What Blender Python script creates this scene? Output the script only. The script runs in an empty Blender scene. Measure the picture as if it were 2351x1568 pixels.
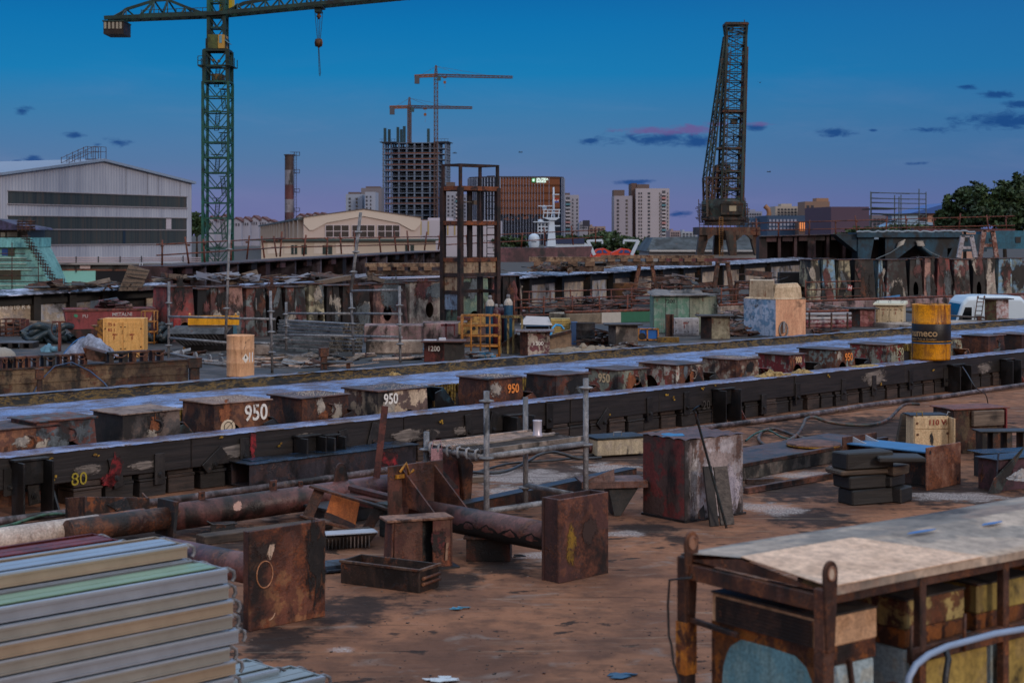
import bpy,bmesh,math,random
from mathutils import Vector,Matrix
random.seed(7)
sc=bpy.context.scene
C=sc.collection
R=math.radians
V3=Vector
# ---------------------------------------------------------------- camera / sky / sun / exposure
FPX,CXP,HYP,ZC=3673.0,1175.5,539.0,2.5
cam_d=bpy.data.cameras.new('camera');cam=bpy.data.objects.new('camera',cam_d);C.objects.link(cam)
cam.location=(0,0,ZC);cam.rotation_euler=(R(90),0,0)
cam_d.sensor_width=36;cam_d.lens=36*FPX/2351;cam_d.shift_y=-(784-HYP)/2351
cam_d.clip_start=.1;cam_d.clip_end=9000
cam_d.dof.use_dof=True;cam_d.dof.focus_distance=22;cam_d.dof.aperture_fstop=4.5
sc.camera=cam
sc.view_settings.view_transform='Standard';sc.view_settings.look='None'
sc.view_settings.exposure=0.0;sc.view_settings.gamma=1
def lin(h):
 h=h.lstrip('#');c=[int(h[i:i+2],16)/255 for i in (0,2,4)]
 return tuple(x/12.92 if x<=.04045 else ((x+.055)/1.055)**2.4 for x in c)+(1,)
class NT:
 def __init__(s,tree):s.t=tree;s.n=tree.nodes;s.l=tree.links
 def new(s,typ,**kw):
  n=s.n.new(typ)
  for k,v in kw.items():setattr(n,k,v)
  return n
 def put(s,sock,v):
  if hasattr(v,'is_output') or isinstance(v,bpy.types.NodeSocket):s.l.new(v,sock)
  elif v is not None:sock.default_value=v
 def math(s,op,a,b=None,c=None,clamp=False):
  n=s.new('ShaderNodeMath',operation=op,use_clamp=clamp)
  for i,v in enumerate((a,b,c)):
   if v is not None:s.put(n.inputs[i],v)
  return n.outputs[0]
 def vm(s,op,a,b=None,scale=None):
  n=s.new('ShaderNodeVectorMath',operation=op);s.put(n.inputs[0],a)
  if b is not None:s.put(n.inputs[1],b)
  if scale is not None:s.put(n.inputs['Scale'],scale)
  return n.outputs['Value'] if op in ('LENGTH','DOT_PRODUCT','DISTANCE') else n.outputs[0]
 def noise(s,vec,scale,detail=4,rough=.6,dist=0):
  n=s.new('ShaderNodeTexNoise');s.put(n.inputs['Vector'],vec);s.put(n.inputs['Scale'],scale)
  n.inputs['Detail'].default_value=detail;n.inputs['Roughness'].default_value=rough;n.inputs['Distortion'].default_value=dist
  return n.outputs['Fac']
 def mix(s,f,a,b,mode='MIX'):
  n=s.new('ShaderNodeMix',data_type='RGBA',blend_type=mode);s.put(n.inputs[0],f);s.put(n.inputs[6],a);s.put(n.inputs[7],b)
  return n.outputs[2]
 def mr(s,v,a,b,c=0.,d=1.,smooth=True):
  n=s.new('ShaderNodeMapRange');n.interpolation_type='SMOOTHSTEP' if smooth else 'LINEAR'
  for i,x in enumerate((v,a,b,c,d)):s.put(n.inputs[i],x)
  return n.outputs[0]
 def ramp(s,v,stops,interp='LINEAR'):
  n=s.new('ShaderNodeValToRGB');s.put(n.inputs[0],v);e=n.color_ramp.elements;n.color_ramp.interpolation=interp
  while len(e)<len(stops):e.new(.5)
  for x,(p,c) in zip(e,stops):x.position=p;x.color=c
  return n.outputs[0]
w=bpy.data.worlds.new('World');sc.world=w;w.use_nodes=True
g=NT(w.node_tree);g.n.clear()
tc=g.new('ShaderNodeTexCoord').outputs['Generated']
sx=g.new('ShaderNodeSeparateXYZ');g.l.new(tc,sx.inputs[0]);dx,dy,dz=sx.outputs
SUN_AZ=143.0
SUN_EL=12.0
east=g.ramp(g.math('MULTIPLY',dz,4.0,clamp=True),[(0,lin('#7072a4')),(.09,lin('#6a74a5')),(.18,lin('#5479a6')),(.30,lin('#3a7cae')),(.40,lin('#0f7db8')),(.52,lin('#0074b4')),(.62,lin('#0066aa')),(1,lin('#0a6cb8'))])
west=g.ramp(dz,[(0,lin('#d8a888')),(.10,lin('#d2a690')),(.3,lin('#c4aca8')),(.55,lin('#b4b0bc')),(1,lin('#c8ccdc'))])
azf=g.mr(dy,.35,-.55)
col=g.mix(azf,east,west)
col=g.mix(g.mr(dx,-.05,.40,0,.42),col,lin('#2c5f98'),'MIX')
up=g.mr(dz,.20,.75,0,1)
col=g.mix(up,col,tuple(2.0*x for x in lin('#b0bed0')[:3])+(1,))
ax=g.math('DIVIDE',dx,dy);ay=g.math('DIVIDE',dz,dy)
cv=g.new('ShaderNodeCombineXYZ');g.l.new(ax,cv.inputs[0]);g.l.new(ay,cv.inputs[1])
cvec=cv.outputs[0]
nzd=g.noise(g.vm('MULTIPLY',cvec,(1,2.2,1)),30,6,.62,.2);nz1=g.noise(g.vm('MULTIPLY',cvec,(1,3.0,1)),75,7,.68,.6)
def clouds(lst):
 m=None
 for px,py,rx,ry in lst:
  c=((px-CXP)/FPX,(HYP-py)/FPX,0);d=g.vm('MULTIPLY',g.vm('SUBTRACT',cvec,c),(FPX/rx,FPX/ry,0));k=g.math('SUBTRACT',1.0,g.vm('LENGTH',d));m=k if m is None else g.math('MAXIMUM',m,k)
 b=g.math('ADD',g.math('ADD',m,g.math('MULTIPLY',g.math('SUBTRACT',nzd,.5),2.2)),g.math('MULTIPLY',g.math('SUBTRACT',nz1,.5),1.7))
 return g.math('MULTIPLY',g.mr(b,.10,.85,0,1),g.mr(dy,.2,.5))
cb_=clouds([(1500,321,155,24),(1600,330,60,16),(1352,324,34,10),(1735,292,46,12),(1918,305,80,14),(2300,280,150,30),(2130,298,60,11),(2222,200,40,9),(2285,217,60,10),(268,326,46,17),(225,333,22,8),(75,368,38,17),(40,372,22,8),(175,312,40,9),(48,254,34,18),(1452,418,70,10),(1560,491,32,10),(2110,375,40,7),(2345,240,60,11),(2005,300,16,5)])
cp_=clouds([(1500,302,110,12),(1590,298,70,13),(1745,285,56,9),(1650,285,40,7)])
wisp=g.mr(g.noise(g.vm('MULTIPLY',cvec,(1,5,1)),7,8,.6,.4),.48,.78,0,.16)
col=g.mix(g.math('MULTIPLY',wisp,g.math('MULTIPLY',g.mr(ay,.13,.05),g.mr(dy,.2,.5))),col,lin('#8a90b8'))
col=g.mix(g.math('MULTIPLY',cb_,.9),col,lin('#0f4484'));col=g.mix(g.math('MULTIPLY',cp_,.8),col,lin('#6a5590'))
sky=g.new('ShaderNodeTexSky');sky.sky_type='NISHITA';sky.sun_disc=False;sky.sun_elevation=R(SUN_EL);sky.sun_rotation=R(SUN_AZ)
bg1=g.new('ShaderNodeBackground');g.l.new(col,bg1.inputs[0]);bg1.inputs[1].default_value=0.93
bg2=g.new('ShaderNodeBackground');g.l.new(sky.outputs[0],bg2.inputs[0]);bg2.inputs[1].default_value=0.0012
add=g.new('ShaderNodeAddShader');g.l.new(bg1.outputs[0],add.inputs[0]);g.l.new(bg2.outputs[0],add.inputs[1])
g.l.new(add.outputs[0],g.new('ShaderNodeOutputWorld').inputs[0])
sl=bpy.data.lights.new('sun','SUN');so=bpy.data.objects.new('sun',sl);C.objects.link(so)
sl.energy=1.2;sl.angle=R(12);sl.color=(1,.84,.72)
sd=Vector((math.sin(R(SUN_AZ))*math.cos(R(SUN_EL)),math.cos(R(SUN_AZ))*math.cos(R(SUN_EL)),math.sin(R(SUN_EL+9))))
so.rotation_euler=sd.to_track_quat('Z','Y').to_euler();so.location=(20,-30,30)
# ---------------------------------------------------------------- geometry helpers
ANG=R(44.37)
U=Vector((math.cos(ANG),math.sin(ANG),0));W=Vector((-math.sin(ANG),math.cos(ANG),0))
def gp(x,y,z=0.0):
 Y=(ZC-z)*FPX/(y-HYP);return V3(((x-CXP)/FPX*Y,Y,z))
def dp(x,y,Y):
 return V3(((x-CXP)/FPX*Y,Y,ZC-(y-HYP)/FPX*Y))
P0=gp(0,1052,.515);P0.z=0
def along(px,off,base=P0):
 b=base+W*off;q=(px-CXP)/FPX
 s=(q*b.y-b.x)/(U.x-q*U.y);return b+U*s
class MB:
 def __init__(s):s.v=[];s.f=[];s.sm=[]
 def quadbox(s,c):
  n=len(s.v);s.v+=[V3(p) for p in c]
  for q in ((3,2,1,0),(4,5,6,7),(0,1,5,4),(1,2,6,5),(2,3,7,6),(3,0,4,7)):
   s.f.append([n+i for i in q]);s.sm.append(False)
  return s
 def box(s,x0,x1,y0,y1,z0,z1):
  return s.quadbox([(x0,y0,z0),(x1,y0,z0),(x1,y1,z0),(x0,y1,z0),(x0,y0,z1),(x1,y0,z1),(x1,y1,z1),(x0,y1,z1)])
 def frus(s,x0,x1,y0,y1,z0,z1,ix,iy):
  return s.quadbox([(x0,y0,z0),(x1,y0,z0),(x1,y1,z0),(x0,y1,z0),(x0+ix,y0+iy,z1),(x1-ix,y0+iy,z1),(x1-ix,y1-iy,z1),(x0+ix,y1-iy,z1)])
 def face(s,pts,sm=False):
  n=len(s.v);s.v+=[V3(p) for p in pts];s.f.append(list(range(n,n+len(pts))));s.sm.append(sm);return s
 def basis(s,p,q,up=None):
  d=(q-p);L=d.length or 1e-6;d=d/L
  up=V3(up) if up is not None else (V3((0,0,1)) if abs(d.z)<.95 else V3((0,1,0)))
  a=d.cross(up)
  if a.length<1e-6:a=d.cross(V3((1,0,0)))
  a.normalize();b=a.cross(d);return a,b
 def bar(s,p,q,w,h=None,up=None):
  p=V3(p);q=V3(q);h=w if h is None else h;a,b=s.basis(p,q,up);a=a*w/2;b=b*h/2
  return s.quadbox([p-a-b,p+a-b,q+a-b,q-a-b,p-a+b,p+a+b,q+a+b,q-a+b])
 def tube(s,p,q,r,n=10,r2=None,cap=True):
  p=V3(p);q=V3(q);r2=r if r2 is None else r2;a,b=s.basis(p,q);k=len(s.v)
  for c,rr in ((p,r),(q,r2)):
   for i in range(n):
    t=2*math.pi*i/n;s.v.append(c+(a*math.cos(t)+b*math.sin(t))*rr)
  for i in range(n):
   j=(i+1)%n;s.f.append([k+i,k+j,k+n+j,k+n+i]);s.sm.append(n>4)
  if cap:
   s.f.append([k+i for i in range(n)][::-1]);s.sm.append(False);s.f.append([k+n+i for i in range(n)]);s.sm.append(False)
  return s
 def path(s,pts,r,n=8):
  pts=[V3(p) for p in pts];k=len(s.v);m=len(pts);pa=None
  for i,p in enumerate(pts):
   d=(pts[min(i+1,m-1)]-pts[max(i-1,0)]).normalized()
   if pa is None:a,b=s.basis(V3((0,0,0)),d)
   else :
    a=(pa-d*pa.dot(d)).normalized();b=a.cross(d)
   pa=a
   for j in range(n):
    t=2*math.pi*j/n;s.v.append(p+(a*math.cos(t)+b*math.sin(t))*r)
  for i in range(m-1):
   for j in range(n):
    jj=(j+1)%n;s.f.append([k+i*n+j,k+i*n+jj,k+(i+1)*n+jj,k+(i+1)*n+j]);s.sm.append(True)
  return s
 def lathe(s,prof,n=28,c=(0,0,0)):
  k=len(s.v);c=V3(c)
  for r,z in prof:
   for i in range(n):
    t=2*math.pi*i/n;s.v.append(c+V3((r*math.cos(t),r*math.sin(t),z)))
  for a in range(len(prof)-1):
   for i in range(n):
    j=(i+1)%n;s.f.append([k+a*n+i,k+a*n+j,k+(a+1)*n+j,k+(a+1)*n+i]);s.sm.append(True)
  return s
 def prism(s,pts,d):
  n=len(s.v);m=len(pts);d=V3(d);s.v+=[V3(p) for p in pts]+[V3(p)+d for p in pts]
  s.f.append(list(range(n,n+m))[::-1]);s.f.append(list(range(n+m,n+2*m)));s.sm+=[False]*2
  for i in range(m):
   j=(i+1)%m;s.f.append([n+i,n+j,n+m+j,n+m+i]);s.sm.append(False)
  return s
 def holed(s,c4,holes,th=0.0,nrm=None,seg=18):
  bl,br,tr,tl=[V3(p) for p in c4]
  def bi(u,v):return bl*(1-u)*(1-v)+br*u*(1-v)+tr*u*v+tl*(1-u)*v
  hu,hv,ru,rv=holes
  angs=[2*math.pi*i/seg for i in range(seg)]+[math.atan2(y-hv,x-hu)%(2*math.pi) for x in (0,1) for y in (0,1)]
  angs=sorted(set(round(a,5) for a in angs));inn=[];out=[]
  for a in angs:
   cx,sy=math.cos(a),math.sin(a);ts=[]
   if cx>1e-6:ts.append((1-hu)/cx)
   if cx<-1e-6:ts.append(-hu/cx)
   if sy>1e-6:ts.append((1-hv)/sy)
   if sy<-1e-6:ts.append(-hv/sy)
   t=min(x for x in ts if x>0);out.append(bi(hu+cx*t,hv+sy*t))
   rr=1/math.sqrt((cx/ru)**2+(sy/rv)**2);rr=min(rr,t*.97);inn.append(bi(hu+cx*rr,hv+sy*rr))
  k=len(s.v);m=len(angs);s.v+=inn+out
  for i in range(m):
   j=(i+1)%m;s.f.append([k+i,k+m+i,k+m+j,k+j]);s.sm.append(False)
  if th and nrm is not None:
   d=V3(nrm)*-th;kk=len(s.v);s.v+=[p+d for p in inn]
   for i in range(m):
    j=(i+1)%m;s.f.append([k+i,k+j,kk+j,kk+i]);s.sm.append(False)
  return s
 def jitter(s,a):
  for p in s.v:p+=V3((random.uniform(-a,a),random.uniform(-a,a),random.uniform(-a,a)))
  return s
 def mesh(s,name):
  me=bpy.data.meshes.new(name);me.from_pydata([tuple(v) for v in s.v],[],s.f)
  me.polygons.foreach_set('use_smooth',s.sm);me.update();return me
def tag(o,label=None,cat=None,group=None,kind=None):
 if label:o['label']=label
 if cat:o['category']=cat
 if group:o['group']=group
 if kind:o['kind']=kind
 return o
def T(name,label,cat,loc,rz=0,group=None):
 o=bpy.data.objects.new(name,None);o.empty_display_size=.1;C.objects.link(o);o.location=loc;o.rotation_euler=(0,0,rz)
 return tag(o,label,cat,group)
SPLITS={'crosspiece','side_plate','foot','leg','post','gusset','window','ledger','support','front_plate','drainpipe','upright','bearer','dark_opening','dark_window','painted_band','knee','dial','window_strip'}
def comps(m):
 par=list(range(len(m.v)))
 def f(a):
  while par[a]!=a:par[a]=par[par[a]];a=par[a]
  return a
 for q in m.f:
  for b in q[1:]:par[f(b)]=f(q[0])
 out={}
 for q,s in zip(m.f,m.sm):
  k=f(q[0])
  if k not in out:out[k]=(MB(),{})
  n,mp=out[k];r=[]
  for i in q:
   if i not in mp:mp[i]=len(n.v);n.v.append(m.v[i])
   r.append(mp[i])
  n.f.append(r);n.sm.append(s)
 return [n for n,_ in out.values()]
def part(t,name,m,mat,label=None,bev=0):
 if t is not None and name in SPLITS and isinstance(m,MB):
  cs=comps(m)
  if 1<len(cs)<=40:return [_part(t,name,c,mat,label,bev) for c in cs][0]
 return _part(t,name,m,mat,label,bev)
def _part(t,name,m,mat,label=None,bev=0):
 o=bpy.data.objects.new(name,m.mesh(name) if isinstance(m,MB) else m);C.objects.link(o);o.parent=t
 if mat and not o.data.materials:o.data.materials.append(mat)
 if label:o['label']=label
 if bev:
  b=o.modifiers.new('bevel','BEVEL');b.width=bev;b.segments=1;b.limit_method='ANGLE'
 return o
def S(name,label,cat,loc,rz,m,mat,group=None,bev=0):
 o=part(None,name,m,mat,None,bev);o.location=loc;o.rotation_euler=(0,0,rz)
 return tag(o,label,cat,group)
def ST(name,loc,rz,m,mat,kind='structure'):
 o=part(None,name,m,mat);o.location=loc;o.rotation_euler=(0,0,rz);o['kind']=kind;return o
def copy_tree(o,parent=None):
 kids=list(o.children)
 c=o.copy();C.objects.link(c)
 if parent:c.parent=parent
 for k in kids:copy_tree(k,c)
 return c
def text(t,s,size,mat,o,xd=(1,0,0),up=(0,0,1),name='lettering',off=.003,align='CENTER',ext=0.0008,bold=0,sx_=1.0,mono=False):
 cu=bpy.data.curves.new('txt','FONT');cu.body=s;cu.size=size;cu.align_x=align;cu.align_y='CENTER';cu.extrude=ext;cu.offset=bold;cu.resolution_u=3
 ob=bpy.data.objects.new('txt',cu);C.objects.link(ob)
 dg=bpy.context.evaluated_depsgraph_get();me=bpy.data.meshes.new_from_object(ob.evaluated_get(dg));bpy.data.objects.remove(ob);bpy.data.curves.remove(cu)
 xd=V3(xd).normalized();up=V3(up);up=(up-xd*up.dot(xd)).normalized();n=xd.cross(up);o=V3(o)+n*off
 M=Matrix((xd*sx_,up,n)).transposed().to_4x4();M.translation=o;me.transform(M)
 me.materials.clear();me.materials.append(mat);me.name=name
 return part(t,name,me,None)
# ---------------------------------------------------------------- materials
def mk_rust_group():
 gt=bpy.data.node_groups.new('rusted_paint','ShaderNodeTree');I=gt.interface
 def inp(n,t,d=None):
  s=I.new_socket(n,in_out='INPUT',socket_type=t)
  if d is not None:s.default_value=d
 for n in ('A','B','Rust','Rust2','Dark'):inp(n,'NodeSocketColor')
 for n,d in (('RustAmt',.4),('BAmt',.3),('DarkAmt',.2),('Scale',3.),('Streak',.3),('Rough',.7),('Bump',.3)):inp(n,'NodeSocketFloat',d)
 I.new_socket('BSDF',in_out='OUTPUT',socket_type='NodeSocketShader')
 g=NT(gt);gi=g.new('NodeGroupInput').outputs;go=g.new('NodeGroupOutput')
 tc=g.new('ShaderNodeTexCoord').outputs['Object'];rnd=g.new('ShaderNodeObjectInfo').outputs['Random']
 off=g.vm('SCALE',(13.1,7.7,19.3),scale=rnd);co=g.vm('ADD',tc,off);S_=gi['Scale']
 n1=g.noise(co,S_,7,.62,.3);n2=g.noise(g.vm('ADD',co,(5,9,2)),g.math('MULTIPLY',S_,2.3),5,.6)
 st=g.noise(g.vm('MULTIPLY',co,(1,1,.10)),g.math('MULTIPLY',S_,3.2),4,.6)
 fine=g.noise(co,g.math('MULTIPLY',S_,14),4,.7)
 rb=g.math('ADD',g.math('ADD',g.math('MULTIPLY',n1,g.math('SUBTRACT',1.,gi['Streak'])),g.math('MULTIPLY',st,gi['Streak'])),g.math('MULTIPLY',g.math('SUBTRACT',fine,.5),.28))
 thr=g.math('SUBTRACT',.72,g.math('MULTIPLY',gi['RustAmt'],.44))
 rm=g.mr(rb,g.math('SUBTRACT',thr,.025),g.math('ADD',thr,.03))
 thb=g.math('SUBTRACT',.68,g.math('MULTIPLY',gi['BAmt'],.36))
 bm=g.mr(n2,g.math('SUBTRACT',thb,.03),g.math('ADD',thb,.03))
 paint=g.mix(bm,gi['A'],gi['B'])
 paint=g.mix(g.mr(st,.35,.75,0,.35),paint,gi['Rust'],'MULTIPLY')
 rc=g.mix(g.mr(g.math('ADD',n2,g.math('MULTIPLY',g.math('SUBTRACT',fine,.5),.6)),.38,.68),gi['Rust'],gi['Rust2'])
 c=g.mix(rm,paint,rc)
 n3=g.noise(g.vm('ADD',g.vm('MULTIPLY',co,(1,1,.6)),(31,3,8)),g.math('MULTIPLY',S_,.8),6,.6,.4)
 thd=g.math('SUBTRACT',.70,g.math('MULTIPLY',gi['DarkAmt'],.46))
 dm=g.mr(g.math('ADD',n3,g.math('MULTIPLY',g.math('SUBTRACT',fine,.5),.2)),g.math('SUBTRACT',thd,.07),g.math('ADD',thd,.05))
 c=g.mix(g.math('MULTIPLY',dm,.9),c,gi['Dark'])
 lowf=g.noise(g.vm('ADD',g.vm('MULTIPLY',co,(1,1,.5)),(3,17,5)),g.math('MULTIPLY',S_,.45),3,.5)
 c=g.mix(g.math('MULTIPLY',gi['DarkAmt'],4.5,clamp=True),c,g.mix(g.mr(lowf,.32,.68),(.48,.46,.46,1),(1.28,1.28,1.28,1)),'MULTIPLY')
 c=g.mix(.6,c,g.mix(g.mr(fine,.2,.8),(.35,.35,.35,1),(1.65,1.65,1.65,1)),'MULTIPLY')
 b=g.new('ShaderNodeBsdfPrincipled');g.l.new(c,b.inputs['Base Color'])
 rr=g.math('ADD',gi['Rough'],g.math('MULTIPLY',g.math('SUBTRACT',n2,.5),.35));g.l.new(rr,b.inputs['Roughness'])
 b.inputs['Specular IOR Level'].default_value=.45
 bp=g.new('ShaderNodeBump');bp.inputs['Distance'].default_value=.006;g.put(bp.inputs['Strength'],gi['Bump'])
 g.l.new(g.math('ADD',g.math('ADD',fine,rm),n1),bp.inputs['Height']);g.l.new(bp.outputs[0],b.inputs['Normal'])
 g.l.new(b.outputs[0],go.inputs[0]);return gt
RG=mk_rust_group()
MC={}
def rust(A='#5a3a2c',B=None,amt=.5,bamt=.3,dark=.2,sc_=3.,streak=.3,rough=.62,bump=.4,r1='#341b12',r2='#633820',dk='#0d0b0b'):
 key=(A,B,amt,bamt,dark,sc_,streak,rough,bump,r1,r2,dk)
 if key in MC:return MC[key]
 m=bpy.data.materials.new('rusted_steel');m.use_nodes=True;g=NT(m.node_tree);g.n.clear()
 n=g.new('ShaderNodeGroup');n.node_tree=RG
 for k,v in (('A',lin(A)),('B',lin(B or A)),('Rust',lin(r1)),('Rust2',lin(r2)),('Dark',lin(dk)),('RustAmt',amt),('BAmt',bamt),('DarkAmt',dark),('Scale',sc_),('Streak',streak),('Rough',rough),('Bump',bump)):
  n.inputs[k].default_value=v
 g.l.new(n.outputs[0],g.new('ShaderNodeOutputMaterial').inputs[0]);MC[key]=m;return m
def plain(col,rough=.6,metal=0,emit=0,var=.25,sc_=6.,bump=.1):
 key=('p',col,rough,metal,emit,var,sc_)
 if key in MC:return MC[key]
 m=bpy.data.materials.new('painted_surface');m.use_nodes=True;g=NT(m.node_tree);b=m.node_tree.nodes['Principled BSDF']
 c=lin(col);tc=g.new('ShaderNodeTexCoord').outputs['Object']
 n=g.noise(tc,sc_,6,.65);f=g.mix(n,tuple(x*(1-var) for x in c[:3])+(1,),tuple(min(1,x*(1+var)) for x in c[:3])+(1,))
 g.l.new(f,b.inputs['Base Color']);b.inputs['Roughness'].default_value=rough;b.inputs['Metallic'].default_value=metal
 if emit:b.inputs['Emission Color'].default_value=c;b.inputs['Emission Strength'].default_value=emit
 MC[key]=m;return m
def wood(A='#6b5f52',B='#3a332c',rough=.8,sc_=1.0,wet=0):
 key=('w',A,B,rough,sc_)
 if key in MC:return MC[key]
 m=bpy.data.materials.new('weathered_wood');m.use_nodes=True;g=NT(m.node_tree);b=m.node_tree.nodes['Principled BSDF']
 tc=g.new('ShaderNodeTexCoord').outputs['Object'];rnd=g.new('ShaderNodeObjectInfo').outputs['Random']
 co=g.vm('ADD',tc,g.vm('SCALE',(13.1,7.7,19.3),scale=rnd))
 gr=g.noise(g.vm('MULTIPLY',co,(1.2,22,22)),2*sc_,5,.7,.4);bl=g.noise(co,2.5*sc_,5,.6)
 c=g.mix(g.mr(gr,.3,.7),lin(B),lin(A));c=g.mix(g.mr(bl,.5,.7,0,.8),c,lin('#14110f'))
 g.l.new(c,b.inputs['Base Color']);b.inputs['Roughness'].default_value=rough
 bp=g.new('ShaderNodeBump');bp.inputs['Distance'].default_value=.008;bp.inputs['Strength'].default_value=.5;g.l.new(gr,bp.inputs['Height']);g.l.new(bp.outputs[0],b.inputs['Normal'])
 MC[key]=m;return m
DC={}
def decal(mat):
 if mat.name in DC:return DC[mat.name]
 m=mat.copy();m.name='ragged_'+mat.name;g=NT(m.node_tree);out=next(n for n in g.n if n.type=='OUTPUT_MATERIAL');sh=out.inputs[0].links[0].from_socket
 tc=g.new('ShaderNodeTexCoord');gc=g.vm('MULTIPLY',g.vm('SUBTRACT',tc.outputs['Generated'],(.5,.5,.5)),(2,0,2));gr=g.vm('ADD',tc.outputs['Generated'],g.vm('SCALE',(9.1,5.3,7.7),scale=g.new('ShaderNodeObjectInfo').outputs['Random']));n=g.noise(gr,2.6,6,.7,.8);n2=g.noise(gr,14,3,.7)
 a=g.math('ADD',g.math('SUBTRACT',1.0,g.vm('LENGTH',gc)),g.math('ADD',g.math('MULTIPLY',g.math('SUBTRACT',n,.5),2.6),g.math('MULTIPLY',g.math('SUBTRACT',n2,.5),.8)))
 tr=g.new('ShaderNodeBsdfTransparent');mx=g.new('ShaderNodeMixShader');g.l.new(g.mr(a,.12,.45),mx.inputs[0]);g.l.new(tr.outputs[0],mx.inputs[1]);g.l.new(sh,mx.inputs[2]);g.l.new(mx.outputs[0],out.inputs[0]);DC[mat.name]=m;return m
brown=rust('#5e463c','#4a3229',.42,.4,.28,4,rough=.5)
brownred=rust('#6d3a33','#4c2c2a',.35,.4,.2,3)
darksteel=rust('#26282c','#2e2a2a',.25,.4,.4,4,rough=.45)
galv=rust('#87888c','#6f7175',.12,.5,.12,6,rough=.45,r1='#5b3f30',r2='#8a6b55')
blackwood=wood('#231f1e','#0c0b0c',.7)
greywood=wood('#7a6a5c','#4a3e36',.85)
def chipped(col):
 m=plain(col,.7,var=.3,sc_=40).copy();g=NT(m.node_tree);out=next(n for n in g.n if n.type=='OUTPUT_MATERIAL');sh=out.inputs[0].links[0].from_socket;co=g.new('ShaderNodeTexCoord').outputs['Object']
 a=g.math('ADD',g.noise(co,38,5,.75,.5),g.math('MULTIPLY',g.noise(co,9,3,.5),.5));tr=g.new('ShaderNodeBsdfTransparent');mx=g.new('ShaderNodeMixShader');g.l.new(g.mr(a,.60,.70),mx.inputs[0]);g.l.new(tr.outputs[0],mx.inputs[1]);g.l.new(sh,mx.inputs[2]);g.l.new(mx.outputs[0],out.inputs[0]);return m
white_t=chipped('#dcd8d0');orange_t=chipped('#e0843a');yellow_t=chipped('#c9a227')
red_t=plain('#8c2018',.7,var=.3,sc_=30)
dark_t=plain('#101114',.6)
# ---------------------------------------------------------------- ground
ZD=-.5
ZG=-2.0
def ground_mat():
 m=bpy.data.materials.new('yard_ground');m.use_nodes=True;g=NT(m.node_tree);b=m.node_tree.nodes['Principled BSDF']
 co=g.new('ShaderNodeTexCoord').outputs['Object']
 n1=g.noise(co,.9,7,.62);n2=g.noise(co,4.5,7,.65);n3=g.noise(co,60,3,.7);n4=g.noise(g.vm('MULTIPLY',co,(1,1.6,1)),2.2,6,.6,.6)
 c=g.mix(g.mr(n1,.36,.64),lin('#6c4b3b'),lin('#96674c'))
 c=g.mix(g.mr(n2,.42,.70,0,.8),c,lin('#5c4338'))
 c=g.mix(g.mr(n4,.56,.70,0,.5),c,lin('#8c8078'))
 c=g.mix(g.mr(g.math('ADD',n4,g.math('MULTIPLY',g.math('SUBTRACT',n2,.5),.7)),.37,.30,0,.9),c,lin('#2a211d'))
 def patch(lst,soft=.5):
  mm=None
  for px,py,rx,ry in lst:
   p=gp(px,py);k=FPX/p.y;a=g.vm('MULTIPLY',g.vm('SUBTRACT',co,tuple(p)),(k/rx,k*(2.5/p.y)/ry,0))
   d=g.math('SUBTRACT',1.,g.vm('LENGTH',a));mm=d if mm is None else g.math('MAXIMUM',mm,d)
  q=g.math('ADD',mm,g.math('MULTIPLY',g.math('SUBTRACT',n2,.5),2.2));return g.mr(q,.1,.1+soft)
 dark=patch([(640,1470,150,50),(800,1400,190,45),(600,1400,90,70),(1000,1330,150,45),(1150,1300,120,30),(1480,1215,110,26),(1800,1120,240,45),(1860,1190,130,36),(1640,1050,600,45),(1300,1090,330,55),(2150,1130,330,45),(2050,985,500,45),(900,1180,350,50),(200,1220,500,50),(640,1235,260,50),(1560,1240,60,18)])
 c=g.mix(g.math('MULTIPLY',dark,.88),c,lin('#241f1f'))
 grav=patch([(1200,1095,180,24),(1400,1075,90,16),(1440,1225,60,12),(1790,1170,75,20),(1740,1165,50,14),(1850,1090,130,12),(1250,1275,110,10),(2200,1140,170,14),(1180,1130,100,16),(780,1490,50,10)])
 sp=g.mr(n3,.40,.62)
 c=g.mix(g.math('MULTIPLY',grav,g.math('MULTIPLY_ADD',sp,.8,.15)),c,lin('#b4a8a4'))
 rot=g.new('ShaderNodeMapping');g.l.new(co,rot.inputs[0]);rot.inputs['Rotation'].default_value=(0,0,-.55);rot.inputs['Scale'].default_value=(.35,5,1);rut=g.noise(rot.outputs[0],1.6,6,.7,.8)
 c=g.mix(g.mr(rut,.57,.68,0,.55),c,lin('#3a2a22'));c=g.mix(g.mr(rut,.43,.33,0,.35),c,lin('#a8917c'))
 c=g.mix(.35,c,g.mix(n3,(.5,.5,.5,1),(1.5,1.5,1.5,1)),'MULTIPLY')
 g.l.new(c,b.inputs['Base Color']);g.l.new(g.mr(n2,.3,.7,.75,.95),b.inputs['Roughness']);b.inputs['Specular IOR Level'].default_value=.15
 bp=g.new('ShaderNodeBump');bp.inputs['Distance'].default_value=.02;bp.inputs['Strength'].default_value=.6
 g.l.new(g.math('ADD',g.math('MULTIPLY',n2,1.2),g.math('MULTIPLY',n3,.25)),bp.inputs['Height']);g.l.new(bp.outputs[0],b.inputs['Normal'])
 return m
m=MB()
a=P0+W*4.25
q=[a-U*30-W*60,a+U*60-W*60,a+U*60,a-U*30]
m.prism([V3((p.x,p.y,-1.2)) for p in q],(0,0,1.2));ST('ground',(0,0,0),0,m,ground_mat())
deckm=rust('#4d4440','#3a3330',.35,.4,.5,.6,streak=.1,r1='#2d211b',r2='#5f4636')
m=MB()
for bx_ in ((-40,15.2,10,72),(15.2,60,10,54),(15.2,60,63,72)):m.box(bx_[0],bx_[1],bx_[2],bx_[3],-1.9,ZD)
ST('dock_deck',(0,0,0),0,m,deckm)
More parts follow.
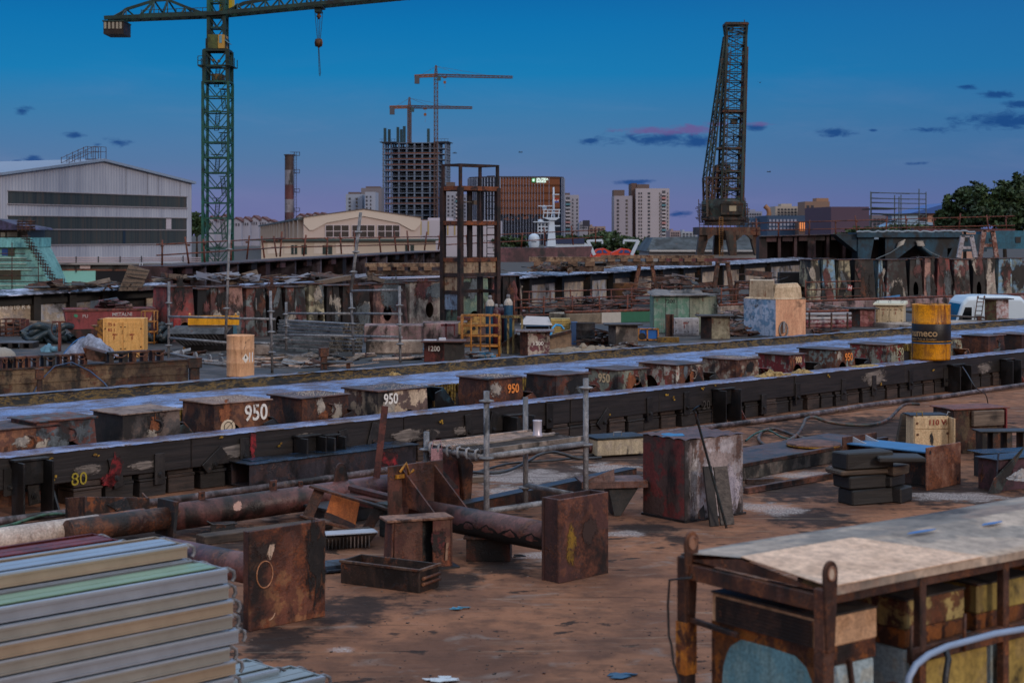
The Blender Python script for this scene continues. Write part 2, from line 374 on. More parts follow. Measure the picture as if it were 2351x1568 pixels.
m=MB();m.face([(-6000,-600,0),(6000,-600,0),(6000,8000,0),(-6000,8000,0)]);ST('terrain',(0,0,ZG),0,m,plain('#3a3634',.9,sc_=.05))
m=MB();rr=random.Random(3)
for i in range(800):
 x=rr.uniform(560,2000) if i%3 else rr.uniform(700,2350);y=rr.uniform(1090,1600) if i%2 else rr.uniform(1300,1600)
 p=gp(x,y);s=rr.uniform(.003,.009)*(1.8 if rr.random()<.06 else 1);h=s*rr.uniform(.15,.6);t=rr.uniform(0,6.28)
 pts=[p+V3((math.cos(t+k*1.57)*s*rr.uniform(.6,1.2),math.sin(t+k*1.57)*s*rr.uniform(.6,1.2),0)) for k in range(4)]
 m.prism(pts,(0,0,h))
ST('debris',(0,0,0),0,m,rust('#7a6658','#3f332c',.4,.55,.3,6),'stuff')['label']='small chips and flakes of rust scattered on the brown ground'
for i,(x,y,s,mt,lb) in enumerate([(1048,1398,.05,plain('#3f7f9c',.5),'crumpled scrap of blue plastic lying alone on the brown ground'),(1430,1553,.07,plain('#20506e',.5),'flat scrap of dark blue plastic on the ground near the lower edge'),(990,1562,.09,plain('#c8ccd0',.6),'pale sheet scrap at the lower edge of the brown ground')]):
 m=MB();rr=random.Random(i)
 for k in range(5):
  cx,cy=rr.uniform(-s,s),rr.uniform(-s*.5,s*.5);m.prism([(cx+rr.uniform(.3,1)*s*math.cos(t),cy+.5*s*rr.uniform(.3,1)*math.sin(t),rr.uniform(0,.012)) for t in (0,1.2,2.4,3.6,5)],(0,0,.004))
 S('plastic_scrap',lb,'scrap',gp(x,y,.002),0,m,mt)
# ---------------------------------------------------------------- near slipway track (black timbers)
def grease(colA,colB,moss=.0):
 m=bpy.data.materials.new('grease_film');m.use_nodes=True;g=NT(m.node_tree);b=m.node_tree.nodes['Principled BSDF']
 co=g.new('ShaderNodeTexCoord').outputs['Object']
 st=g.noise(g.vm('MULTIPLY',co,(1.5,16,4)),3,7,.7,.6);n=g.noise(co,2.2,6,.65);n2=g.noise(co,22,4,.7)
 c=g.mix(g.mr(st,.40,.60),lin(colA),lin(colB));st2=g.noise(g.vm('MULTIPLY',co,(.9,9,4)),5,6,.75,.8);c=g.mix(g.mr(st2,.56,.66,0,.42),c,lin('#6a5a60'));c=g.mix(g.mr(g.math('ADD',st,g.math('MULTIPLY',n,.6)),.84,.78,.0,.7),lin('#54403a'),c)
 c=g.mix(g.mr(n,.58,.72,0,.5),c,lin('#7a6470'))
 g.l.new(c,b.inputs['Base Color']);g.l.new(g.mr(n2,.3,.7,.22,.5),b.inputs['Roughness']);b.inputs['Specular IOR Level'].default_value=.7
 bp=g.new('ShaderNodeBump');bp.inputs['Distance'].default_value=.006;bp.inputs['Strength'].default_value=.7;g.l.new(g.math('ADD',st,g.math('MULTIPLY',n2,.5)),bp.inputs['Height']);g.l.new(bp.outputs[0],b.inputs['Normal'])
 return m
grease_sky_near=grease('#6484be','#aab8de');grease_sky_far=grease('#6a92d2','#a8c2f4')  # sky reflection put into the blue tones of the grease
def rust_spot(o,mat):pass
ZB=.515
L0=(along(-120,0)-P0).dot(U);L1=(along(2480,0)-P0).dot(U)+9
tr=T('slipway_track','near black timber slipway track with a narrow sky-tinted greasy top, running across the whole yard','track',P0,ANG)
m=MB();rr=random.Random(5);x=L0
tim=wood('#2b2524','#100e10',.55,.6)
while x<L1:
 l=rr.uniform(1.6,3.0);o=rr.uniform(-.008,.008);m.box(x,min(x+l,L1),o,.30,.225,ZB);x+=l+.008
part(tr,'timber',m,tim,bev=.008)
nb=0
for k in range(99):
 x=L0+1.2+k*.35;nb+=1
 if x>L1-.2:break
 m=MB();hh=rr.uniform(.19,.215);ox=rr.uniform(-.012,.012);oy=rr.uniform(-.01,.05)
 m.box(x+ox,x+ox+.29,oy,.3,0,hh*.72);m.box(x+ox-.006,x+ox+.297,oy-.006,.3,hh*.73,hh*.86);m.box(x+ox-.002,x+ox+.285,oy+.012,.3,hh*.87,.222)
 m.jitter(.004);part(tr,'timber_block',m,wood('#332c29','#110f10',.65) if k%3 else wood('#4c3c34','#181413',.7),bev=.006)
def film(x0,x1,y0,y1,z,nx,ny,amp,seed,lip=.03):
 m=MB();r=random.Random(seed);pts={}
 for i in range(nx+1):
  e=r.uniform(0,lip)
  for j in range(ny+1):
   m.v.append(V3((x0+(x1-x0)*i/nx,y0+(y1-y0)*j/ny-(e*.4 if j==0 else 0),z+r.uniform(0,amp))))
  m.v.append(V3((x0+(x1-x0)*i/nx,y0-.004-e*.35,z-e-.004)))
 w_=ny+2
 for i in range(nx):
  for j in range(ny):
   a=i*w_+j;m.f.append([a,a+w_,a+w_+1,a+1]);m.sm.append(True)
  a=i*w_+ny+1;b=i*w_;m.f.append([a,a+w_,b+w_,b]);m.sm.append(True)
 return m
part(tr,'grease_film',film(L0,L1,-.012,.312,ZB+.006,420,3,.003,2,.007),grease_sky_near)
bolt=MB();bolt.tube((0,-.028,0),(0,0,0),.017,8);bolt.tube((0,-.012,0),(0,0,0),.028,8)
boltme=bolt.mesh('bolt');boltme.materials.append(darksteel)
def U_at(px,off=0):return (along(px,off)-P0).dot(U)
def zpx(px,y,off=0):
 p=along(px,off);return ZC-(y-HYP)/FPX*p.y
straps=[(20,1075,1130,0),(75,1095,1150,.1),(265,1048,1112,.25),(365,1040,1104,0),(490,1022,1080,-.9),(560,1005,1060,.0),(790,985,1045,.2),(855,970,1030,-.3),(985,985,1032,-.5),(1075,950,1015,.1),(1130,945,1005,-.25),(1260,925,985,0),(1385,935,980,-.8),(1490,912,970,.05),(1575,900,962,0),(1685,893,948,-.1),(1752,905,945,0),(1830,880,935,0),(1935,870,930,-.05),(2005,862,918,0),(2090,850,905,.04),(2170,843,895,0),(2225,840,890,.06),(2300,828,880,0)]
for px,ya,yb,tilt in straps:
 xx=U_at(px);m=MB();z1=min(zpx(px,ya),ZB-.01);z0=z1-min(.30,zpx(px,ya)-zpx(px,yb)+.03);zc=(z0+z1)/2
 ca,sa=math.cos(tilt),math.sin(tilt);wd=.055;hh=(z1-z0)/2
 cs=[(xx+ca*a-sa*b,-.022,zc+sa*a+ca*b) for a,b in ((-wd,-hh),(wd,-hh),(wd,hh),(-wd,hh))]
 m.prism(cs,(0,.02,0));sp=part(tr,'strap_plate',m,rust('#2b2827','#1d1b1c',.2,.4,.3,5,rough=.5),bev=.003)
 b=bpy.data.objects.new('bolt',boltme);C.objects.link(b);b.parent=sp;b.location=(xx,-.024,zc-hh*.35)
def splash(t,name,xx,yy,zz,sx_,sz,mat,seed,tilt=0,n=9,th=.003,cnt=1):
 m=MB();r=random.Random(seed)
 if cnt==1:
  c,s=math.cos(tilt),math.sin(tilt);m.face([(xx+a*c-b*s,yy,zz+a*s+b*c) for a,b in ((-sx_*1.25,-sz*1.25),(sx_*1.25,-sz*1.25),(sx_*1.25,sz*1.25),(-sx_*1.25,sz*1.25))]);return part(t,name,m,decal(mat))
 for c in range(cnt):
  ox=r.uniform(-sx_,sx_)*.7 if cnt>1 else 0;oz=r.uniform(-sz,sz)*.7 if cnt>1 else 0;k=.45 if cnt>1 else 1
  pts=[]
  for i in range(n):
   a=-2*math.pi*i/n;rd=r.uniform(.6,1.1)*k;px_,pz_=sx_*rd*math.cos(a),sz*rd*math.sin(a)
   pts.append((xx+ox+px_*math.cos(tilt)-pz_*math.sin(tilt),yy,zz+oz+px_*math.sin(tilt)+pz_*math.cos(tilt)))
  m.prism(pts,(0,th,0))
 return part(t,name,m,mat)
redspray=rust('#8a1f26','#5c1a1e',.15,.5,.25,9,rough=.8)
splash(tr,'red_spray_paint',U_at(262),-.0262,zpx(262,1078),.05,.14,redspray,1,-.3,14)
splash(tr,'red_spray_paint',U_at(246),-.0262,zpx(246,1100),.08,.045,redspray,4,-.1,14)
splash(tr,'red_spray_paint',U_at(578),-.0262,zpx(578,1020),.035,.13,redspray,2,.05,14)
for i,(px,y,s) in enumerate([(205,1078,.10),(320,1068,.09),(540,1035,.12),(700,1005,.10),(760,1050,.05),(935,1000,.14),(985,995,.09),(1060,988,.10),(2005,868,.2),(2260,845,.17),(1180,1000,.07)]):
 splash(tr,'worn_patch',U_at(px),-.0105,zpx(px,y),s*1.4,s*.42,wood('#8a8078','#3f3836',.7),i+20,.1,11,.003)
for i,(px,y) in enumerate([(112,1052),(218,1045),(120,1098),(505,1000),(640,1020),(1010,968),(1395,952),(1528,905),(1545,915),(1640,880),(1610,893),(2020,880),(2005,890),(2140,850),(1900,862)]):
 splash(tr,'yellow_grease',U_at(px),-.03,min(zpx(px,y),ZB-.02),.035,.012+.01*(i%3),rust('#b08a2a','#7d5c1c',.2,.4,.1,9),i,random.uniform(-.5,1),9,.012,3)
ytext=chipped('#9a8824')
text(tr,'80',.17,ytext,(U_at(180),-.012,zpx(180,1100)),off=.004)
text(tr,'20',.16,plain('#3c3836',.8),(U_at(1620),-.012,zpx(1620,930)),off=.004)
def heap(name,label,cat,loc,sx_,sy,sz,mat,seed,rz=ANG,n=26):
 m=MB();r=random.Random(seed)
 for k in range(n):
  a=r.uniform(0,6.28);d=math.sqrt(r.random());x_,y_=d*sx_*math.cos(a),d*sy*math.sin(a);h=sz*(1-d)*r.uniform(.5,1.1)+.01;s=r.uniform(.25,.5)*min(sx_,sy)+.008
  kk=len(m.v)
  for zz,rd in ((0,1.),(h*.6,.8),(h,.25)):
   for i in range(6):m.v.append(V3((x_+s*rd*math.cos(i*1.047+a)*r.uniform(.7,1.2),y_+s*rd*math.sin(i*1.047+a)*r.uniform(.7,1.2),zz)))
  for q_ in range(2):
   for i in range(6):j=(i+1)%6;m.f.append([kk+q_*6+i,kk+q_*6+j,kk+q_*6+6+j,kk+q_*6+6+i]);m.sm.append(False)
  m.f.append([kk+12+i for i in range(6)]);m.sm.append(False)
 return S(name,label,cat,loc,rz,m,mat)
tow=rust('#a8894e','#7d6538',.15,.4,.1,12,r1='#4a3620',r2='#8a6a3a')
for px,lb,sx_,sz in [(1775,'largest heap of yellow shavings on the near slipway track',.36,.10),(1840,'smaller heap of yellow shavings right beside the largest heap on the track',.16,.06),(1985,'thin trail of yellow shavings on the track left of the yellow drum',.3,.02)]:
 p=along(px,.15);heap('shavings_heap',lb,'shavings',(p.x,p.y,ZB+.01),sx_,.11,sz,tow,int(px),n=60)
p=along(905,.95+.9);heap('shavings_clump','single clump of pale shavings lying on the edge of the wide blue track','shavings',(p.x,p.y,.76),.09,.06,.055,tow,9,n=14)
def bracket(px,h,lb,red=False,w_=.30):
 p=along(px,-.02);t=T('track_bracket',lb,'bracket',(p.x,p.y,0),ANG,'steel brackets along the near track')
 m=MB();m.box(-w_/2,-w_/2+.02,-.22,0,0,h);m.box(w_/2-.02,w_/2,-.22,0,0,h);part(t,'side_plate',m,darksteel,bev=.003)
 m=MB();m.box(-w_/2-.02,w_/2+.02,-.1,0,h,h+.02);m.box(-w_/2+.02,w_/2-.02,-.06,-.04,h*.55,h);part(t,'top_plate',m,darksteel,bev=.003)
 m=MB();m.prism([(w_/2+.002,-.32,0),(w_/2+.002,-.04,0),(w_/2+.002,-.04,h*.9)],(.018,0,0));part(t,'gusset',m,rust('#7a3a2c','#3a2a26',.5,.4,.3,4) if red else darksteel)
bracket(62,.48,'black steel bracket at the far left end of the near track')
bracket(698,.42,'steel bracket standing behind the left end of the long dark box girder',True,.26)
bracket(752,.40,'narrow red-brown bracket with yellow grease, next along the near track from the box girder end',True,.16)
bracket(1178,.40,'dark bracket on the near track behind the scaffold platform',False,.3)
bracket(1655,.44,'dark bracket with a long triangular gusset behind the big brown crate',True,.34)
bracket(2190,.42,'dark bracket on the near track below the yellow drum',True,.36)
bracket(2308,.42,'dark bracket at the right end of the near track',True,.3)
# ---------------------------------------------------------------- wide track with the blue surface and its mossy kerb
OB=2.51
b0=P0+W*OB;q0=b0
ft=T('slipway_track','wide slipway track with a broad sky-tinted greasy surface and a mossy kerb behind it','track',b0,ANG)
FL0=-6.;FL1=38.
m=MB();m.box(FL0,FL1,0,1.42,0,ZB);part(ft,'foundation',m,tim)
part(ft,'grease_film',film(FL0,FL1,-.01,1.42,ZB+.006,420,6,.005,6,.02),grease_sky_far)
mossm=bpy.data.materials.new('mossy_kerb');mossm.use_nodes=True;g=NT(mossm.node_tree);b=mossm.node_tree.nodes['Principled BSDF'];co=g.new('ShaderNodeTexCoord').outputs['Object']
n=g.noise(g.vm('MULTIPLY',co,(.5,1,1)),3.5,7,.75,.8);n2=g.noise(g.vm('MULTIPLY',co,(1,4,4)),5,6,.7)
g.l.new(g.ramp(g.math('ADD',g.math('MULTIPLY',n,.6),g.math('MULTIPLY',n2,.4)),[(.42,lin('#0d0c0b')),(.47,lin('#231b12')),(.51,lin('#6a501c')),(.53,lin('#241c15')),(.58,lin('#1a1512')),(.64,lin('#86622f'))]),b.inputs['Base Color']);b.inputs['Roughness'].default_value=.8
bp=g.new('ShaderNodeBump');bp.inputs['Distance'].default_value=.02;g.l.new(n2,bp.inputs['Height']);g.l.new(bp.outputs[0],b.inputs['Normal'])
m=MB();rr=random.Random(8);N=300;k=0
prof=[(1.35,ZB+.008),(1.40,ZB+.045),(1.43,ZB+.10),(1.45,ZB+.12),(1.58,ZB+.115),(1.60,ZB+.02),(1.60,ZD)]
for i in range(N+1):
 x=FL0+(FL1-FL0)*i/N;e=.018*math.sin(i*.31)+.012*math.sin(i*.83+1)
 for j,(yy,zz) in enumerate(prof):m.v.append(V3((x,yy+(rr.uniform(-.02,.02)+e if j<4 else 0),zz+(rr.uniform(-.010,.012)+e*.4 if 0<j<5 else 0))))
for i in range(N):
 for j in range(len(prof)-1):
  a=i*len(prof)+j;m.f.append([a,a+len(prof),a+len(prof)+1,a+1]);m.sm.append(True)
part(ft,'kerb',m,mossm)
m=MB();pr2=[(1.435,ZB+.123),(1.48,ZB+.135),(1.59,ZB+.127)]
for i in range(N+1):
 x=FL0+(FL1-FL0)*i/N
 for yy,zz in pr2:m.v.append(V3((x,yy+rr.uniform(-.012,.012),zz+rr.uniform(-.006,.010))))
for i in range(N):
 for j in range(2):a=i*3+j;m.f.append([a,a+3,a+4,a+1]);m.sm.append(True)
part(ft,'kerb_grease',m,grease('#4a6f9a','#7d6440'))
m=MB();x=FL0
while x<FL1:
 l=rr.uniform(.02,.06);h=rr.uniform(.06,.33);m.box(x,x+l,-.03-rr.uniform(0,.02),-.012,ZB-h,ZB-.002);x+=l+rr.uniform(.0,.03)
part(ft,'grease_drips',m,rust('#7d6a30','#4c3c1c',.3,.5,.25,7,streak=.6,rough=.4))
pt_dark=rust('#191615','#24201f',.1,.4,.2,6);pt_pale=rust('#aaa092','#8f8880',.2,.4,.1,6);pt_rust=rust('#7a4526','#8a5230',.3,.4,.1,6);pt_grey=rust('#5c6468','#4c5458',.25,.4,.1,6)
# ---------------------------------------------------------------- steel blocks between the two tracks
def block(px,wu,wv,h,mat,lb,off=.45,hole=None,lhole=None,lug=True,topm=None,txt=None,tm=None,tx=.6,ts=.16,taper=.03,grit=False,tz=.85,lt=None,rot=0,z0=0,tmat=None):
 p=along(px,off);t=T('steel_block',lb,'steel block',(p.x,p.y,z0),ANG+rot,'tapered steel blocks standing between the tracks')
 m=MB();e=taper
 a=[(-e,-e,0),(wu+e,-e,0),(wu+e,wv+e,0),(-e,wv+e,0)];b_=[(0,0,h),(wu,0,h),(wu,wv,h),(0,wv,h)]
 if hole:m.holed([a[0],a[1],b_[1],b_[0]],hole,.015,(0,-1,0))
 else :m.face([a[0],a[1],b_[1],b_[0]])
 if lhole:m.holed([a[3],a[0],b_[0],b_[3]],lhole,.015,(-1,0,0))
 else :m.face([a[3],a[0],b_[0],b_[3]])
 m.face([a[1],a[2],b_[2],b_[1]]);m.face([a[2],a[3],b_[3],b_[2]])
 part(t,'body',m,mat)
 m=MB();m.box(-.03,wu+.03,-.03,wv+.03,h,h+.014);rr2=random.Random(px);m.jitter(.004);part(t,'top_plate',m,topm or brown,bev=.003)
 PT=(pt_dark,pt_pale,pt_rust,pt_grey);r5=random.Random(int(px*7))
 for q in range(1 if (txt or lt) else 3):zc=h*r5.uniform(.62,.9);splash(t,'paint_patch',wu*(r5.uniform(.12,.3) if txt else r5.uniform(.2,.8)),-e*(1-zc/h)-.006-q*.0012,zc,wu*r5.uniform(.06,.16),h*r5.uniform(.07,.16),PT[int(r5.random()*4)],int(px)+q,r5.uniform(-.3,.3))
 if grit:
  m=MB()
  for i in range(260):
   x=max(0.01,min(wu-.01,rr2.gauss(wu*.6,wu*.22)));y=rr2.uniform(.02,wv*.9);s=rr2.uniform(.004,.009)
   m.box(x,x+s,y,y+s,h+.014,h+.014+s*.6)
  o=part(t,'grit',m,plain('#b3aaa2',.9));o['kind']='stuff'
 if lug:
  m=MB();x=wu*.55;z=h*.82
  m.path([(x+.0,-.012,z+.06),(x+.05,-.035,z+.045),(x+.07,-.045,z),(x+.05,-.04,z-.05),(x,-.014,z-.065)],.011,6);part(t,'lug',m,mat)
 if txt:text(t,txt,ts,tm or white_t,(wu*tx,-e*(1-tz)-.002,h*tz),off=.012,bold=.004,sx_=.85)
 if lt:text(t,lt[0],ts,tm or white_t,(-e*(1-tz)-.002,wv*.45,h*tz),xd=(0,-1,0),off=.006,bold=.004,sx_=.85)
 return t,h
A1=rust('#7a4a40','#5c666c',.35,.45,.35,4);A2=rust('#7d6c62','#5f5854',.3,.5,.45,3.0)
A3=rust('#7d5238','#5c3a2c',.5,.4,.28,4);A4=rust('#4a3128','#36251f',.6,.4,.35,4)
A5=rust('#b09c84','#5c4a44',.35,.45,.35,3.4,streak=.5);A6=rust('#4a2c22','#3a211b',.6,.4,.3,4)
A7=rust('#4d4440','#6a3a2a',.45,.4,.35,4);A8=rust('#8f9484','#84483c',.38,.42,.2,3.4)
A9=rust('#a8a294','#84403a',.45,.45,.22,3.2);A10=rust('#7a5a4c','#a09888',.45,.4,.25,5)
A11=rust('#6d1f22','#8b8f88',.35,.4,.2,4);A12=rust('#76837f','#5a3a2e',.5,.5,.15,5)
A13=rust('#87897c','#7a2f30',.4,.45,.15,4);A14=rust('#8f8f78','#6f4a34',.45,.4,.2,5)
block(-22,.66,.6,.70,A3,'rusty steel block cut off by the left edge of the picture',hole=(.5,.42,.3,.26))
block(84,.60,.50,.745,A1,'block with pinkish peeling paint and a big arch, leftmost whole one between the tracks',hole=(.55,.45,.24,.28),lhole=(.5,.42,.25,.26),taper=.05,topm=rust('#56626a','#6a4030',.4,.5,.2,4))
block(282,.64,.56,.745,A2,'smoky grey-brown block without number, second from the left',topm=rust('#8a7262','#6e564a',.3,.4,.1,4),hole=None)
t,h=block(492,.68,.58,.765,A3,'rusty orange-brown block numbered 950 with a round white sticker',lug=False,txt='950',tx=.74,ts=.23,hole=(.34,.58,.13,.14),tz=.84,grit=True,topm=rust('#8a6c5a','#72584a',.3,.4,.1,4))
m=MB();m.prism([(.06+.09*math.cos(-a)*1.0+.10,-.012,.52+.085*math.sin(-a)) for a in [i*2*math.pi/12 for i in range(12)]],(0,.004,0));sk=part(t,'sticker',m,plain('#c9b79c',.7))
m=MB();m.path([(.16+.05*math.cos(a),-.0165,.53+.05*math.sin(a)) for a in [i*2*math.pi/16 for i in range(17)]],.0035,4);m.bar((.08,-.016,.46),(.24,-.016,.60),.004);part(sk,'ring_mark',m,dark_t)
text(sk,'NE DIRAJ',.035,dark_t,(.16,-.013,.455),off=.004)
block(694,.62,.58,.745,A4,'dark rust-brown block with a small yellow mark, between the two blocks numbered 950 in white',grit=True)
block(868,.72,.60,.745,A5,'cream and brown streaked block numbered 950 in white',lug=False,txt='950',tx=.24,ts=.165,tz=.88,hole=(.62,.58,.12,.12),grit=True)
block(1122,.56,.52,.775,A6,'dark brown block numbered 950 in orange, behind the scaffold posts',txt='950',tm=orange_t,tx=.70,ts=.15,tz=.83,grit=True,lug=False)
block(1277,.58,.52,.745,A7,'sooty block with a flaked white patch on its right face',lug=False)
block(1419,.56,.52,.745,A8,'grey-green and brown block with a faint orange-white 950 on its left face',hole=(.62,.56,.24,.26),tx=.5,lt=('950',1),tm=plain('#c9b08a',.8),ts=.16)
block(1552,.56,.66,.745,A9,'block with white and red flaking paint and a large arch on each face',hole=(.52,.52,.26,.30),lhole=(.3,.52,.25,.28),taper=.05)
block(1690,.50,.60,.745,A10,'mottled brown and cream block left of the red one',lug=False,grit=True)
t,h=block(1812,.38,.56,.745,A11,'red block with a square opening numbered 900',txt='900',tx=.55,ts=.12,tz=.9,tm=plain('#c9a57c',.8),hole=(.5,.62,.3,.20),lug=False)
block(1918,.50,.66,.755,A12,'pale grey-blue block with an arch and an orange 50 beside a lug',txt='950',tm=orange_t,tx=.66,ts=.16,hole=(.36,.50,.24,.27),lhole=(.35,.48,.2,.26),lug=False)
block(2034,.50,.66,.765,A13,'block with red and grey-green paint left of the yellow drum',txt='950',tm=plain('#a8a88c',.8),tx=.75,ts=.16)
block(2172,.50,.5,.745,A14,'cream and rust block partly hidden behind the yellow drum',off=.7)
block(2268,.55,.5,.765,A6,'dark rusty block right of the yellow drum')
block(2345,.55,.5,.74,A4,'rusty block cut off by the right edge of the picture')
def shoe(px,off,lb,mat,rot=0,s=1.,lean=.5):
 p=along(px,off);t=T('steel_shoe',lb,'steel shoe',(p.x,p.y,.42 if off<.9 else .5),ANG+rot,'open steel shoes between the blocks')
 m=MB();m.prism([(0,0,-.4),(.30*s,0,-.4),(.30*s,0,-.02),(.12*s,0,.16),(0,0,.12)],(0,.016,0));m.prism([(0,.4*s,-.4),(.30*s,.4*s,-.4),(.30*s,.4*s,-.02),(.12*s,.4*s,.16),(0,.4*s,.12)],(0,.016,0));part(t,'side_plate',m,mat,bev=.003)
 m=MB();m.quadbox([(.30*s,0,-.03),(.315*s,0,-.03),(.315*s,.4*s,-.03),(.30*s,.4*s,-.03),(.11*s,0,.17),(.125*s,0,.18),(.125*s,.4*s,.18),(.11*s,.4*s,.17)]);m.box(0,.3*s,.016,.4*s,-.2,-.19);part(t,'slope_plate',m,mat,bev=.003)
shoe(400,.6,'dark open shoe with a green plate left of the block with the sticker',rust('#3a4a4c','#6a4030',.4,.4,.3,4))
shoe(606,.35,'dark tilted shoe right of the block with the sticker',darksteel)
shoe(790,.35,'brown shoe left of the streaked cream block',A6)
shoe(1000,.9,'black shoe with a blue edge right of the streaked cream block',rust('#1c2a34','#203c4a',.1,.4,.4,4,rough=.4))
shoe(1206,.35,'dark triangular shoe right of the block numbered in orange',A6)
shoe(1355,.4,'brown shoe tilted against the faded grey-green block',A4)
shoe(1630,.5,'pale-edged open shoe right of the block with two arches',rust('#5c5448','#33404a',.4,.4,.3,4))
shoe(1760,.35,'brown shoe with red paint left of the red block',A11)
shoe(1870,.5,'grey sloping shoe right of the red block',rust('#4c4640','#3a3a38',.35,.4,.3,4))
shoe(1985,.4,'dark shoe with a pale bent sheet left of the red and grey-green block',darksteel)
shoe(2215,.4,'rusty triangular shoe right of the yellow drum',A3)
# ---------------------------------------------------------------- drums
def drum(name,lb,loc,r,h,bodym,rz=0,ribs=(.34,.67)):
 t=T(name,lb,'drum',loc,rz);pr=[(r*.94,.012),(r,0),(r,.03)]
 for z in ribs:pr+=[(r,h*z-.02),(r*1.025,h*z),(r,h*z+.02)]
 pr+=[(r,h-.03),(r*1.015,h-.012),(r*1.015,h),(r*.97,h),(r*.96,h-.02),(0,h-.02)]
 m=MB();m.lathe(pr,40);o=part(t,'body',m,bodym);return t,o
yel=rust('#d9920c','#b87a12',.34,.35,.16,4,streak=.8,rough=.4,r1='#7a3f0c',r2='#8f5a14',dk='#3a2410')
p=along(2138,.15);t,o=drum('oil_drum','yellow oil drum with a black band standing on the near slipway track',(p.x,p.y,ZB+.01),.298,.875,yel)
m=MB();m.lathe([(.2995,.27),(.303,.28),(.303,.56),(.2995,.57)],40);part(t,'band',m,rust('#15171b','#1d1c1e',.12,.3,.2,6,rough=.4))
m=MB();m.lathe([(.304,.262),(.304,.272)],40);part(t,'stripe',m,plain('#2b6f9c',.4))
def curved_text(t,s,size,mat,r,z,a0,per,bold=0):
 cu=bpy.data.curves.new('txt','FONT');cu.body=s;cu.size=size;cu.align_x='CENTER';cu.align_y='CENTER';cu.offset=bold;cu.resolution_u=3;cu.extrude=.0006
 ob=bpy.data.objects.new('txt',cu);C.objects.link(ob);dg=bpy.context.evaluated_depsgraph_get();me=bpy.data.meshes.new_from_object(ob.evaluated_get(dg));bpy.data.objects.remove(ob)
 for v in me.vertices:
  a=a0+v.co.x/r;v.co=(r*math.sin(a)+0,-r*math.cos(a),z+v.co.y)
 me.materials.clear();me.materials.append(mat);part(t,'lettering',me,None)
lt=plain('#d8b98a',.6)
vd=-math.atan2(p.x,p.y)
curved_text(t,'sumeco',.155,lt,.3045,.425,vd-.47,0,.003);curved_text(t,'Madeni Yağ ve Gresleri',.048,lt,.3045,.335,vd-.50,0)
m=MB();m.box(-.06,.02,.05,.11,.855,.868);part(t,'bung',m,darksteel)
tanm=rust('#dcaa80','#d4a078',.18,.3,.05,6,streak=.5,rough=.55,r1='#5c2f18',r2='#7a4526')
p=gp(552,864,ZD);t,o=drum('oil_drum','tan oil drum with hazard labels left of the stack of scaffold decks',(p.x,p.y,ZD),.29,.875,tanm)
m=MB();d=.057
def onr(a,z,r=.294):return (r*math.sin(a),-r*math.cos(a),z)
vd2=math.atan2(p.x,p.y)
lab=MB();a=.38-vd2;lab.face([onr(a,.30),onr(a+.26,.40),onr(a,.50),onr(a-.26,.40)]);lb_=part(t,'hazard_label',lab,plain('#d8d2c8',.5))
lab=MB();lab.face([onr(a,.39,.296),onr(a+.07,.41,.296),onr(a,.47,.296),onr(a-.07,.41,.296)]);part(lb_,'flame_mark',lab,dark_t)
lab=MB();lab.face([onr(a+.3,.32),onr(a+.72,.32),onr(a+.72,.52),onr(a+.3,.52)]);part(t,'paper_label',lab,plain('#dedede',.6))
ORD=['topmost','second from the top','third from the top','fourth from the top','fifth from the top','sixth from the top','seventh from the top','eighth from the top','ninth from the top']
# ---------------------------------------------------------------- foreground, lower left: stack of scaffold decks
def deckmat(c1,c2,amt=.12):return plain(c1,.42,.25,0,.34,4.5)
dm1,dm2,dm3,dm4=deckmat('#8d939c','#9498a2',.04),deckmat('#8f8d86','#9a9a98',.06),deckmat('#9c8c78','#a49c92',.07),deckmat('#8f9ca2','#9ca6ac',.04)
dgreen=deckmat('#7f9a84','#8fa090',.05);dred=rust('#6f2622','#5a201e',.15,.4,.1,3,rough=.45)
LIP_HIGHLIGHT=plain('#a0aab6',.35,.3,0,.3,5)  # edge highlight of the decks put into a paler lip colour
def deck(loc,rz,L,mat,lb,wdt=.32,h=.070,topm=None,grp='scaffold decks stacked in the lower left corner'):
 t=T('scaffold_deck',lb,'scaffold deck',loc,rz,grp)
 m=MB();m.box(-L,0,.001,.010,.012,h-.012);m.box(-L,0,0,.022,h-.003,h);m.box(-L,0,-.006,.0,.002,.012);m.box(-L,0,0,.016,0.004,.010);m.box(-L,0,wdt-.004,wdt,.008,h);m.box(-L,0,wdt-.022,wdt,h-.003,h);m.box(-L,0,-.006,0,h-.020,h-.0)
 part(t,'side_rail',m,mat)
 m=MB();m.box(-L,0,-.008,-.006,h-.009,h);m.box(-L,0,-.008,.020,h,h+.0015);part(t,'rail_lip',m,LIP_HIGHLIGHT)
 m=MB();m.box(-L+.01,-.01,.022,.075,h-.018,h-.012);m.box(-L+.01,-.01,.085,.155,h-.006,h-.001);m.box(-L+.01,-.01,.165,.235,h-.006,h-.001);m.box(-L+.01,-.01,.245,wdt-.02,h-.018,h-.012);m.box(-L+.01,-.01,.022,wdt-.02,h-.028,h-.022)
 part(t,'tread',m,topm or mat)
 m=MB();m.box(-.006,.003,0,wdt,.006,h);part(t,'end_plate',m,mat)
 for y_ in (.05,wdt-.05):
  m=MB();m.path([(0,y_,h*.75),(.045,y_,h*.8),(.075,y_,h*.55),(.080,y_,h*.1),(.066,y_,-.012)],.010,6);m.box(0,.04,y_-.012,y_+.012,h*.55,h*.95);part(t,'hook',m,galv,bev=0)
 return t
e0=gp(521,1303,.80);yw=e0.copy();yw.z=0
names=['blue-grey','sandy','stained grey','plain grey','brownish grey','dull silver','darker grey','dusty grey','lowest grey']
mm_=[dm1,dm2,dm3,dm2,dm1,dm2,dm3,dm1,dm2]
offs=[0,.0,.02,.03,.06,.0,.05,.03,.06]
zz=.725
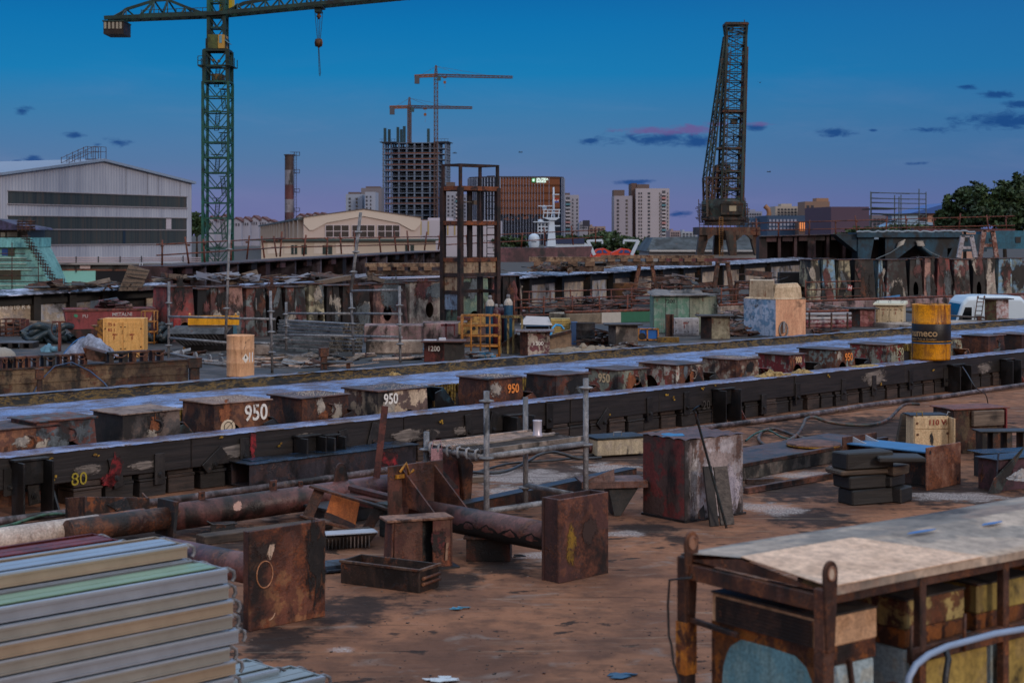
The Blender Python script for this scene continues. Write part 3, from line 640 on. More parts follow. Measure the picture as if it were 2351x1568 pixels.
for i in range(9):
 p=yw+U*offs[i]-W*(.01*(i%3))
 deck((p.x,p.y,zz+(0 if i==0 else 0)),ANG+R([0,.3,-.2,.4,0,-.3,.2,.5,0][i]),2.4,mm_[i],'%s scaffold deck, %s in the near column of the stack'%(names[i],ORD[i]),topm=dgreen if i==0 else deckmat('#a4b8d4','#8794a8',.03))  # bluish tread colour carries the sky sheen
 q=p+W*.345
 if i>0:deck((q.x,q.y,zz+.0),ANG,2.4,dm2,'scaffold deck %s in the hidden rear column of the stack'%ORD[i])
 zz-=.0795
pu=yw+W*.34-U*.02
deck((pu.x,pu.y,.805),ANG,2.4,dm3,'uppermost grey scaffold deck of the stack, beside the pale green one',topm=deckmat('#8f9fb0','#7f8a9a',.03))  # sky sheen tinted into this tread as well
deck((pu.x,pu.y,.725),ANG,2.4,dm1,'scaffold deck directly under the uppermost grey deck')
pr=pu+W*.34-U*.18
deck((pr.x,pr.y,.80),ANG,2.4,dred,'red painted scaffold deck at the back of the stack')
deck((pr.x,pr.y,.72),ANG,2.4,dm2,'grey scaffold deck under the red one')
for k,(px,y,lb) in enumerate([(745,1560,'flat silver scaffold deck on the ground at the lower edge of the picture'),(640,1556,'second silver deck on the ground behind the first at the lower edge')]):
 p=gp(px,y,.05);deck((p.x,p.y,.0+k*.03),ANG,2.2,dm4,lb,grp='scaffold decks on the ground')
# ---------------------------------------------------------------- pipe struts with square end plates
plateM=rust('#6f4130','#8a5d3e',.5,.4,.28,4,streak=.15,r1='#4a2618',r2='#7d4426');plateD=rust('#4c2f2a','#5f3a2c',.5,.4,.25,4,streak=.15,r1='#3a2018',r2='#643a28')
pipeM=rust('#6f4642','#5a3a38',.3,.45,.25,3.5,rough=.45,r1='#4a2c26',r2='#6d4434')
p=gp(573,1450);t=T('pipe_strut','rusty pipe strut whose large square end plate stands beside the stack of scaffold decks','pipe strut',(p.x,p.y,0),ANG)
m=MB();m.box(0,.60,0,.022,.0,.63);pl=part(t,'end_plate',m,plateM,bev=.004)
m=MB();r_=.055
m.path([(.115+.062*math.cos(a),-.002,.345+.085*math.sin(a)) for a in [i*2*math.pi/20 for i in range(21)]],.004,5);part(pl,'weld_ring',m,rust('#b0744c','#c08a68',.2,.4,.0,12))
m=MB();m.path([(.15+.05*math.cos(a),-.002,.12+.07*math.sin(a)) for a in [-1.6+i*.16 for i in range(8)]],.003,5);part(pl,'weld_mark',m,plain('#c9a184',.6))
splash(pl,'heat_stain',.10,-.006,.50,.05,.05,plain('#2a1e1a',.7),3,0,12,.002);splash(pl,'ground_spot',.16,-.006,.49,.018,.045,plain('#b9a08c',.5),5,-.4,9,.002)
splash(pl,'soot_stain',.52,-.0045,.36,.07,.26,rust('#1f1b1a','#2d2522',.1,.4,.4,6),11,.05,18,.002)
m=MB();m.box(.02,.04,.022,.10,0,.62);m.box(.56,.58,.022,.10,0,.62);part(t,'flange',m,plateD,bev=.003)
m=MB();m.tube((.30,.022,.30),(.30,1.5,.26),.10,26);part(t,'pipe',m,pipeM)
p=gp(1283,1340);t=T('pipe_strut','rusty pipe strut lying across the middle, its square end plate marked with yellow paint','pipe strut',(p.x,p.y,0),ANG)
H=.60
m=MB();m.box(0,.53,0,.02,0,H);pl=part(t,'end_plate',m,plateD,bev=.004)
splash(pl,'yellow_paint',.12,-.004,.27,.05,.13,rust('#8a6a1c','#6f5420',.35,.4,.2,9),12,.05,14,.0015)
splash(pl,'dark_stain',.33,-.004,.34,.07,.08,plain('#33221d',.7),13,.3,12,.0015)
m=MB();m.box(.01,.03,.02,.16,0,H);m.box(.50,.52,.02,.16,0,H);m.box(.0,.53,.16,.175,0,H);part(t,'box_flange',m,rust('#4a2f2c','#3f2a28',.3,.4,.2,4),bev=.003)
PL=1.75;pz=.275
m=MB();m.tube((.19,.17,pz),(.19,PL,pz),.105,30);part(t,'pipe',m,pipeM)
splash(t,'scorched_side',.30,0,0,.001,.001,dark_t,1)
bm_=MB();rr=random.Random(4)
nA=44
for i in range(nA+1):
 y_=.20+(1.42)*i/nA;a1=-.15+.16*math.sin(i*.9)+rr.uniform(-.12,.12)
 for a in (a1,-.5,-.9,-1.4,-1.9):bm_.v.append(V3((.19+-.1065*math.cos(a)*(-1),y_,pz+.1065*math.sin(a))))
for i in range(nA):
 for j in range(4):a=i*5+j;bm_.f.append([a,a+1,a+6,a+5]);bm_.sm.append(True)
bm2=MB()
for v in bm_.v:pass
for i in range(nA+1):
 y_=.20+1.42*i/nA;a1=3.1+.18*math.sin(i*.9)+rr.uniform(-.13,.13)
 for a in (a1,3.6,4.1,4.6,5.2,5.8):bm2.v.append(V3((.19+.1085*math.cos(a),y_,pz+.1085*math.sin(a))))
for i in range(nA):
 for j in range(5):a=i*6+j;bm2.f.append([a,a+6,a+7,a+1]);bm2.sm.append(True)
part(t,'scorched_underside',bm2,rust('#1c1918','#28211f',.15,.4,.3,6,rough=.8))
m=MB();m.box(-.12,.46,PL,PL+.018,-.02,H+.07);part(t,'far_end_plate',m,rust('#5b3830','#45312c',.4,.4,.25,4),bev=.004)
m=MB();m.prism([(.36,PL,pz+.07),(.36,PL,pz+.36),(.36,PL-.42,pz+.03)],(.014,0,0));m.prism([(.02,PL,pz+.07),(.02,PL,pz+.36),(.02,PL-.42,pz+.03)],(.014,0,0));part(t,'gusset',m,plateD)
m=MB();m.path([(-.02,PL-.02,.62),(.02,PL-.05,.69),(.05,PL-.05,.60),(.09,PL-.06,.63)],.012,6);m.box(-.06,.06,PL-.03,PL-.01,.57,.60);part(t,'yellow_clip',m,rust('#b0781c','#8a5a18',.3,.4,.1,8))
for o in list(t.children):
 if o.name.startswith('scorched_side'):bpy.data.objects.remove(o)
p=gp(395,1190,.15);o0=V3((p.x,p.y,.16));LR=(gp(1050,1095,.15)-p).length
t=T('steel_pipe','long red-brown pipe with lifting lugs lying along the near track','pipe',o0,ANG)
m=MB();m.tube((-.05,0,0),(LR,0,0),.113,30);part(t,'tube',m,pipeM)
m=MB();m.tube((-.05,0,0),(-.95,0,0),.095,20);part(t,'end_sleeve',m,rust('#5f4438','#3a2c28',.5,.4,.3,4))
m=MB();m.quadbox([(-.08,-.14,-.14),(-.05,-.14,-.14),(-.05,.14,-.14),(-.08,.14,-.14),(-.05,-.14,.15),(-.02,-.14,.15),(-.02,.14,.15),(-.05,.14,.15)]);part(t,'flange',m,rust('#26282c','#3a2a24',.25,.4,.4,4),bev=.004)
def lug(px,sz,big=False):
 b=V3((o0.x,o0.y,0));x_=(along(px,0,b)-b).dot(U);n=10
 pts=[(-sz*.55,0,.105),(sz*.55,0,.105)]+[(sz*.38*math.cos(a),0,.105+sz*.72+sz*.38*math.sin(a)) for a in [i*math.pi/8 for i in range(9)]] if big else [(-sz*.42,0,.10),(sz*.42,0,.10),(sz*.42,0,.105+sz*1.1),(-sz*.42,0,.105+sz*1.1)]
 m=MB();m.prism([V3(q)+V3((x_,-.01,0)) for q in pts],(0,.02,0));l=part(t,'lug',m,plateD,bev=.003)
 m=MB();m.prism([(x_+sz*.17*math.cos(-a),-.0125,.105+sz*.66+sz*.2*math.sin(-a)) for a in [i*2*math.pi/14 for i in range(14)]],(0,.025,0));part(l,'eye',m,dark_t)
lug(463,.07);lug(627,.085);lug(690,.05);lug(782,.155,True);lug(985,.06)
splash(t,'bare_metal_patch',(along(527,0,V3((o0.x,o0.y,0)))-V3((o0.x,o0.y,0))).dot(U),-.118,.04,.035,.035,plain('#c9a396',.5),6,.4,9,.008)
p=gp(60,1232,.14);t=T('steel_pipe','white painted pipe with an orange burnt end behind the red scaffold deck','pipe',(p.x,p.y,.14),ANG)
m=MB();m.tube((-1.6,0,0),(.62,0,0),.10,24);part(t,'tube',m,rust('#c9b9ac','#b9a598',.12,.4,.12,4,r1='#5a3a2a',r2='#9c6a40'))
m=MB();m.tube((.62,0,0),(1.05,0,0),.098,24);part(t,'burnt_end',m,rust('#5f4a48','#7d4a24',.3,.5,.2,5,r1='#a5622c',r2='#4a2a1c'))
p=gp(196,1222);t=T('steel_shoe','rusty open box with orange inside edges behind the white pipe','steel shoe',(p.x,p.y,0),ANG)
m=MB();m.prism([(0,0,0),(.62,0,0),(.62,0,.22),(0,0,.30)],(0,.018,0));part(t,'front_plate',m,rust('#3a2c28','#7d4626',.5,.5,.35,4),bev=.003)
m=MB();m.prism([(0,.018,0),(0,.018,.30),(0,.34,.25),(0,.34,0)],(.016,0,0));m.prism([(.60,.018,0),(.60,.018,.22),(.72,.30,.22),(.72,.3,0)],(.016,0,0));part(t,'side_plate',m,A3,bev=.003)
m=MB();m.prism([(.2,-.004,.21),(.38,-.004,.25),(.45,-.004,.10),(.40,-.004,.08)],(0,-.012,0));part(t,'clamp',m,darksteel)
p=gp(573,1128);Lb=(along(955,0,p)-p).dot(U);t=T('box_girder','dark steel box girder with a blue sheen and a red spray patch','box girder',(p.x,p.y,0),ANG)
h=.255
gm=rust('#2e2b30','#3a2c2c',.25,.4,.25,4,rough=.42,r1='#3a231d',r2='#4a2c22');gtop_sheen=rust('#2b4560','#223548',.18,.4,.3,3,rough=.3,r1='#2a2a30',r2='#3a2c2a')  # blue sky sheen put into the top plate colour
m=MB();m.box(0,Lb,0,.012,.03,h);m.box(0,Lb,.30,.312,.03,h);m.box(0,Lb,.012,.30,.03,.042);part(t,'web_plate',m,gm,bev=.002)
m=MB();m.box(-.02,Lb+.03,-.02,.33,h,h+.014);part(t,'top_plate',m,gtop_sheen,bev=.003)
m=MB();m.box(.10,.32,.11,.27,h+.014,h+.026);part(t,'cover_strip',m,gtop_sheen,bev=.002)
m=MB();m.box(Lb-.01,Lb,.012,.30,.042,h);m.box(.5,.51,.012,.3,.042,h);part(t,'diaphragm',m,gm)
splash(t,'red_spray_paint',(along(893,0,p)-p).dot(U),-.004,.13,.10,.085,redspray,3,.2,16,.003)
a=gp(862,1092,.28);b=a+V3((.085,.06,.60));b=dp(884,932,a.y+.05)
t=T('steel_angle_bar','leaning red-brown flat bar with a pointed top in front of the block numbered 950','steel bar',(a.x,a.y,0))
m=MB();m.bar((0,0,a.z-.1),(b.x-a.x,b.y-a.y,b.z),.062,.012,up=(0,1,0));part(t,'flat',m,brownred,bev=.002)
m=MB();m.bar((-.025,.02,a.z-.1),(b.x-a.x-.025,b.y-a.y+.02,b.z-.05),.01,.05,up=(0,1,0));part(t,'edge',m,plateD)
p=gp(0,1197,.05);pipe0=V3((p.x,p.y,0));Lx=(along(2480,0,pipe0)-pipe0).dot(U)
m=MB();pts=[]
for i in range(60):
 x=-1+(Lx+1)*i/59;pts.append((x,.012*math.sin(i*.8),.045+.008*math.sin(i*.5)))
m.path(pts,.034,12)
S('ground_pipe','thin grey pipe running along the foot of the near track','pipe',pipe0,ANG,m,rust('#6f6468','#54494c',.3,.5,.3,4,streak=0,rough=.5,r1='#4a3a34',r2='#7a6a60'))
def hose(name,label,pts,r,mat,cat='hose',zf=None,n=8):
 w_=[gp(x,y,z) for x,y,z in pts];o=w_[0].copy();o.z=0;sm=[]
 for i in range(len(w_)-1):
  a=w_[max(i-1,0)];b=w_[i];c=w_[i+1];d=w_[min(i+2,len(w_)-1)]
  for k in range(6):
   t=k/6;sm.append(.5*((2*b)+(c-a)*t+(2*a-5*b+4*c-d)*t*t+(3*b-a-3*c+d)*t**3)-o)
 sm.append(w_[-1]-o);m=MB();m.path(sm,r,n);return S(name,label,cat,o,0,m,mat)
hm=rust('#5f463c','#3a3f3a',.35,.5,.3,5,streak=0,rough=.5);hb=rust('#23262b','#2f3238',.1,.4,.2,5,rough=.4);hg=rust('#2f5a48','#2c4038',.15,.4,.25,5,rough=.4)
hose('hose','brown hose looping over the ground pipe right of the big crate',[(1935,1012,.02),(1880,1012,.02),(1830,1002,.03),(1780,985,.04),(1752,990,.04),(1742,1008,.03),(1760,1022,.02),(1800,1015,.02),(1830,998,.05),(1845,975,.10),(1850,962,.14),(1870,958,.14),(1900,968,.09),(1950,975,.04),(2000,975,.03),(2040,962,.04),(2075,930,.1),(2110,928,.08)],.022,hm)
hose('hose','thin green hose on the ground pipe right of the big crate',[(1712,1012,.03),(1735,995,.05),(1765,988,.06),(1800,1005,.03),(1850,1010,.02),(1930,1015,.02)],.012,hg)
hose('hose','green hose curling beside the ground pipe at the left edge',[(-20,1215,.02),(30,1203,.03),(70,1190,.06),(110,1180,.08),(150,1180,.07),(200,1182,.06)],.014,hg)
hose('hose','black hose looping under the scaffold platform',[(1040,1075,.03),(1100,1085,.03),(1160,1082,.04),(1210,1060,.06),(1235,1045,.1),(1262,1038,.12),(1285,1040,.10),(1330,1052,.04),(1380,1050,.03)],.017,hb)
hose('hose','black cable lying along the ground pipe behind the scaffold platform',[(960,1095,.03),(1080,1086,.03),(1170,1064,.03),(1290,1055,.03),(1380,1040,.03)],.013,hb,'cable')
hose('hose','thin blue-black wire hanging down the near track at the bracket below the drum',[(2210,842,.50),(2222,860,.5),(2240,890,.35),(2262,905,.2),(2268,925,.05)],.008,hb,'wire')
# ---------------------------------------------------------------- tilted frame with the orange plate, loose bars, tray, stools
p=gp(700,1215,.06);t=T('tilted_frame','tilted rusty ladder-like frame holding an orange plate','steel frame',(p.x,p.y,0))
Yf=p.y
def fp(x,y,d=0):q=dp(x,y,Yf+d);return q-V3((p.x,p.y,0))
m=MB();m.bar(fp(712,1115),fp(897,1170,-.1),.07,.02);part(t,'top_rail',m,rust('#5f4236','#4a3028',.5,.4,.25,5),bev=.002)
m=MB();m.bar(fp(690,1183,-.05),fp(858,1228,-.15),.06,.016);part(t,'bottom_rail',m,rust('#6a4c3c','#4a3028',.5,.4,.15,5),bev=.002)
m=MB();m.bar(fp(735,1122,.02),fp(706,1188,-.03),.09,.02,up=(0,1,0));m.bar(fp(872,1165,-.08),fp(838,1222,-.12),.085,.02,up=(0,1,0));part(t,'crosspiece',m,A4,bev=.002)
m=MB();m.prism([fp(762,1133,.06),fp(826,1152,.02),fp(815,1212,-.02),fp(745,1188,.02)][::-1],(0,.015,0));op=part(t,'orange_plate',m,rust('#c06c34','#cc7438',.06,.4,.0,8,r1='#7a3f20',r2='#a85a2a'),bev=.002)
m=MB();m.prism([fp(748,1170,.035),fp(818,1192,.0),fp(814,1213,-.025),fp(744,1190,.015)][::-1],(0,.012,0));part(op,'dark_edge',m,rust('#3a2420','#4a2c22',.4,.4,.3,8))
for i,(x0,y0,x1,y1,lb) in enumerate([(805,1118,915,1146,'upper of the two loose rusty bars behind the tilted frame'),(795,1137,905,1160,'lower of the two loose rusty bars behind the tilted frame')]):
 a=dp(x0,y0,Yf+.35-i*.1);b=dp(x1,y1,Yf+.15-i*.1);m=MB();o=V3((a.x,a.y,0));m.bar(a-o,b-o,.09,.035);m.bar(a-o+V3((0,-.02,-.03)),b-o+V3((0,-.02,-.03)),.02,.06);S('steel_bar',lb,'steel bar',o,0,m,brownred,bev=.002)
for i,(px,y,w_,d_,h,lb,mt) in enumerate([(760,1206,.9,.35,.14,'dark steel sleeper plate on the ground under the tilted frame',darksteel),(915,1240,.32,.25,.28,'dark green box behind the stool-shaped steel block',rust('#33403f','#2a2c2c',.3,.4,.4,4))]):
 p2=gp(px,y);t2=T('steel_sleeper',lb,'steel block',p2,ANG);m=MB();m.box(0,w_,0,d_,0,h*.8);part(t2,'body',m,mt,bev=.006);m=MB();m.box(-.02,w_+.02,-.02,d_+.02,h*.8,h);part(t2,'top_plate',m,mt,bev=.003)
p=gp(905,1312);t=T('steel_stool','stool-shaped rusty steel block with a flat top and a dark slot, behind the open tray','steel stool',p,R(20))
sm_=rust('#6a4234','#5a3028',.45,.45,.22,5,r1='#4a281c',r2='#7a4228');h=.365
m=MB();m.box(-.06,.46,-.02,.20,h,h+.02);part(t,'top_plate',m,rust('#8a6450','#6f5040',.4,.4,.1,5),bev=.004)
m=MB();m.box(-.0,.22,0,.015,0,h);part(t,'front_plate',m,sm_,bev=.003);m=MB();m.box(.30,.44,0,.015,0,h);part(t,'front_plate',m,sm_,bev=.003)
m=MB();m.quadbox([(-.03,0,0),(-.01,0,0),(-.01,.2,0),(-.03,.2,0),(-.015,0,h),(.0,0,h),(.0,.19,h),(-.015,.19,h)]);m.box(.44,.455,0,.19,0,h);part(t,'side_plate',m,sm_,bev=.003)
m=MB();m.box(-.0,.44,.10,.115,0,h);m.box(-.02,.50,-.04,.22,0,.012);part(t,'web_plate',m,darksteel)
splash(t,'red_stain',.35,-.004,.20,.05,.09,rust('#6a2326','#2a1a1a',.2,.5,.4,9),31,.2,13,.003)
m=MB();m.bar((.40,-.012,.06),(.41,-.012,.19),.018,.01);part(t,'weld_strip',m,rust('#9a7a64','#7a5a48',.2,.4,.1,8))
p=gp(962,1362);t=T('steel_tray','low black open steel tray in front of the stool-shaped block','tray',p,R(180-10))
q0=gp(782,1338);q1=gp(962,1362);q2=gp(992,1325);dxy=(q0-q1);an=math.atan2(dxy.y,dxy.x);t.rotation_euler=(0,0,an);Ld=dxy.length;h=.165
tm_=rust('#2f2622','#3d2c24',.35,.45,.3,6,rough=.5)
m=MB();m.quadbox([(0,0,0),(Ld,0,0),(Ld,-.012,0),(0,-.012,0),(0,0,h),(Ld,0,h*1.0),(Ld,-.012,h*1.0),(0,-.012,h)]);m.box(0,Ld,-.26,-.248,0,h);m.box(0,.012,-.248,-.012,0,h);m.box(Ld-.012,Ld,-.248,-.012,0,h);part(t,'side_plate',m,tm_,bev=.003)
m=MB();m.box(.012,Ld-.012,-.248,-.012,.05,.062);part(t,'bottom_plate',m,rust('#7a5a44','#5a4032',.4,.5,.15,6))
m=MB();m.box(-.014,Ld+.008,-.014,.010,h-.016,h+.002);m.box(-.014,.006,-.27,.01,h-.016,h+.003);part(t,'rim',m,rust('#5a4436','#3a2c26',.4,.4,.2,6),bev=.002)
m=MB();m.tube((-.02,-.02,.06),(-.02,-.24,.06),.012,8);m.tube((-.02,-.02,.10),(-.02,-.24,.10),.012,8);part(t,'edge_bar',m,A3)
p=gp(745,1262);t=T('ribbed_tray','upturned ribbed tray with a pale white edge under the tilted frame','tray',p,R(18))
m=MB();m.quadbox([(0.02,0,.0),(.34,0,.0),(.34,.2,.0),(.02,.2,0),(0,-.05,.10),(.42,-.05,.12),(.42,.25,.12),(0,.25,.10)]);part(t,'pan',m,rust('#3a332e','#4a3c34',.2,.4,.3,8))
m=MB();m.box(0,.42,-.06,.10,.122,.13);part(t,'rim',m,plain('#aab0bb',.4))
m=MB();[m.box(.02+i*.03,.028+i*.03,-.045,-.035,.01,.10) for i in range(12)];part(t,'rib',m,A2)
p=gp(742,1318);m=MB();m.box(0,.30,0,.2,0,.06);m.box(.02,.28,-.02,0,.01,.03);S('steel_offcut','small block with a blue worn top left of the open tray','offcut',p,R(25),m,rust('#3a4a5c','#2c3440',.2,.4,.3,6),bev=.004)
p=gp(1070,1288);t=T('steel_sleeper','low dark rusty box under the pipe strut, right of the stool-shaped block','steel block',p,R(-4))
m=MB();m.box(0,.34,0,.2,0,.17);part(t,'body',m,rust('#3a2a24','#5a2f22',.4,.5,.35,5),bev=.004);m=MB();m.box(-.02,.36,-.02,.22,.17,.185);part(t,'top_plate',m,A4)
m=MB();m.path([(.36,.05,.03),(.43,.05,.035),(.45,.08,.03),(.42,.12,.03),(.36,.12,.03)],.006,6);part(t,'handle',m,darksteel)
p=gp(905,1190);t=T('steel_shoe','rusty end piece with folded plates behind the pipe strut end, beside the long pipe','steel shoe',p,ANG)
m=MB();m.prism([(.25,.06,0),(.84,.06,0),(.84,.06,.40),(.62,.06,.56),(.25,.06,.40)],(0,.018,0));part(t,'back_plate',m,brownred,bev=.003)
m=MB();m.prism([(.86,.02,.05),(.93,.0,.05),(.96,.0,.38),(.86,.02,.50),(.80,.02,.48)],(0,.3,0));part(t,'rounded_end',m,A4,bev=.005)
m=MB();m.prism([(.45,-.18,.22),(.60,-.18,.22),(.47,.05,.50)],(.012,0,0));part(t,'rib',m,plateD)
p=gp(483,1232);m=MB();m.box(0,.20,0,.14,0,.10);m.path([(-.03,.0,.13),(.02,.0,.10),(.10,0,.095),(.22,.0,.105)],.008,6);m.box(.08,.30,.05,.12,.0,.05)
S('steel_bracket','small dark bracket with a curved wire between the long pipe and the square plate','bracket',p,R(10),m,darksteel,bev=.003)
for i,(x,y,L_,lb) in enumerate([(470,1252,1.2,'timber beam lying on the ground behind the square end plate'),(1500,1055,0,'')]):
 if L_:p=gp(x,y);m=MB();m.box(0,L_,0,.16,0,.07);S('timber_beam',lb,'timber',p,ANG-.12,m,wood('#5c4a3e','#2a2320'),bev=.006)
p=gp(1062,1192);q=gp(1462,1104);t=T('steel_channel','dark rusty channel beam lying on the ground behind the scaffold platform posts','channel beam',p,math.atan2((q-p).y,(q-p).x));L_=(q-p).length
m=MB();m.box(0,L_,0,.012,0,.12);part(t,'web_plate',m,rust('#4a3226','#2e2522',.45,.5,.35,5),bev=.002);m=MB();m.box(0,L_,0,.14,.12,.132);m.box(0,L_,-.0,.14,-.0,.01);part(t,'flange',m,rust('#22262c','#2f2b2c',.2,.4,.3,4,rough=.35),bev=.002)
p=gp(1410,1185);t=T('steel_shoe','dark tapered bracket with a brown top plate between the platform and the big crate','steel shoe',p,R(8))
m=MB();m.prism([(0,0,0),(.06,0,0),(.26,.02,.30),(-.06,.02,.30)],(0,.25,0));part(t,'body',m,rust('#33302f','#24282a',.25,.4,.3,4),bev=.004)
m=MB();m.box(-.30,.30,-.04,.32,.30,.315);m.box(-.30,.30,-.04,-.03,.255,.30);m.prism([(-.30,-.03,.315),(.0,-.03,.315),(.0,.0,.42)],(0,.012,0));part(t,'top_plate',m,rust('#6a4c44','#5a423c',.35,.4,.2,5),bev=.002)
p=gp(1062,1110);m=MB();m.box(0,.28,0,.12,0,.06);S('timber_offcut','short pale timber offcut on the gravel beside a platform post','timber',p,R(15),m,greywood,bev=.004)
# ---------------------------------------------------------------- scaffold platform
def coupler(t,p,r=.034):
 m=MB();m.lathe([(.026,-.02),(r,-.02),(r,-.012),(.062,-.006),(.062,.004),(r,.010),(.026,.012)],16,p);part(t,'rosette',m,galv)
p1=V3((-.21,13.2,0));t=T('scaffold_platform','small galvanised scaffold platform with a mesh deck among the steel parts','scaffold',p1,ANG)
Lu,Lv,zd=1.20,.75,.70
posts=[((0,0),-0,1.21),((Lu,0),-0,1.24),((Lu,Lv),0,1.02),((0,Lv),0,.81)]
for (x_,y_),z0,z1 in posts:
 m=MB();m.tube((x_,y_,z0),(x_,y_,z1),.0242,16);m.tube((x_,y_,z1),(x_,y_,z1+.001),.019,16);part(t,'post',m,galv)
 coupler(t,(x_,y_,zd-.04));coupler(t,(x_,y_,z1-.08 if z1>1.1 else .2))
for a,b in (((0,0),(Lu,0)),((Lu,0),(Lu,Lv)),((Lu,Lv),(0,Lv)),((0,Lv),(0,0))):
 m=MB();m.tube((a[0],a[1],zd-.03),(b[0],b[1],zd-.03),.0242,14);part(t,'ledger',m,galv)
m=MB();m.tube((0,0,.22),(Lu,0,.20),.0242,14);m.tube((Lu,Lv,.22),(Lu,0,.20),.0242,14);part(t,'ledger',m,galv)
dk=T('x',None,None,(0,0,0));bpy.data.objects.remove(dk)
pinkg=rust('#b09a8c','#94857c',.15,.5,.05,5,r1='#7a5a4c',r2='#8f6f60',bump=.1)
for k in range(2):
 y0=.04+k*.35;m=MB();m.box(-.02,Lu+.02,y0,y0+.02,zd-.01,zd+.03);m.box(-.02,Lu+.02,y0+.30,y0+.32,zd-.01,zd+.03);m.box(-.02,Lu+.02,y0+.02,y0+.30,zd+.005,zd+.012);part(t,'deck_board',m,pinkg if k else rust('#7a7066','#8f8278',.2,.5,.2,5,bump=.1))
 m=MB()
 for i in range(44):
  for j in range(7):x_=.02+i*.027;y_=y0+.04+j*.04;m.box(x_,x_+.014,y_,y_+.018,zd+.012,zd+.017)
 part(t,'tread_pattern',m,pinkg if k else A2)
 for j in range(3):
  m=MB();yy=y0+.05+j*.11;m.path([(-.01,yy,zd+.02),(-.04,yy,zd+.015),(-.05,yy,zd-.03),(-.03,yy,zd-.062)],.012,6);part(t,'hook',m,galv)
m=MB();c=V3((Lu*.80,.36,zd+.018));m.lathe([(0,0),(.042,0),(.044,.006),(.044,.02),(.038,.03),(.038,.13),(.041,.138),(.041,.145),(.036,.145),(.034,.13),(0,.128)],20)
cp=p1+U*c.x+W*c.y;S('tin_can','white and silver tin can standing on the scaffold platform','tin can',(cp.x,cp.y,c.z),0,m,plain('#b8b2bc',.3,.2))
a=dp(1003,1028,13.55);m=MB();o=V3((a.x,a.y,0));m.box(-.05,.05,0,.01,.47,.69);m.path([(-.045,.005,.69),(-.03,.0,.76),(.03,0,.76),(.045,.005,.69)],.004,5)
S('hanging_sign','small faded reddish plate hanging from the left end of the scaffold platform','sign',o,R(10),m,rust('#a07a80','#8a6468',.15,.4,.1,8))
# ---------------------------------------------------------------- big crate in the middle and things leaning on it
p=gp(1573,1200);h=.715;t=T('steel_crate','big rusted steel crate with shaded red-brown left face and lit peeling white right face','steel crate',(p.x,p.y,0),R(38))
lw,rw=.54,.72
xd=V3((math.cos(R(38)),math.sin(R(38)),0))
m=MB();m.box(0,rw,0,.012,.015,h);part(t,'right_face',m,rust('#8f8280','#a8a2a6',.42,.42,.28,2.6,streak=.45,r1='#54403a',r2='#6f544a'),bev=.003)  # paler colours include the light falling on this side, besides peeling white
m=MB();m.box(0,.012,.012,lw,.015,h);part(t,'left_face',m,rust('#5c4642','#7d3836',.35,.45,.2,2.4,streak=.3,r1='#4c342c',r2='#5a3a30'),bev=.003)  # shade of this side put into the darker red-brown
m=MB();m.box(rw-.012,rw,.012,lw,.015,h);m.box(.012,rw-.012,lw-.012,lw,.015,h);part(t,'rear_face',m,brown)
m=MB();m.v=[];N=12
for i in range(N+1):
 for j in range(N+1):m.v.append(V3((-.015+(rw+.03)*i/N,-.015+(lw+.03)*j/N,h+.012-.012*math.sin(math.pi*i/N)*math.sin(math.pi*j/N)*1.5-(.012 if (i in (0,N) or j in (0,N)) and (i+j)%3==0 else 0))))
for i in range(N):
 for j in range(N):a=i*(N+1)+j;m.f.append([a,a+N+1,a+N+2,a+1]);m.sm.append(True)
part(t,'top_plate',m,rust('#5c3a30','#4a3434',.45,.4,.15,4,rough=.5))
m=MB();m.box(-.02,rw+.02,-.02,.0,0,.02);m.box(-.02,0,0,lw,0,.02);part(t,'bottom_rim',m,darksteel)
m=MB();r9=random.Random(2);m.prism([(.14+(.16)*math.cos(a)*r9.uniform(.6,1),.34+.15*math.sin(a)*r9.uniform(.6,1),h+.0) for a in [i*.45 for i in range(14)]],(0,0,.006));part(t,'blue_stain',m,plain('#2a6f9c',.4,var=.5,sc_=20))
splash(t,'white_patch',.10,-.004,.36,.055,.27,rust('#a8a2a0','#8f8682',.2,.5,.15,6),41,0,16,.003);splash(t,'white_patch',.57,-.004,.22,.09,.20,rust('#b0a8b0','#9a94a0',.15,.5,.1,6),43,-.3,16,.003)
for i,(x0,x1,yb,zt,lb,mt,wd_) in enumerate([(1612,1650,1195,.46,'narrow dark board, nearest the corner, leaning on the big crate',rust('#2c2522','#4a2a20',.3,.4,.3,6),.07),(1640,1655,1208,.50,'dark board with a rusty edge leaning on the big crate',rust('#26211f','#1c1a1a',.2,.4,.3,6),.09),(1670,1672,1205,.49,'wide grey board leaning on the right face of the big crate',wood('#5c544e','#2f2a28'),.14)]):
 pb=gp(x0,yb);m=MB();topv=V3((-.05,.10,zt));m.bar((0,0,0),topv,wd_,.022,up=(.5,-1,0));S('leaning_board',lb,'board',pb,0,m,mt,bev=.003)
pb=gp(1668,1212);a=dp(1597,950,13.55);m=MB();o=V3((pb.x,pb.y,0));m.path([V3((0,0,0)),a-o,dp(1592,942,13.52)-o,dp(1600,936,13.5)-o,dp(1608,932,13.4)-o],.011,8);S('steel_rod','long dark rod with a hooked top leaning across the big crate','rod',o,0,m,rust('#27363a','#2a2c2c',.2,.4,.2,8,rough=.35))
p=gp(1368,1050);p=gp(1372,1052);t=T('lidded_case','cream case with a dark lid and handle behind the big crate','case',p,R(24))
m=MB();m.box(0,.62,0,.35,.02,.20);part(t,'body',m,rust('#b3a489','#a89a86',.15,.4,.12,6),bev=.008)
m=MB();m.box(-.012,.63,-.012,.36,.20,.225);part(t,'lid',m,rust('#243038','#1c2428',.12,.4,.3,5,rough=.35),bev=.004)
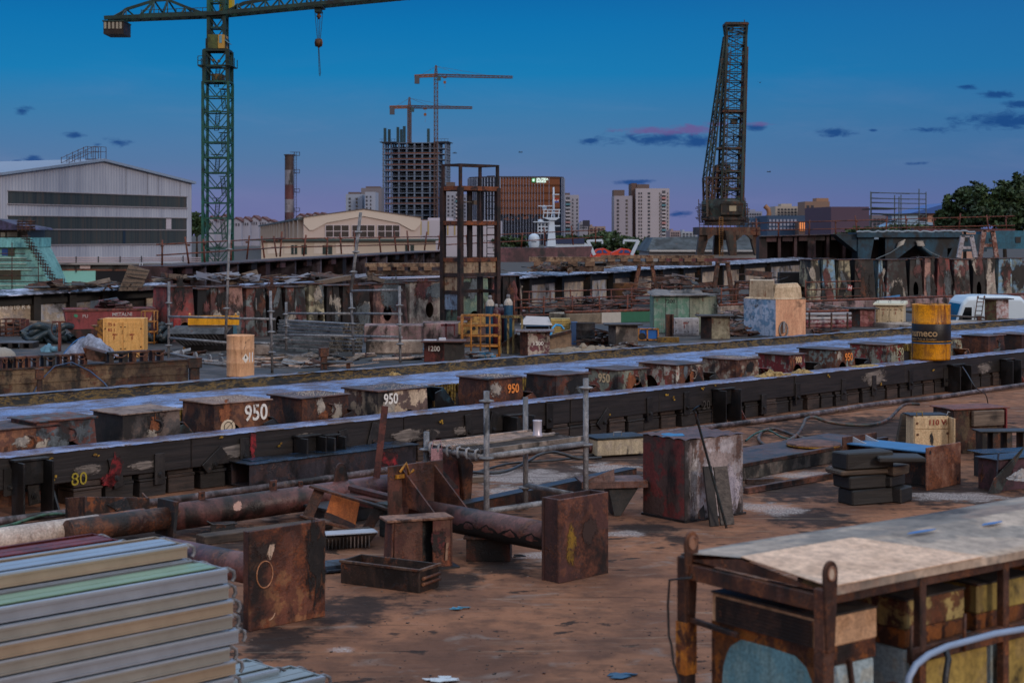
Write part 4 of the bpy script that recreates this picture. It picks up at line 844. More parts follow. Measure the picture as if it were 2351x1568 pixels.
m=MB();m.path([(.28,.15,.225),(.28,.15,.26),(.38,.15,.26),(.38,.15,.225)],.008,6);part(t,'handle',m,galv)
m=MB();m.tube((-.002,.18,.1),(-.05,.18,.1),.06,16);part(t,'end_socket',m,rust('#8a4a48','#a06a64',.2,.4,.2,8))
p=gp(1712,1102);q=gp(1945,1056);ang=math.atan2((q-p).y,(q-p).x);L_=(q-p).length
t=T('concrete_sill','low concrete sill with a rusty steel edge right of the big crate','sill',(p.x,p.y,0),ang)
m=MB();m.box(-.5,L_+.9,0,.8,0,.135);part(t,'concrete',m,rust('#6a6058','#54504a',.2,.45,.35,4,r1='#3f342c',r2='#6a5a48',rough=.8),bev=.008)
m=MB();m.box(-.5,L_+.9,-.006,.05,.135,.175);m.box(-.5,L_+.9,.05,.8,.135,.15);part(t,'steel_edge',m,rust('#4a342c','#33302f',.4,.4,.3,4,rough=.45),bev=.004)
p=gp(1868,1020,.17);t=T('manhole_lid','round rusty lid with a yellow rim lying on the sill','lid',(p.x,p.y,.165),0)
m=MB();m.lathe([(0,.028),(.285,.026),(.30,.018),(.30,.010)],40);part(t,'disc',m,rust('#6a4438','#7a5444',.4,.4,.15,6));m=MB();m.lathe([(.295,.010),(.305,.008),(.30,-.006),(.2,-.012)],40);part(t,'rim',m,rust('#a0761c','#7a5618',.3,.4,.1,9));m=MB();m.tube((0,0,-.02),(0,0,-.012),.02,8);part(t,'boss',m,darksteel)
p=gp(1712,1134);q=gp(1945,1092);m=MB();d=q-p;m.bar(V3((0,0,.03)),d+V3((0,0,.03)),.05,.06);m.bar(V3((0,.03,.01)),d+V3((0,.03,.01)),.10,.012)
S('steel_rail','thin rusty rail lying on the ground in front of the concrete sill','rail',p,0,m,rust('#6a4438','#4a322a',.5,.4,.2,6),bev=.003)
p=gp(1715,1112);m=MB();m.box(0,.3,0,.05,0,.05);m.box(.06,.36,-.04,-.03,0,.02);S('steel_offcut','short rusty offcut beside the big crate, in front of the sill','offcut',p,R(15),m,brown,bev=.002)
p=gp(1905,1095);m=MB();m.box(0,.09,0,.05,.02,.11);m.box(.03,.05,-.01,0,.0,.09);S('steel_offcut','small upright rusty tab on the rail beside the timber stack','offcut',p,R(15),m,brown,bev=.002)
# ---------------------------------------------------------------- H-shaped strut with plates, timber stack, 110 V cabinet
p=gp(2128,1127);t=T('plate_strut','short I-shaped strut between two rusty square plates with a web coloured sky-lit blue','strut',p,ANG)
m=MB();m.box(0,.64,0,.018,0,.42);part(t,'end_plate',m,rust('#7a4f3c','#8a6450',.5,.4,.12,4,streak=.1,r1='#54301f',r2='#7d4a2e'),bev=.004)
Ls=.95
m=MB();m.box(-.02,.60,Ls,Ls+.018,0,.44);part(t,'end_plate',m,rust('#6a4634','#54362a',.5,.4,.2,4,streak=.2),bev=.004)
m=MB();m.box(.04,.50,.018,Ls,.36,.375);part(t,'sky_lit_flange',m,plain('#3a6f9c',.35,var=.4,sc_=9),bev=.002)  # blue light from the sky put into the flange colour
m=MB();m.box(.26,.275,.018,Ls,0,.36);m.box(.02,.4,.018,Ls,0,.012);part(t,'web_plate',m,rust('#3a2a26','#2a2426',.4,.4,.3,4))
m=MB();m.prism([(.15,Ls,.375),(.15,Ls,.43),(.15,Ls-.16,.376)],(.01,0,0));m.prism([(.38,Ls,.375),(.38,Ls,.43),(.38,Ls-.16,.376)],(.01,0,0));part(t,'gusset',m,plain('#a8aab0',.5))
for (x_,z_) in ((.06,.37),(.58,.06)):
 m=MB();m.prism([(x_+.014*math.cos(-a),-.003,z_+.02*math.sin(-a)) for a in [i*.524 for i in range(12)]],(0,.004,0));part(t,'bolt_hole',m,dark_t)
bw1,bw2=wood('#24211f','#0e0f11',.6),wood('#5c4c3e','#2c2622',.75)
stk=[(1958,1158,0,.14,.52,.16,ANG-.62,bw1,'bottom front timber of the black timber stack'),(2068,1150,0,.145,.24,.18,ANG-.15,bw1,'short bottom right timber of the black timber stack'),(1950,1150,.145,.12,.42,.18,ANG-.62,bw1,'second timber layer at the front of the black timber stack'),(2045,1148,.15,.10,.30,.16,ANG-.15,bw1,'second layer timber at the right of the black timber stack'),(1932,1140,.27,.05,.62,.20,ANG-.68,bw2,'flat brown plank in the middle of the black timber stack'),(2052,1146,.255,.09,.26,.16,ANG-.3,bw2,'brown timber piece right of the plank in the stack'),(1945,1150,.325,.155,.52,.17,ANG-.64,bw1,'thick black timber on top of the stack'),(2018,1132,.40,.05,.44,.2,ANG-1.02,bw1,'slanting dark plank on top right of the stack')]
for i,(x_,y_,z0,h_,L_,w_,an,mt,lb) in enumerate(stk):
 pb=dp(x_,1150,14.75+(.12 if x_>2030 else 0));m=MB();m.box(0,L_,0,w_*1.5,0,h_);m.jitter(.005);S('timber_block',lb,'timber',(pb.x,pb.y,z0),an+.25,m,mt,'black timbers stacked in front of the strut',bev=.012)
p=gp(2100,1078);p=gp(2098,1060);t=T('electric_box','cream metal cabinet stencilled 110V with its side door open, behind the rusty plate','electric cabinet',(p.x,p.y,0),R(6));w_=.40;h=.50
m=MB();m.box(0,w_,0,.25,.05,h);part(t,'body',m,rust('#c9b08a','#bfa684',.16,.4,.04,7,streak=.5,r1='#6a4226',r2='#8a5a38'),bev=.006)
m=MB();m.box(.01,w_-.01,-.008,0,h*.72,h-.02);m.box(.01,w_-.01,-.008,0,.06,h*.70);part(t,'front_panel',m,rust('#d0b68e','#c9ac84',.14,.4,.03,7,streak=.5,r1='#6a4226',r2='#8a5a38'),bev=.003)
m=MB();m.box(w_,w_+.012,-.16,.02,.10,h-.01);part(t,'open_door',m,rust('#cdb48c','#c9ac84',.1,.4,.02,7),bev=.003)
m=MB();m.box(-.03,w_+.01,.02,.28,h,h+.012);part(t,'lid',m,darksteel)
m=MB();m.path([(.03,.0,h),(.03,-.01,h+.05),(.09,-.01,h+.05),(.10,.0,h)],.008,6);part(t,'handle',m,rust('#8f7a4a','#6a5a3a',.3,.4,.1,8));m=MB();m.path([(w_-.03,0,h),(w_-.01,-.01,h+.05),(w_+.01,0,h+.04)],.006,6);part(t,'handle',m,galv)
text(t,'110 V',.085,plain('#8a2a1c',.7),(.26,-.010,h*.86),off=.004,bold=.001)
m=MB();m.path([(.372,-.012,h*.91),(.358,-.012,h*.865),(.378,-.012,h*.86),(.362,-.012,h*.80)],.003,4);part(t,'flash_symbol',m,plain('#8a2a1c',.7))
splash(t,'burn_mark',.20,-.012,.25,.022,.07,dark_t,7,0,12,.003)
for (x_,z_) in ((.035,h*.85),(.04,h*.60),(w_-.02,h*.62)):
 m=MB();m.tube((x_,-.008,z_),(x_,-.016,z_),.014,10);part(t,'screw',m,rust('#7a5236','#5a3a28',.4,.4,.1,10))
p=gp(2060,1020);m=MB();m.quadbox([(0,0,0),(.10,0,0),(.10,.1,0),(0,.1,0),(.07,.0,.36),(.17,0,.38),(.17,.1,.38),(.07,.1,.36)]);S('timber_offcut','dark worn timber standing upright left of the cream 110V cabinet','timber',p,R(5),m,wood('#5c4c3a','#262220'),bev=.01)
# ---------------------------------------------------------------- rusty boxes at the right edge
p=gp(2232,1040);t=T('steel_box','tall rusty box with a flat red-brown top behind the cream 110V cabinet','steel box',p,R(20));h=.50
m=MB();m.box(-.25,.45,0,.4,0,h);part(t,'body',m,rust('#5c4a34','#4a3024',.45,.5,.2,5),bev=.004);m=MB();m.box(-.28,.50,-.03,.43,h,h+.014);part(t,'top_plate',m,rust('#7a4638','#6a3c30',.35,.4,.1,5),bev=.003)
m=MB();m.box(-.02,.40,-.06,-.005,h*.62,h*.97);part(t,'timber_pad',m,greywood,bev=.006);m=MB();m.box(.43,.445,-.05,0,.1,h);part(t,'side_plate',m,rust('#7a2f30','#6a2a2a',.3,.4,.1,5))
p=gp(2255,1062);t=T('steel_stool','dark stool-shaped block with legs in front of the tall rusty box','steel stool',p,R(4));h=.33
m=MB();m.box(-.03,.75,-.02,.25,h,h+.015);part(t,'top_plate',m,darksteel,bev=.003)
for x_ in (0,.12,.28,.46):m=MB();m.box(x_,x_+.06,0,.2,0,h);part(t,'leg',m,rust('#4a3a30','#22282a',.4,.5,.3,5),bev=.003)
m=MB();m.box(-.01,.74,-.02,.25,0,.012);part(t,'base_plate',m,darksteel)
p=gp(2262,1098);t=T('steel_beam','dark wet-looking I-beam with an orange side and a hoop handle at the right edge','steel beam',p,R(18));h=.25
m=MB();m.box(-.05,1.2,-.05,.25,h,h+.014);part(t,'flange',m,rust('#1f2a33','#2b2c30',.2,.4,.3,4,rough=.25),bev=.003)
m=MB();m.box(0,1.2,.03,.045,0,h);part(t,'web_plate',m,rust('#7a5a24','#4a3424',.5,.5,.2,5));m=MB();m.box(0,.02,-.03,.2,0,h);part(t,'end_plate',m,darksteel)
m=MB();m.path([(.0,-.04,.22),(-.04,-.08,.2),(-.04,-.08,.06),(.02,-.05,.03),(.06,-.05,.04)],.013,7);part(t,'hoop_handle',m,A4)
p=gp(2290,1128);t=T('steel_beam','purple-brown box beam with cut openings just above the metal roof','steel beam',p,R(30));h=.30
m=MB();m.box(0,.02,0,.24,0,h);m.box(0,.9,.24,.25,0,h);m.box(0,.9,-.01,.0,0,h*.3);m.box(0,.9,-.01,.0,h*.7,h);m.box(.2,.4,-.01,0,h*.3,h*.7);part(t,'body',m,rust('#4a2f38','#3a2a30',.3,.4,.2,5),bev=.003)
m=MB();m.box(-.03,.9,-.03,.27,h,h+.014);m.prism([(-.06,-.03,0),(-.05,-.03,0),(.0,-.03,h+.08),(-.02,-.03,h+.08)],(0,.012,0));part(t,'top_plate',m,rust('#2a3442','#2c2c34',.2,.4,.3,4,rough=.3),bev=.002)
m=MB();m.prism([(-.18,-.06,.0),(-.02,-.06,.0),(.32,-.05,.42),(.28,-.05,.36),(-.10,-.06,.14)],(0,.014,0));part(t,'gusset',m,rust('#3a4240','#33302f',.3,.4,.3,5))
heap('gravel_heap','small grey heap of blasting grit at the right edge','grit',gp(2345,1100,.25),.1,.1,.1,plain('#8f8884',.9,sc_=60),5)
# ---------------------------------------------------------------- roofed rack in the lower right corner
def rk(x,y,Y):return dp(x,y,Y)
o=V3((1.05,6.2,0));RA=R(38)
t=T('roofed_rack','roofed rusty rack with lifting eyes and welding units in the lower right corner','equipment rack',o,RA)
def lc(p):d=p-o;c,s=math.cos(RA),math.sin(RA);return V3((d.x*c+d.y*s,-d.x*s+d.y*c,p.z))
YN,YL=5.6,6.32
N_=lc(dp(1892,1300,YN));Lf=lc(dp(1572,1225,YL));wv=.70;RA2=R(37)
o2=dp(1892,1300,YN);o2=V3((o2.x,o2.y,0));t.location=o2;t.rotation_euler=(0,0,RA2);o=o2;RA=RA2
zt=dp(1892,1395,YN).z
Lr=4.2
rkm=rust('#5a3c2e','#4a3228',.55,.4,.25,6,r1='#3f241a',r2='#6a4026');
posth=zt+.07
for (x_,y_,nm) in ((0,0,1),(0,wv,1),(Lr,0,0),(Lr,wv,0),(.52,0,0),(1.02,0,0),(1.56,0,0),(2.1,0,0),(2.7,0,0)):
 m=MB()
 if nm:m.box(x_-.028,x_+.028,y_-.025,y_+.025,0,posth)
 else :m.box(x_-.018,x_+.018,y_-.018,y_+.018,0,posth-.02)
 part(t,'post',m,rkm,bev=.004)
 if nm:
  m=MB();n=16;zc=zt+.125;pts=[(x_-.020,y_-.034,zt-.15),(x_+.020,y_-.034,zt-.15)]+[(x_+.036*math.cos(a),y_-.034,zc+.05*math.sin(a)*.9) for a in [i*math.pi/10 for i in range(11)]]
  m.prism(pts,(0,.014,0));le=part(t,'lifting_eye',m,rkm,bev=.003)
  m=MB();m.path([(x_+.018*math.cos(a),y_-.036,zc+.024*math.sin(a)) for a in [i*2*math.pi/14 for i in range(15)]],.004,5);part(le,'eye_rim',m,rust('#8a6450','#6a4a3c',.3,.4,.1,9))
  m=MB();m.prism([(x_+.015*math.cos(-a),y_-.0355,zc+.022*math.sin(-a)) for a in [i*2*math.pi/14 for i in range(14)]],(0,.018,0));part(le,'eye_hole',m,plain('#8a6450',.8) if y_ else plain('#b0a090',.8))
for a,b,s1,s2 in (((0,0,zt+.035),(Lr,0,zt+.035),.03,.05),((0,wv,zt+.035),(Lr,wv,zt+.035),.03,.05),((0,0,zt+.015),(0,wv,zt+.015),.035,.06),((Lr,0,zt-.08),(Lr,wv,zt-.08),.04,.09),((.46,0,zt-.24),(Lr,0,zt-.24),.03,.06),((0,wv,zt-.17),(0,wv*.6,zt-.18),.02,.02)):
 m=MB();m.bar(a,b,s1,s2);part(t,'rail',m,rkm,bev=.003)
zr=zt+.108
roofm=rust('#b09e8c','#8f857a',.22,.5,.16,1.1,streak=.0,rough=.6,r1='#6a5a50',r2='#8a7668',bump=.1)
ym=wv*.58;m=MB();NX=30
def sheet(y0,z0,y1,z1):
 m=MB();ny=6;rr=random.Random(int(y1*1000))
 for i in range(NX+1):
  for j in range(ny+1):
   f=j/ny;m.v.append(V3((.0+(Lr+.05)*i/NX,y0+(y1-y0)*f,z0+(z1-z0)*f+.003*math.sin(i*.5+f*2)+rr.uniform(-.0006,.0006))))
 for i in range(NX):
  for j in range(ny):a=i*(ny+1)+j;m.f.append([a,a+ny+1,a+ny+2,a+1]);m.sm.append(True)
 k=len(m.v)
 for i in range(NX+1):m.v.append(m.v[i*(ny+1)]+V3((0,0,-.03)))
 for i in range(NX):m.f.append([i*(ny+1),k+i,k+i+1,(i+1)*(ny+1)]);m.sm.append(False)
 return m
r1_=part(t,'roof_sheet',sheet(-.03,zt+.075,ym,zr),roofm)
m=MB();m.quadbox([(-.004,-.033,zt+.079),(.86,-.033,zt+.080),(.62,ym,zr+.005),(-.004,ym,zr+.005),(-.004,-.033,zt+.082),(.86,-.033,zt+.083),(.62,ym,zr+.008),(-.004,ym,zr+.008)]);part(t,'peach_sheet',m,rust('#dcb99c','#d0ae92',.08,.4,.02,2,streak=0,rough=.6,r1='#8a7460',r2='#a89080',bump=.1))
r2_=part(t,'roof_sheet',sheet(wv+.03,zt+.075,ym,zr),roofm)
m=MB();m.prism([(-.002,0,zt+.055),(-.002,wv,zt+.055),(-.002,ym,zr-.004)],(.01,0,0));part(t,'gable_plate',m,rkm)
splash(r1_,'x',0,0,0,.01,.01,dark_t,1)
for o_ in list(r1_.children):bpy.data.objects.remove(o_)
rb=random.Random(6)
for (fx,fy,sxx,syy) in ((.95,.85,.10,.014),(1.35,.75,.09,.014)):
 m=MB();zz=zt+.075+(zr-zt-.075)*fy;yy=-.05+(ym+.05)*fy;m.prism([(fx+sxx*math.cos(a)*rb.uniform(.6,1),yy+syy*math.sin(a)*rb.uniform(.6,1),zz+.008) for a in [i*.52 for i in range(12)]],(0,0,.002));part(r1_,'blue_stain',m,plain('#3a6fae',.4))
unitA=rust('#5f8590','#6a8f98',.2,.4,.05,4,streak=.55,rough=.5,r1='#5a3018',r2='#a8641e');unitB=rust('#98acb4','#a4aca8',.18,.4,.05,5,streak=.5,r1='#5a3a24',r2='#8a5a2c')
oran=rust('#c0843c','#a86a34',.35,.4,.1,5,r1='#5a3018',r2='#8f4f1c');yelc=rust('#a8924c','#9a8650',.26,.4,.12,2.6,streak=.6,r1='#4a3018',r2='#6a4420')
def unit(x0,x1,lb_top,body,topc,first=False):
 m=MB();m.box(x0,x1,.07,wv-.10,.1,zt-.24);u=part(t,'welding_unit',m,body,bev=.008)
 m=MB();m.box(x0-.004,x1+.004,.066,wv-.096,zt-.24,zt-.17);part(u,'rust_band',m,rust('#4a2a1a','#8a5020',.4,.5,.2,6),bev=.004)
 m=MB();m.box(x0-.006,x1+.006,.062,wv-.092,zt-.17,zt-.06);part(u,'top_cover',m,topc,bev=.006)
 m=MB();m.box(x0-.007,x1+.007,.061,wv-.091,zt-.06,zt-.053);part(u,'top_sheet',m,rust('#33302d','#453f3a',.3,.4,.2,5))
 return u
u=unit(.05,.35,'',unitB,rust('#c09a78','#b08a68',.2,.4,.05,6))
m=MB();m.box(.038,.044,.09,wv-.12,zt-.165,zt-.07)
for k in range(7):m.box(.034,.039,.1,wv-.13,zt-.162+k*.013,zt-.157+k*.013)
part(u,'louvre',m,rust('#3a281f','#2a1f1a',.3,.4,.3,6))
m=MB();m.box(.046,.0485,.062,wv-.092,.1,zt-.165);part(u,'rusty_border',m,rust('#7a4a1c','#b06a1e',.5,.5,.2,5))
m=MB();rb=random.Random(9);n=20;cy,cz=(wv-.05)/2-.01,zt-.46;m.prism([(.0475,cy+(wv*.5-.10)*math.copysign(abs(math.cos(a))**.5,math.cos(a))*rb.uniform(.93,1.0),cz+.27*math.copysign(abs(math.sin(a))**.6,math.sin(a))*rb.uniform(.9,1.0)) for a in [i*2*math.pi/n for i in range(n)]],(-.003,0,0));part(u,'blue_panel',m,rust('#5f8f9c','#6f98a0',.05,.4,.0,5,r1='#7a5a3c',r2='#a87a44'))
unit(.52,.86,'',unitB,rust('#a8945c','#6a4428',.4,.45,.1,5));unit(.95,1.30,'',unitB,yelc);unit(1.42,1.76,'',unitB,oran);unit(1.9,2.3,'',unitB,yelc);unit(2.5,2.9,'',unitB,oran)
for x0,x1 in ((.52,.95),(1.05,1.5),(1.6,2.0)):
 m=MB();m.box(x0,x1,.02,.05,.1,zt-.285);part(t,'lower_panel',m,unitB if x0>1.5 else yelc,bev=.004)
m=MB();m.bar((.13,-.0,zt-.20),(.17,-.0,zt-.45),.012,.02);m.box(.08,.40,.0,.03,zt-.36,zt-.33);part(t,'brace',m,rkm)
for x_ in (.43,.74):m=MB();m.tube((x_,-.03,zt-.26),(x_+.005,-.03,zt-.12),.007,8);part(t,'hook_rod',m,rkm)
m=MB();m.path([(.36,-.06,.1),(.36,-.07,zt-.36),(.37,-.07,zt-.29),(.41,-.07,zt-.25),(.48,-.07,zt-.225),(.6,-.06,zt-.215),(.9,-.05,zt-.215),(1.2,-.05,zt-.23),(2.0,-.05,zt-.26),(3.5,-.05,zt-.3)],.013,10)
S('cable','thick pale grey cable running along the side of the roofed rack','cable',o2,RA2,m,plain('#8498b4',.4))
m=MB();m.path([(.60,-.05,zt-.22),(.57,-.09,zt-.25),(.54,-.1,zt-.31),(.53,-.1,zt-.5)],.012,8);S('cable','thin black cable hanging from the roofed rack','cable',o2,RA2,m,hb)
m=MB();m.path([(-.0,wv-.03,zt+.02),(-.03,wv-.06,zt+.0),(-.06,wv+.03,zt-.02),(-.05,wv+.05,zt-.12),(-.045,wv+.05,zt-.24),(-.05,wv+.03,zt-.27),(-.04,wv+.03,zt-.34),(-.06,wv-.04,zt-.42),(-.06,wv-.09,zt-.44),(-.05,wv-.09,zt-.41),(-.04,wv-.03,zt-.41)],.005,6);S('cord','thin dark cord knotted round the left lifting eye of the roofed rack','cord',o2,RA2,m,dark_t)
m=MB();m.box(-.03,.03,wv-.027,wv+.027,zt-.38,zt-.18);part(t,'orange_paint',m,rust('#c07a24','#a8641e',.35,.4,.1,7))
pk=dp(2315,1118,7.6);q=lc(pk) if False else None
xx=2.2;heap('gravel_heap','small pile of grey stones lying on the metal roof of the rack','stones',(o2.x+math.cos(RA2)*xx-math.sin(RA2)*(ym*.95),o2.y+math.sin(RA2)*xx+math.cos(RA2)*(ym*.95),zr-.01),.10,.07,.04,plain('#7a7468',.9,sc_=40),5,RA2,40)
# ---------------------------------------------------------------- objects on the dock deck behind the tracks
def gd(x,y):return gp(x,y,ZD)
def K(p):return p.y/FPX
def alongd(px,base,d=None):
 d=U if d is None else d;q=(px-CXP)/FPX;s=(q*base.y-base.x)/(d.x-q*d.y);return base+d*s
def pxbox(x0,x1,yt,yb,Y,z0=None):
 k=Y/FPX;return (x1-x0)*k,(yb-yt)*k
b=gd(0,907);t=T('dock_girder','long low rusty girder beyond the wide track, carrying a row of short channel blocks','girder',b,R(38));LG=4.9
gdir=V3((math.cos(R(38)),math.sin(R(38)),0));LG=(alongd(432,b,gdir)-b).length;h=.46
gm2=rust('#6f5a42','#5a4432',.4,.45,.3,3,streak=.1)
m=MB();m.box(-1,LG,0,.02,0,h);m.box(-1,LG,-.02,0,h*.42,h*.47);m.box(-1,LG,-.015,0,h*.80,h*.86);part(t,'web_plate',m,gm2)
m=MB();m.box(-1,LG,-.04,.5,h,h+.03);part(t,'flange',m,rust('#3a2c26','#4a3228',.4,.4,.3,4))
blkm=[rust('#5a3226','#4a2c24',.45,.4,.2,4),rust('#3a2f2a','#27221f',.3,.4,.4,4),rust('#6a4228','#4a2c20',.5,.4,.2,4)]
for i,(x0,x1) in enumerate([(2,20),(20,33),(35,60),(62,95),(98,132),(135,165),(170,205),(248,300),(302,345),(348,380)]):
 a=alongd(x0,b+gdir.cross(V3((0,0,-1)))*0+V3((0,0,0)),gdir);c=alongd(x1,b,gdir);w_=(c-a).length
 t2=T('channel_block','short %s channel block on the dock girder, %s'%(['rust-red','black','brown'][i%3],['leftmost one','second from the left','third from the left','fourth from the left','fifth from the left','left of the tipped tray','directly under the tipped tray','third from the right end','second from the right end','rightmost one'][i]),'steel block',(a.x,a.y,ZD+h+.03),R(38),'channel blocks on the dock girder')
 m=MB();m.box(.01,w_*.96,0,.25,.17,.21);m.box(.03,w_*.28,.02,.2,0,.17);m.box(w_*.66,w_*.9,.02,.2,0,.17);part(t2,'body',m,blkm[i%3])
 m=MB();m.path([(w_*.2,-.01,.17),(w_*.35,-.02,.11),(w_*.6,-.02,.10),(w_*.8,-.02,.15)],.012,5);part(t2,'hoop',m,A3)
a=alongd(198,b,gdir);t2=T('channel_tray','open rusty trough tipped on top of the row of channel blocks','trough',(a.x-.05,a.y-.05,ZD+h+.12),R(10));m=MB();w_=.44
m.quadbox([(.08,0,0),(w_-.02,0,-.05),(w_-.02,.3,-.05),(.08,.3,0),(0,-.06,.24),(w_,-.06,.12),(w_,.34,.14),(0,.34,.26)]);part(t2,'body',m,brown);m=MB();m.quadbox([(.03,-.02,.22),(w_-.03,-.02,.11),(w_-.03,.30,.13),(.03,.30,.24),(.03,-.02,.245),(w_-.03,-.02,.135),(w_-.03,.30,.15),(.03,.30,.262)]);part(t2,'inside',m,A6)
for x0,x1,yt,yb,lb in [(81,101,846,903,'rusty post with a box head in front of the dock girder'),(428,464,821,872,'thick rusty post at the right end of the dock girder'),(732,755,798,843,'rusty post with a box head in front of the grey deck stack')]:
 p=gd((x0+x1)/2,yb+6);w_,h_=pxbox(x0,x1,yt,yb+6,p.y);t2=T('steel_post',lb,'post',p,R(25));m=MB();m.box(-w_*.3,w_*.3,-w_*.2,w_*.2,0,h_*.62);part(t2,'shaft',m,A6,bev=.004);m=MB();m.box(-w_*.45,w_*.42,-w_*.35,w_*.3,h_*.60,h_*.97);m.box(-w_*.5,w_*.45,-w_*.4,w_*.35,h_*.97,h_);part(t2,'head',m,A4,bev=.004)
def cabinet(x0,x1,yt,yb,lb,mat,depth=.5,rz=0,texts=(),roof=None,roofm=None,name='electric_cabinet',doors=2,tcol='#8a2a1c'):
 p=gd(x0,yb);w_,h_=pxbox(x0,x1,yt,yb,p.y);t=T(name,lb,'electric cabinet',p,R(rz));w_/=math.cos(R(rz))
 m=MB();m.box(0,w_,0,depth,0,h_);part(t,'body',m,mat,bev=.006);d0=w_*.05
 for i in range(doors):
  a=d0+(w_-2*d0)*i/doors;c=d0+(w_-2*d0)*(i+1)/doors;m=MB();m.box(a+.012,c-.012,-.018,0,h_*.08,h_*.9);dr=part(t,'door',m,mat,bev=.003)
  m=MB()
  for z in (.25,.72):m.box((a+.0 if i==0 else c-.03),(a+.03 if i==0 else c),-.026,-.018,h_*z,h_*z+.03)
  part(dr,'hinge',m,darksteel)
  for z in (.22,.78):m=MB();xx=(c-.05) if i==0 else (a+.05);m.tube((xx,-.018,h_*z),(xx,-.03,h_*z),.016,8);part(dr,'lock',m,darksteel)
 if roof:m=MB();m.quadbox([(-.07,-.12,h_),(w_+.07,-.12,h_),(w_+.07,depth+.1,h_),(-.07,depth+.1,h_),(-.06,-.10,h_+.05),(w_+.06,-.10,h_+.05),(w_+.06,depth+.1,h_+.10),(-.06,depth+.1,h_+.10)]);part(t,'roof',m,roofm or mat)
 for s,fx,fz,sz in texts:text(t,s,sz,plain(tcol,.7),(w_*fx,-.02,h_*fz),off=.004,bold=.0015)
 return t,w_,h_
def flash(t,x,z,s,col='#8a2a1c',y=-.022):m=MB();m.path([(x+.18*s,y,z+s),(x-.25*s,y,z-.1*s),(x+.22*s,y,z+.05*s),(x-.15*s,y,z-s)],.009,4);part(t,'flash_symbol',m,plain(col,.7))
yc=rust('#e0ac64','#d8a25a',.06,.4,.02,6,streak=.5,rough=.5,r1='#7a4a1c',r2='#8f5a24')
t,w_,h_=cabinet(236,330,731,820,'yellow electric cabinet stencilled TS 6 RS 1 in front of the red skip',yc,.45,0,(('TS 6',.22,.84,.10),('RS 1',.22,.70,.10),('380V',.30,.58,.06),('380V',.72,.58,.06)))
flash(t,w_*.28,h_*.5,.05);flash(t,w_*.72,h_*.5,.05)
m=MB();m.prism([(-.14,.02,h_*.55),(-.14,.02,h_*.98),(0,.02,h_*.98),(0,.02,h_*.0),(-.02,.02,h_*.3)],(0,.4,0));m.prism([(-.30,.0,h_*.82),(-.0,.0,h_*.80),(-.0,.0,h_*.55)],(0,.3,0));part(t,'side_box',m,rust('#b07a2c','#8a5a24',.3,.4,.2,6),bev=.004)
t,w_,h_=cabinet(1548,1605,731,770,'light grey electric cabinet with two rusty-edged doors in front of the green shed',rust('#a4a2a6','#98969a',.14,.4,.03,5,r1='#6a3a28',r2='#7a4a34'),.4,0,(('380V',.45,.72,.07),));flash(t,w_*.4,h_*.52,.06)
t,w_,h_=cabinet(2010,2069,700,748,'cream two-door cabinet marked 110V under an overhanging roof, left of the yellow drum',rust('#c9b896','#bfae8c',.10,.4,.02,6,streak=.6,r1='#6a4226',r2='#8a5a38'),1.1,-18,(('110V',.28,.78,.06),('110V',.72,.78,.06)),True,plain('#c4bda4',.6));flash(t,w_*.28,h_*.62,.05);flash(t,w_*.72,h_*.62,.05)
for x_ in (.05,w_*.5,w_-.05):m=MB();m.path([(x_+.04*math.cos(a),.2,h_+.10+.04*math.sin(a)) for a in [i*math.pi/8 for i in range(17)]],.008,5);part(t,'lifting_ring',m,galv)
p=gd(176,788);k=K(p);t=T('skip','rusty red waste skip stencilled METALNI OTPAD, heaped with scrap','skip',p,R(18));h=(788-711)*k
sm1=rust('#7f3338','#8a3a3c',.25,.4,.12,4,streak=.4,r1='#4a2420',r2='#6a342a');L_,D_=1.75,.95
m=MB();hz=h*.42
m.quadbox([(.15,0,0),(L_*.8,0,0),(L_*.8,D_,0),(.15,D_,0),(-.25,-.02,hz),(L_*1.05,-.02,hz),(L_*1.05,D_+.02,hz),(-.25,D_+.02,hz)]);part(t,'hull',m,rust('#5a2c2a','#4a2624',.4,.4,.25,4))
m=MB();m.quadbox([(-.25,-.02,hz),(L_*1.05,-.02,hz),(L_*1.05,D_+.02,hz),(-.25,D_+.02,hz),(-.33,-.02,h),(L_*1.22,-.02,h),(L_*1.22,D_+.02,h),(-.33,D_+.02,h)]);part(t,'side_panel',m,sm1)
m=MB();m.box(-.36,L_*1.23,-.06,0,h-.05,h+.02);m.box(-.36,L_*1.23,D_,D_+.05,h-.05,h+.02);m.box(-.36,-.30,0,D_,h-.05,h+.02);m.box(L_*1.17,L_*1.23,0,D_,h-.05,h+.02);part(t,'rim',m,brownred,bev=.006)
text(t,'METALNI',.135,chipped('#b0a8a8'),(L_*.70,-.03,h*.84),off=.012,bold=.002);text(t,'OTPAD',.135,plain('#b0a8a8',.8),(L_*.72,-.03,h*.62),off=.012,bold=.002);text(t,'PU',.13,plain('#b0a8a8',.8),(L_*.13,-.03,h*.80),off=.012)
splash(t,'paint_patch',-.02,-.035,h*.82,.06,.05,plain('#2f7a5c',.7),3)
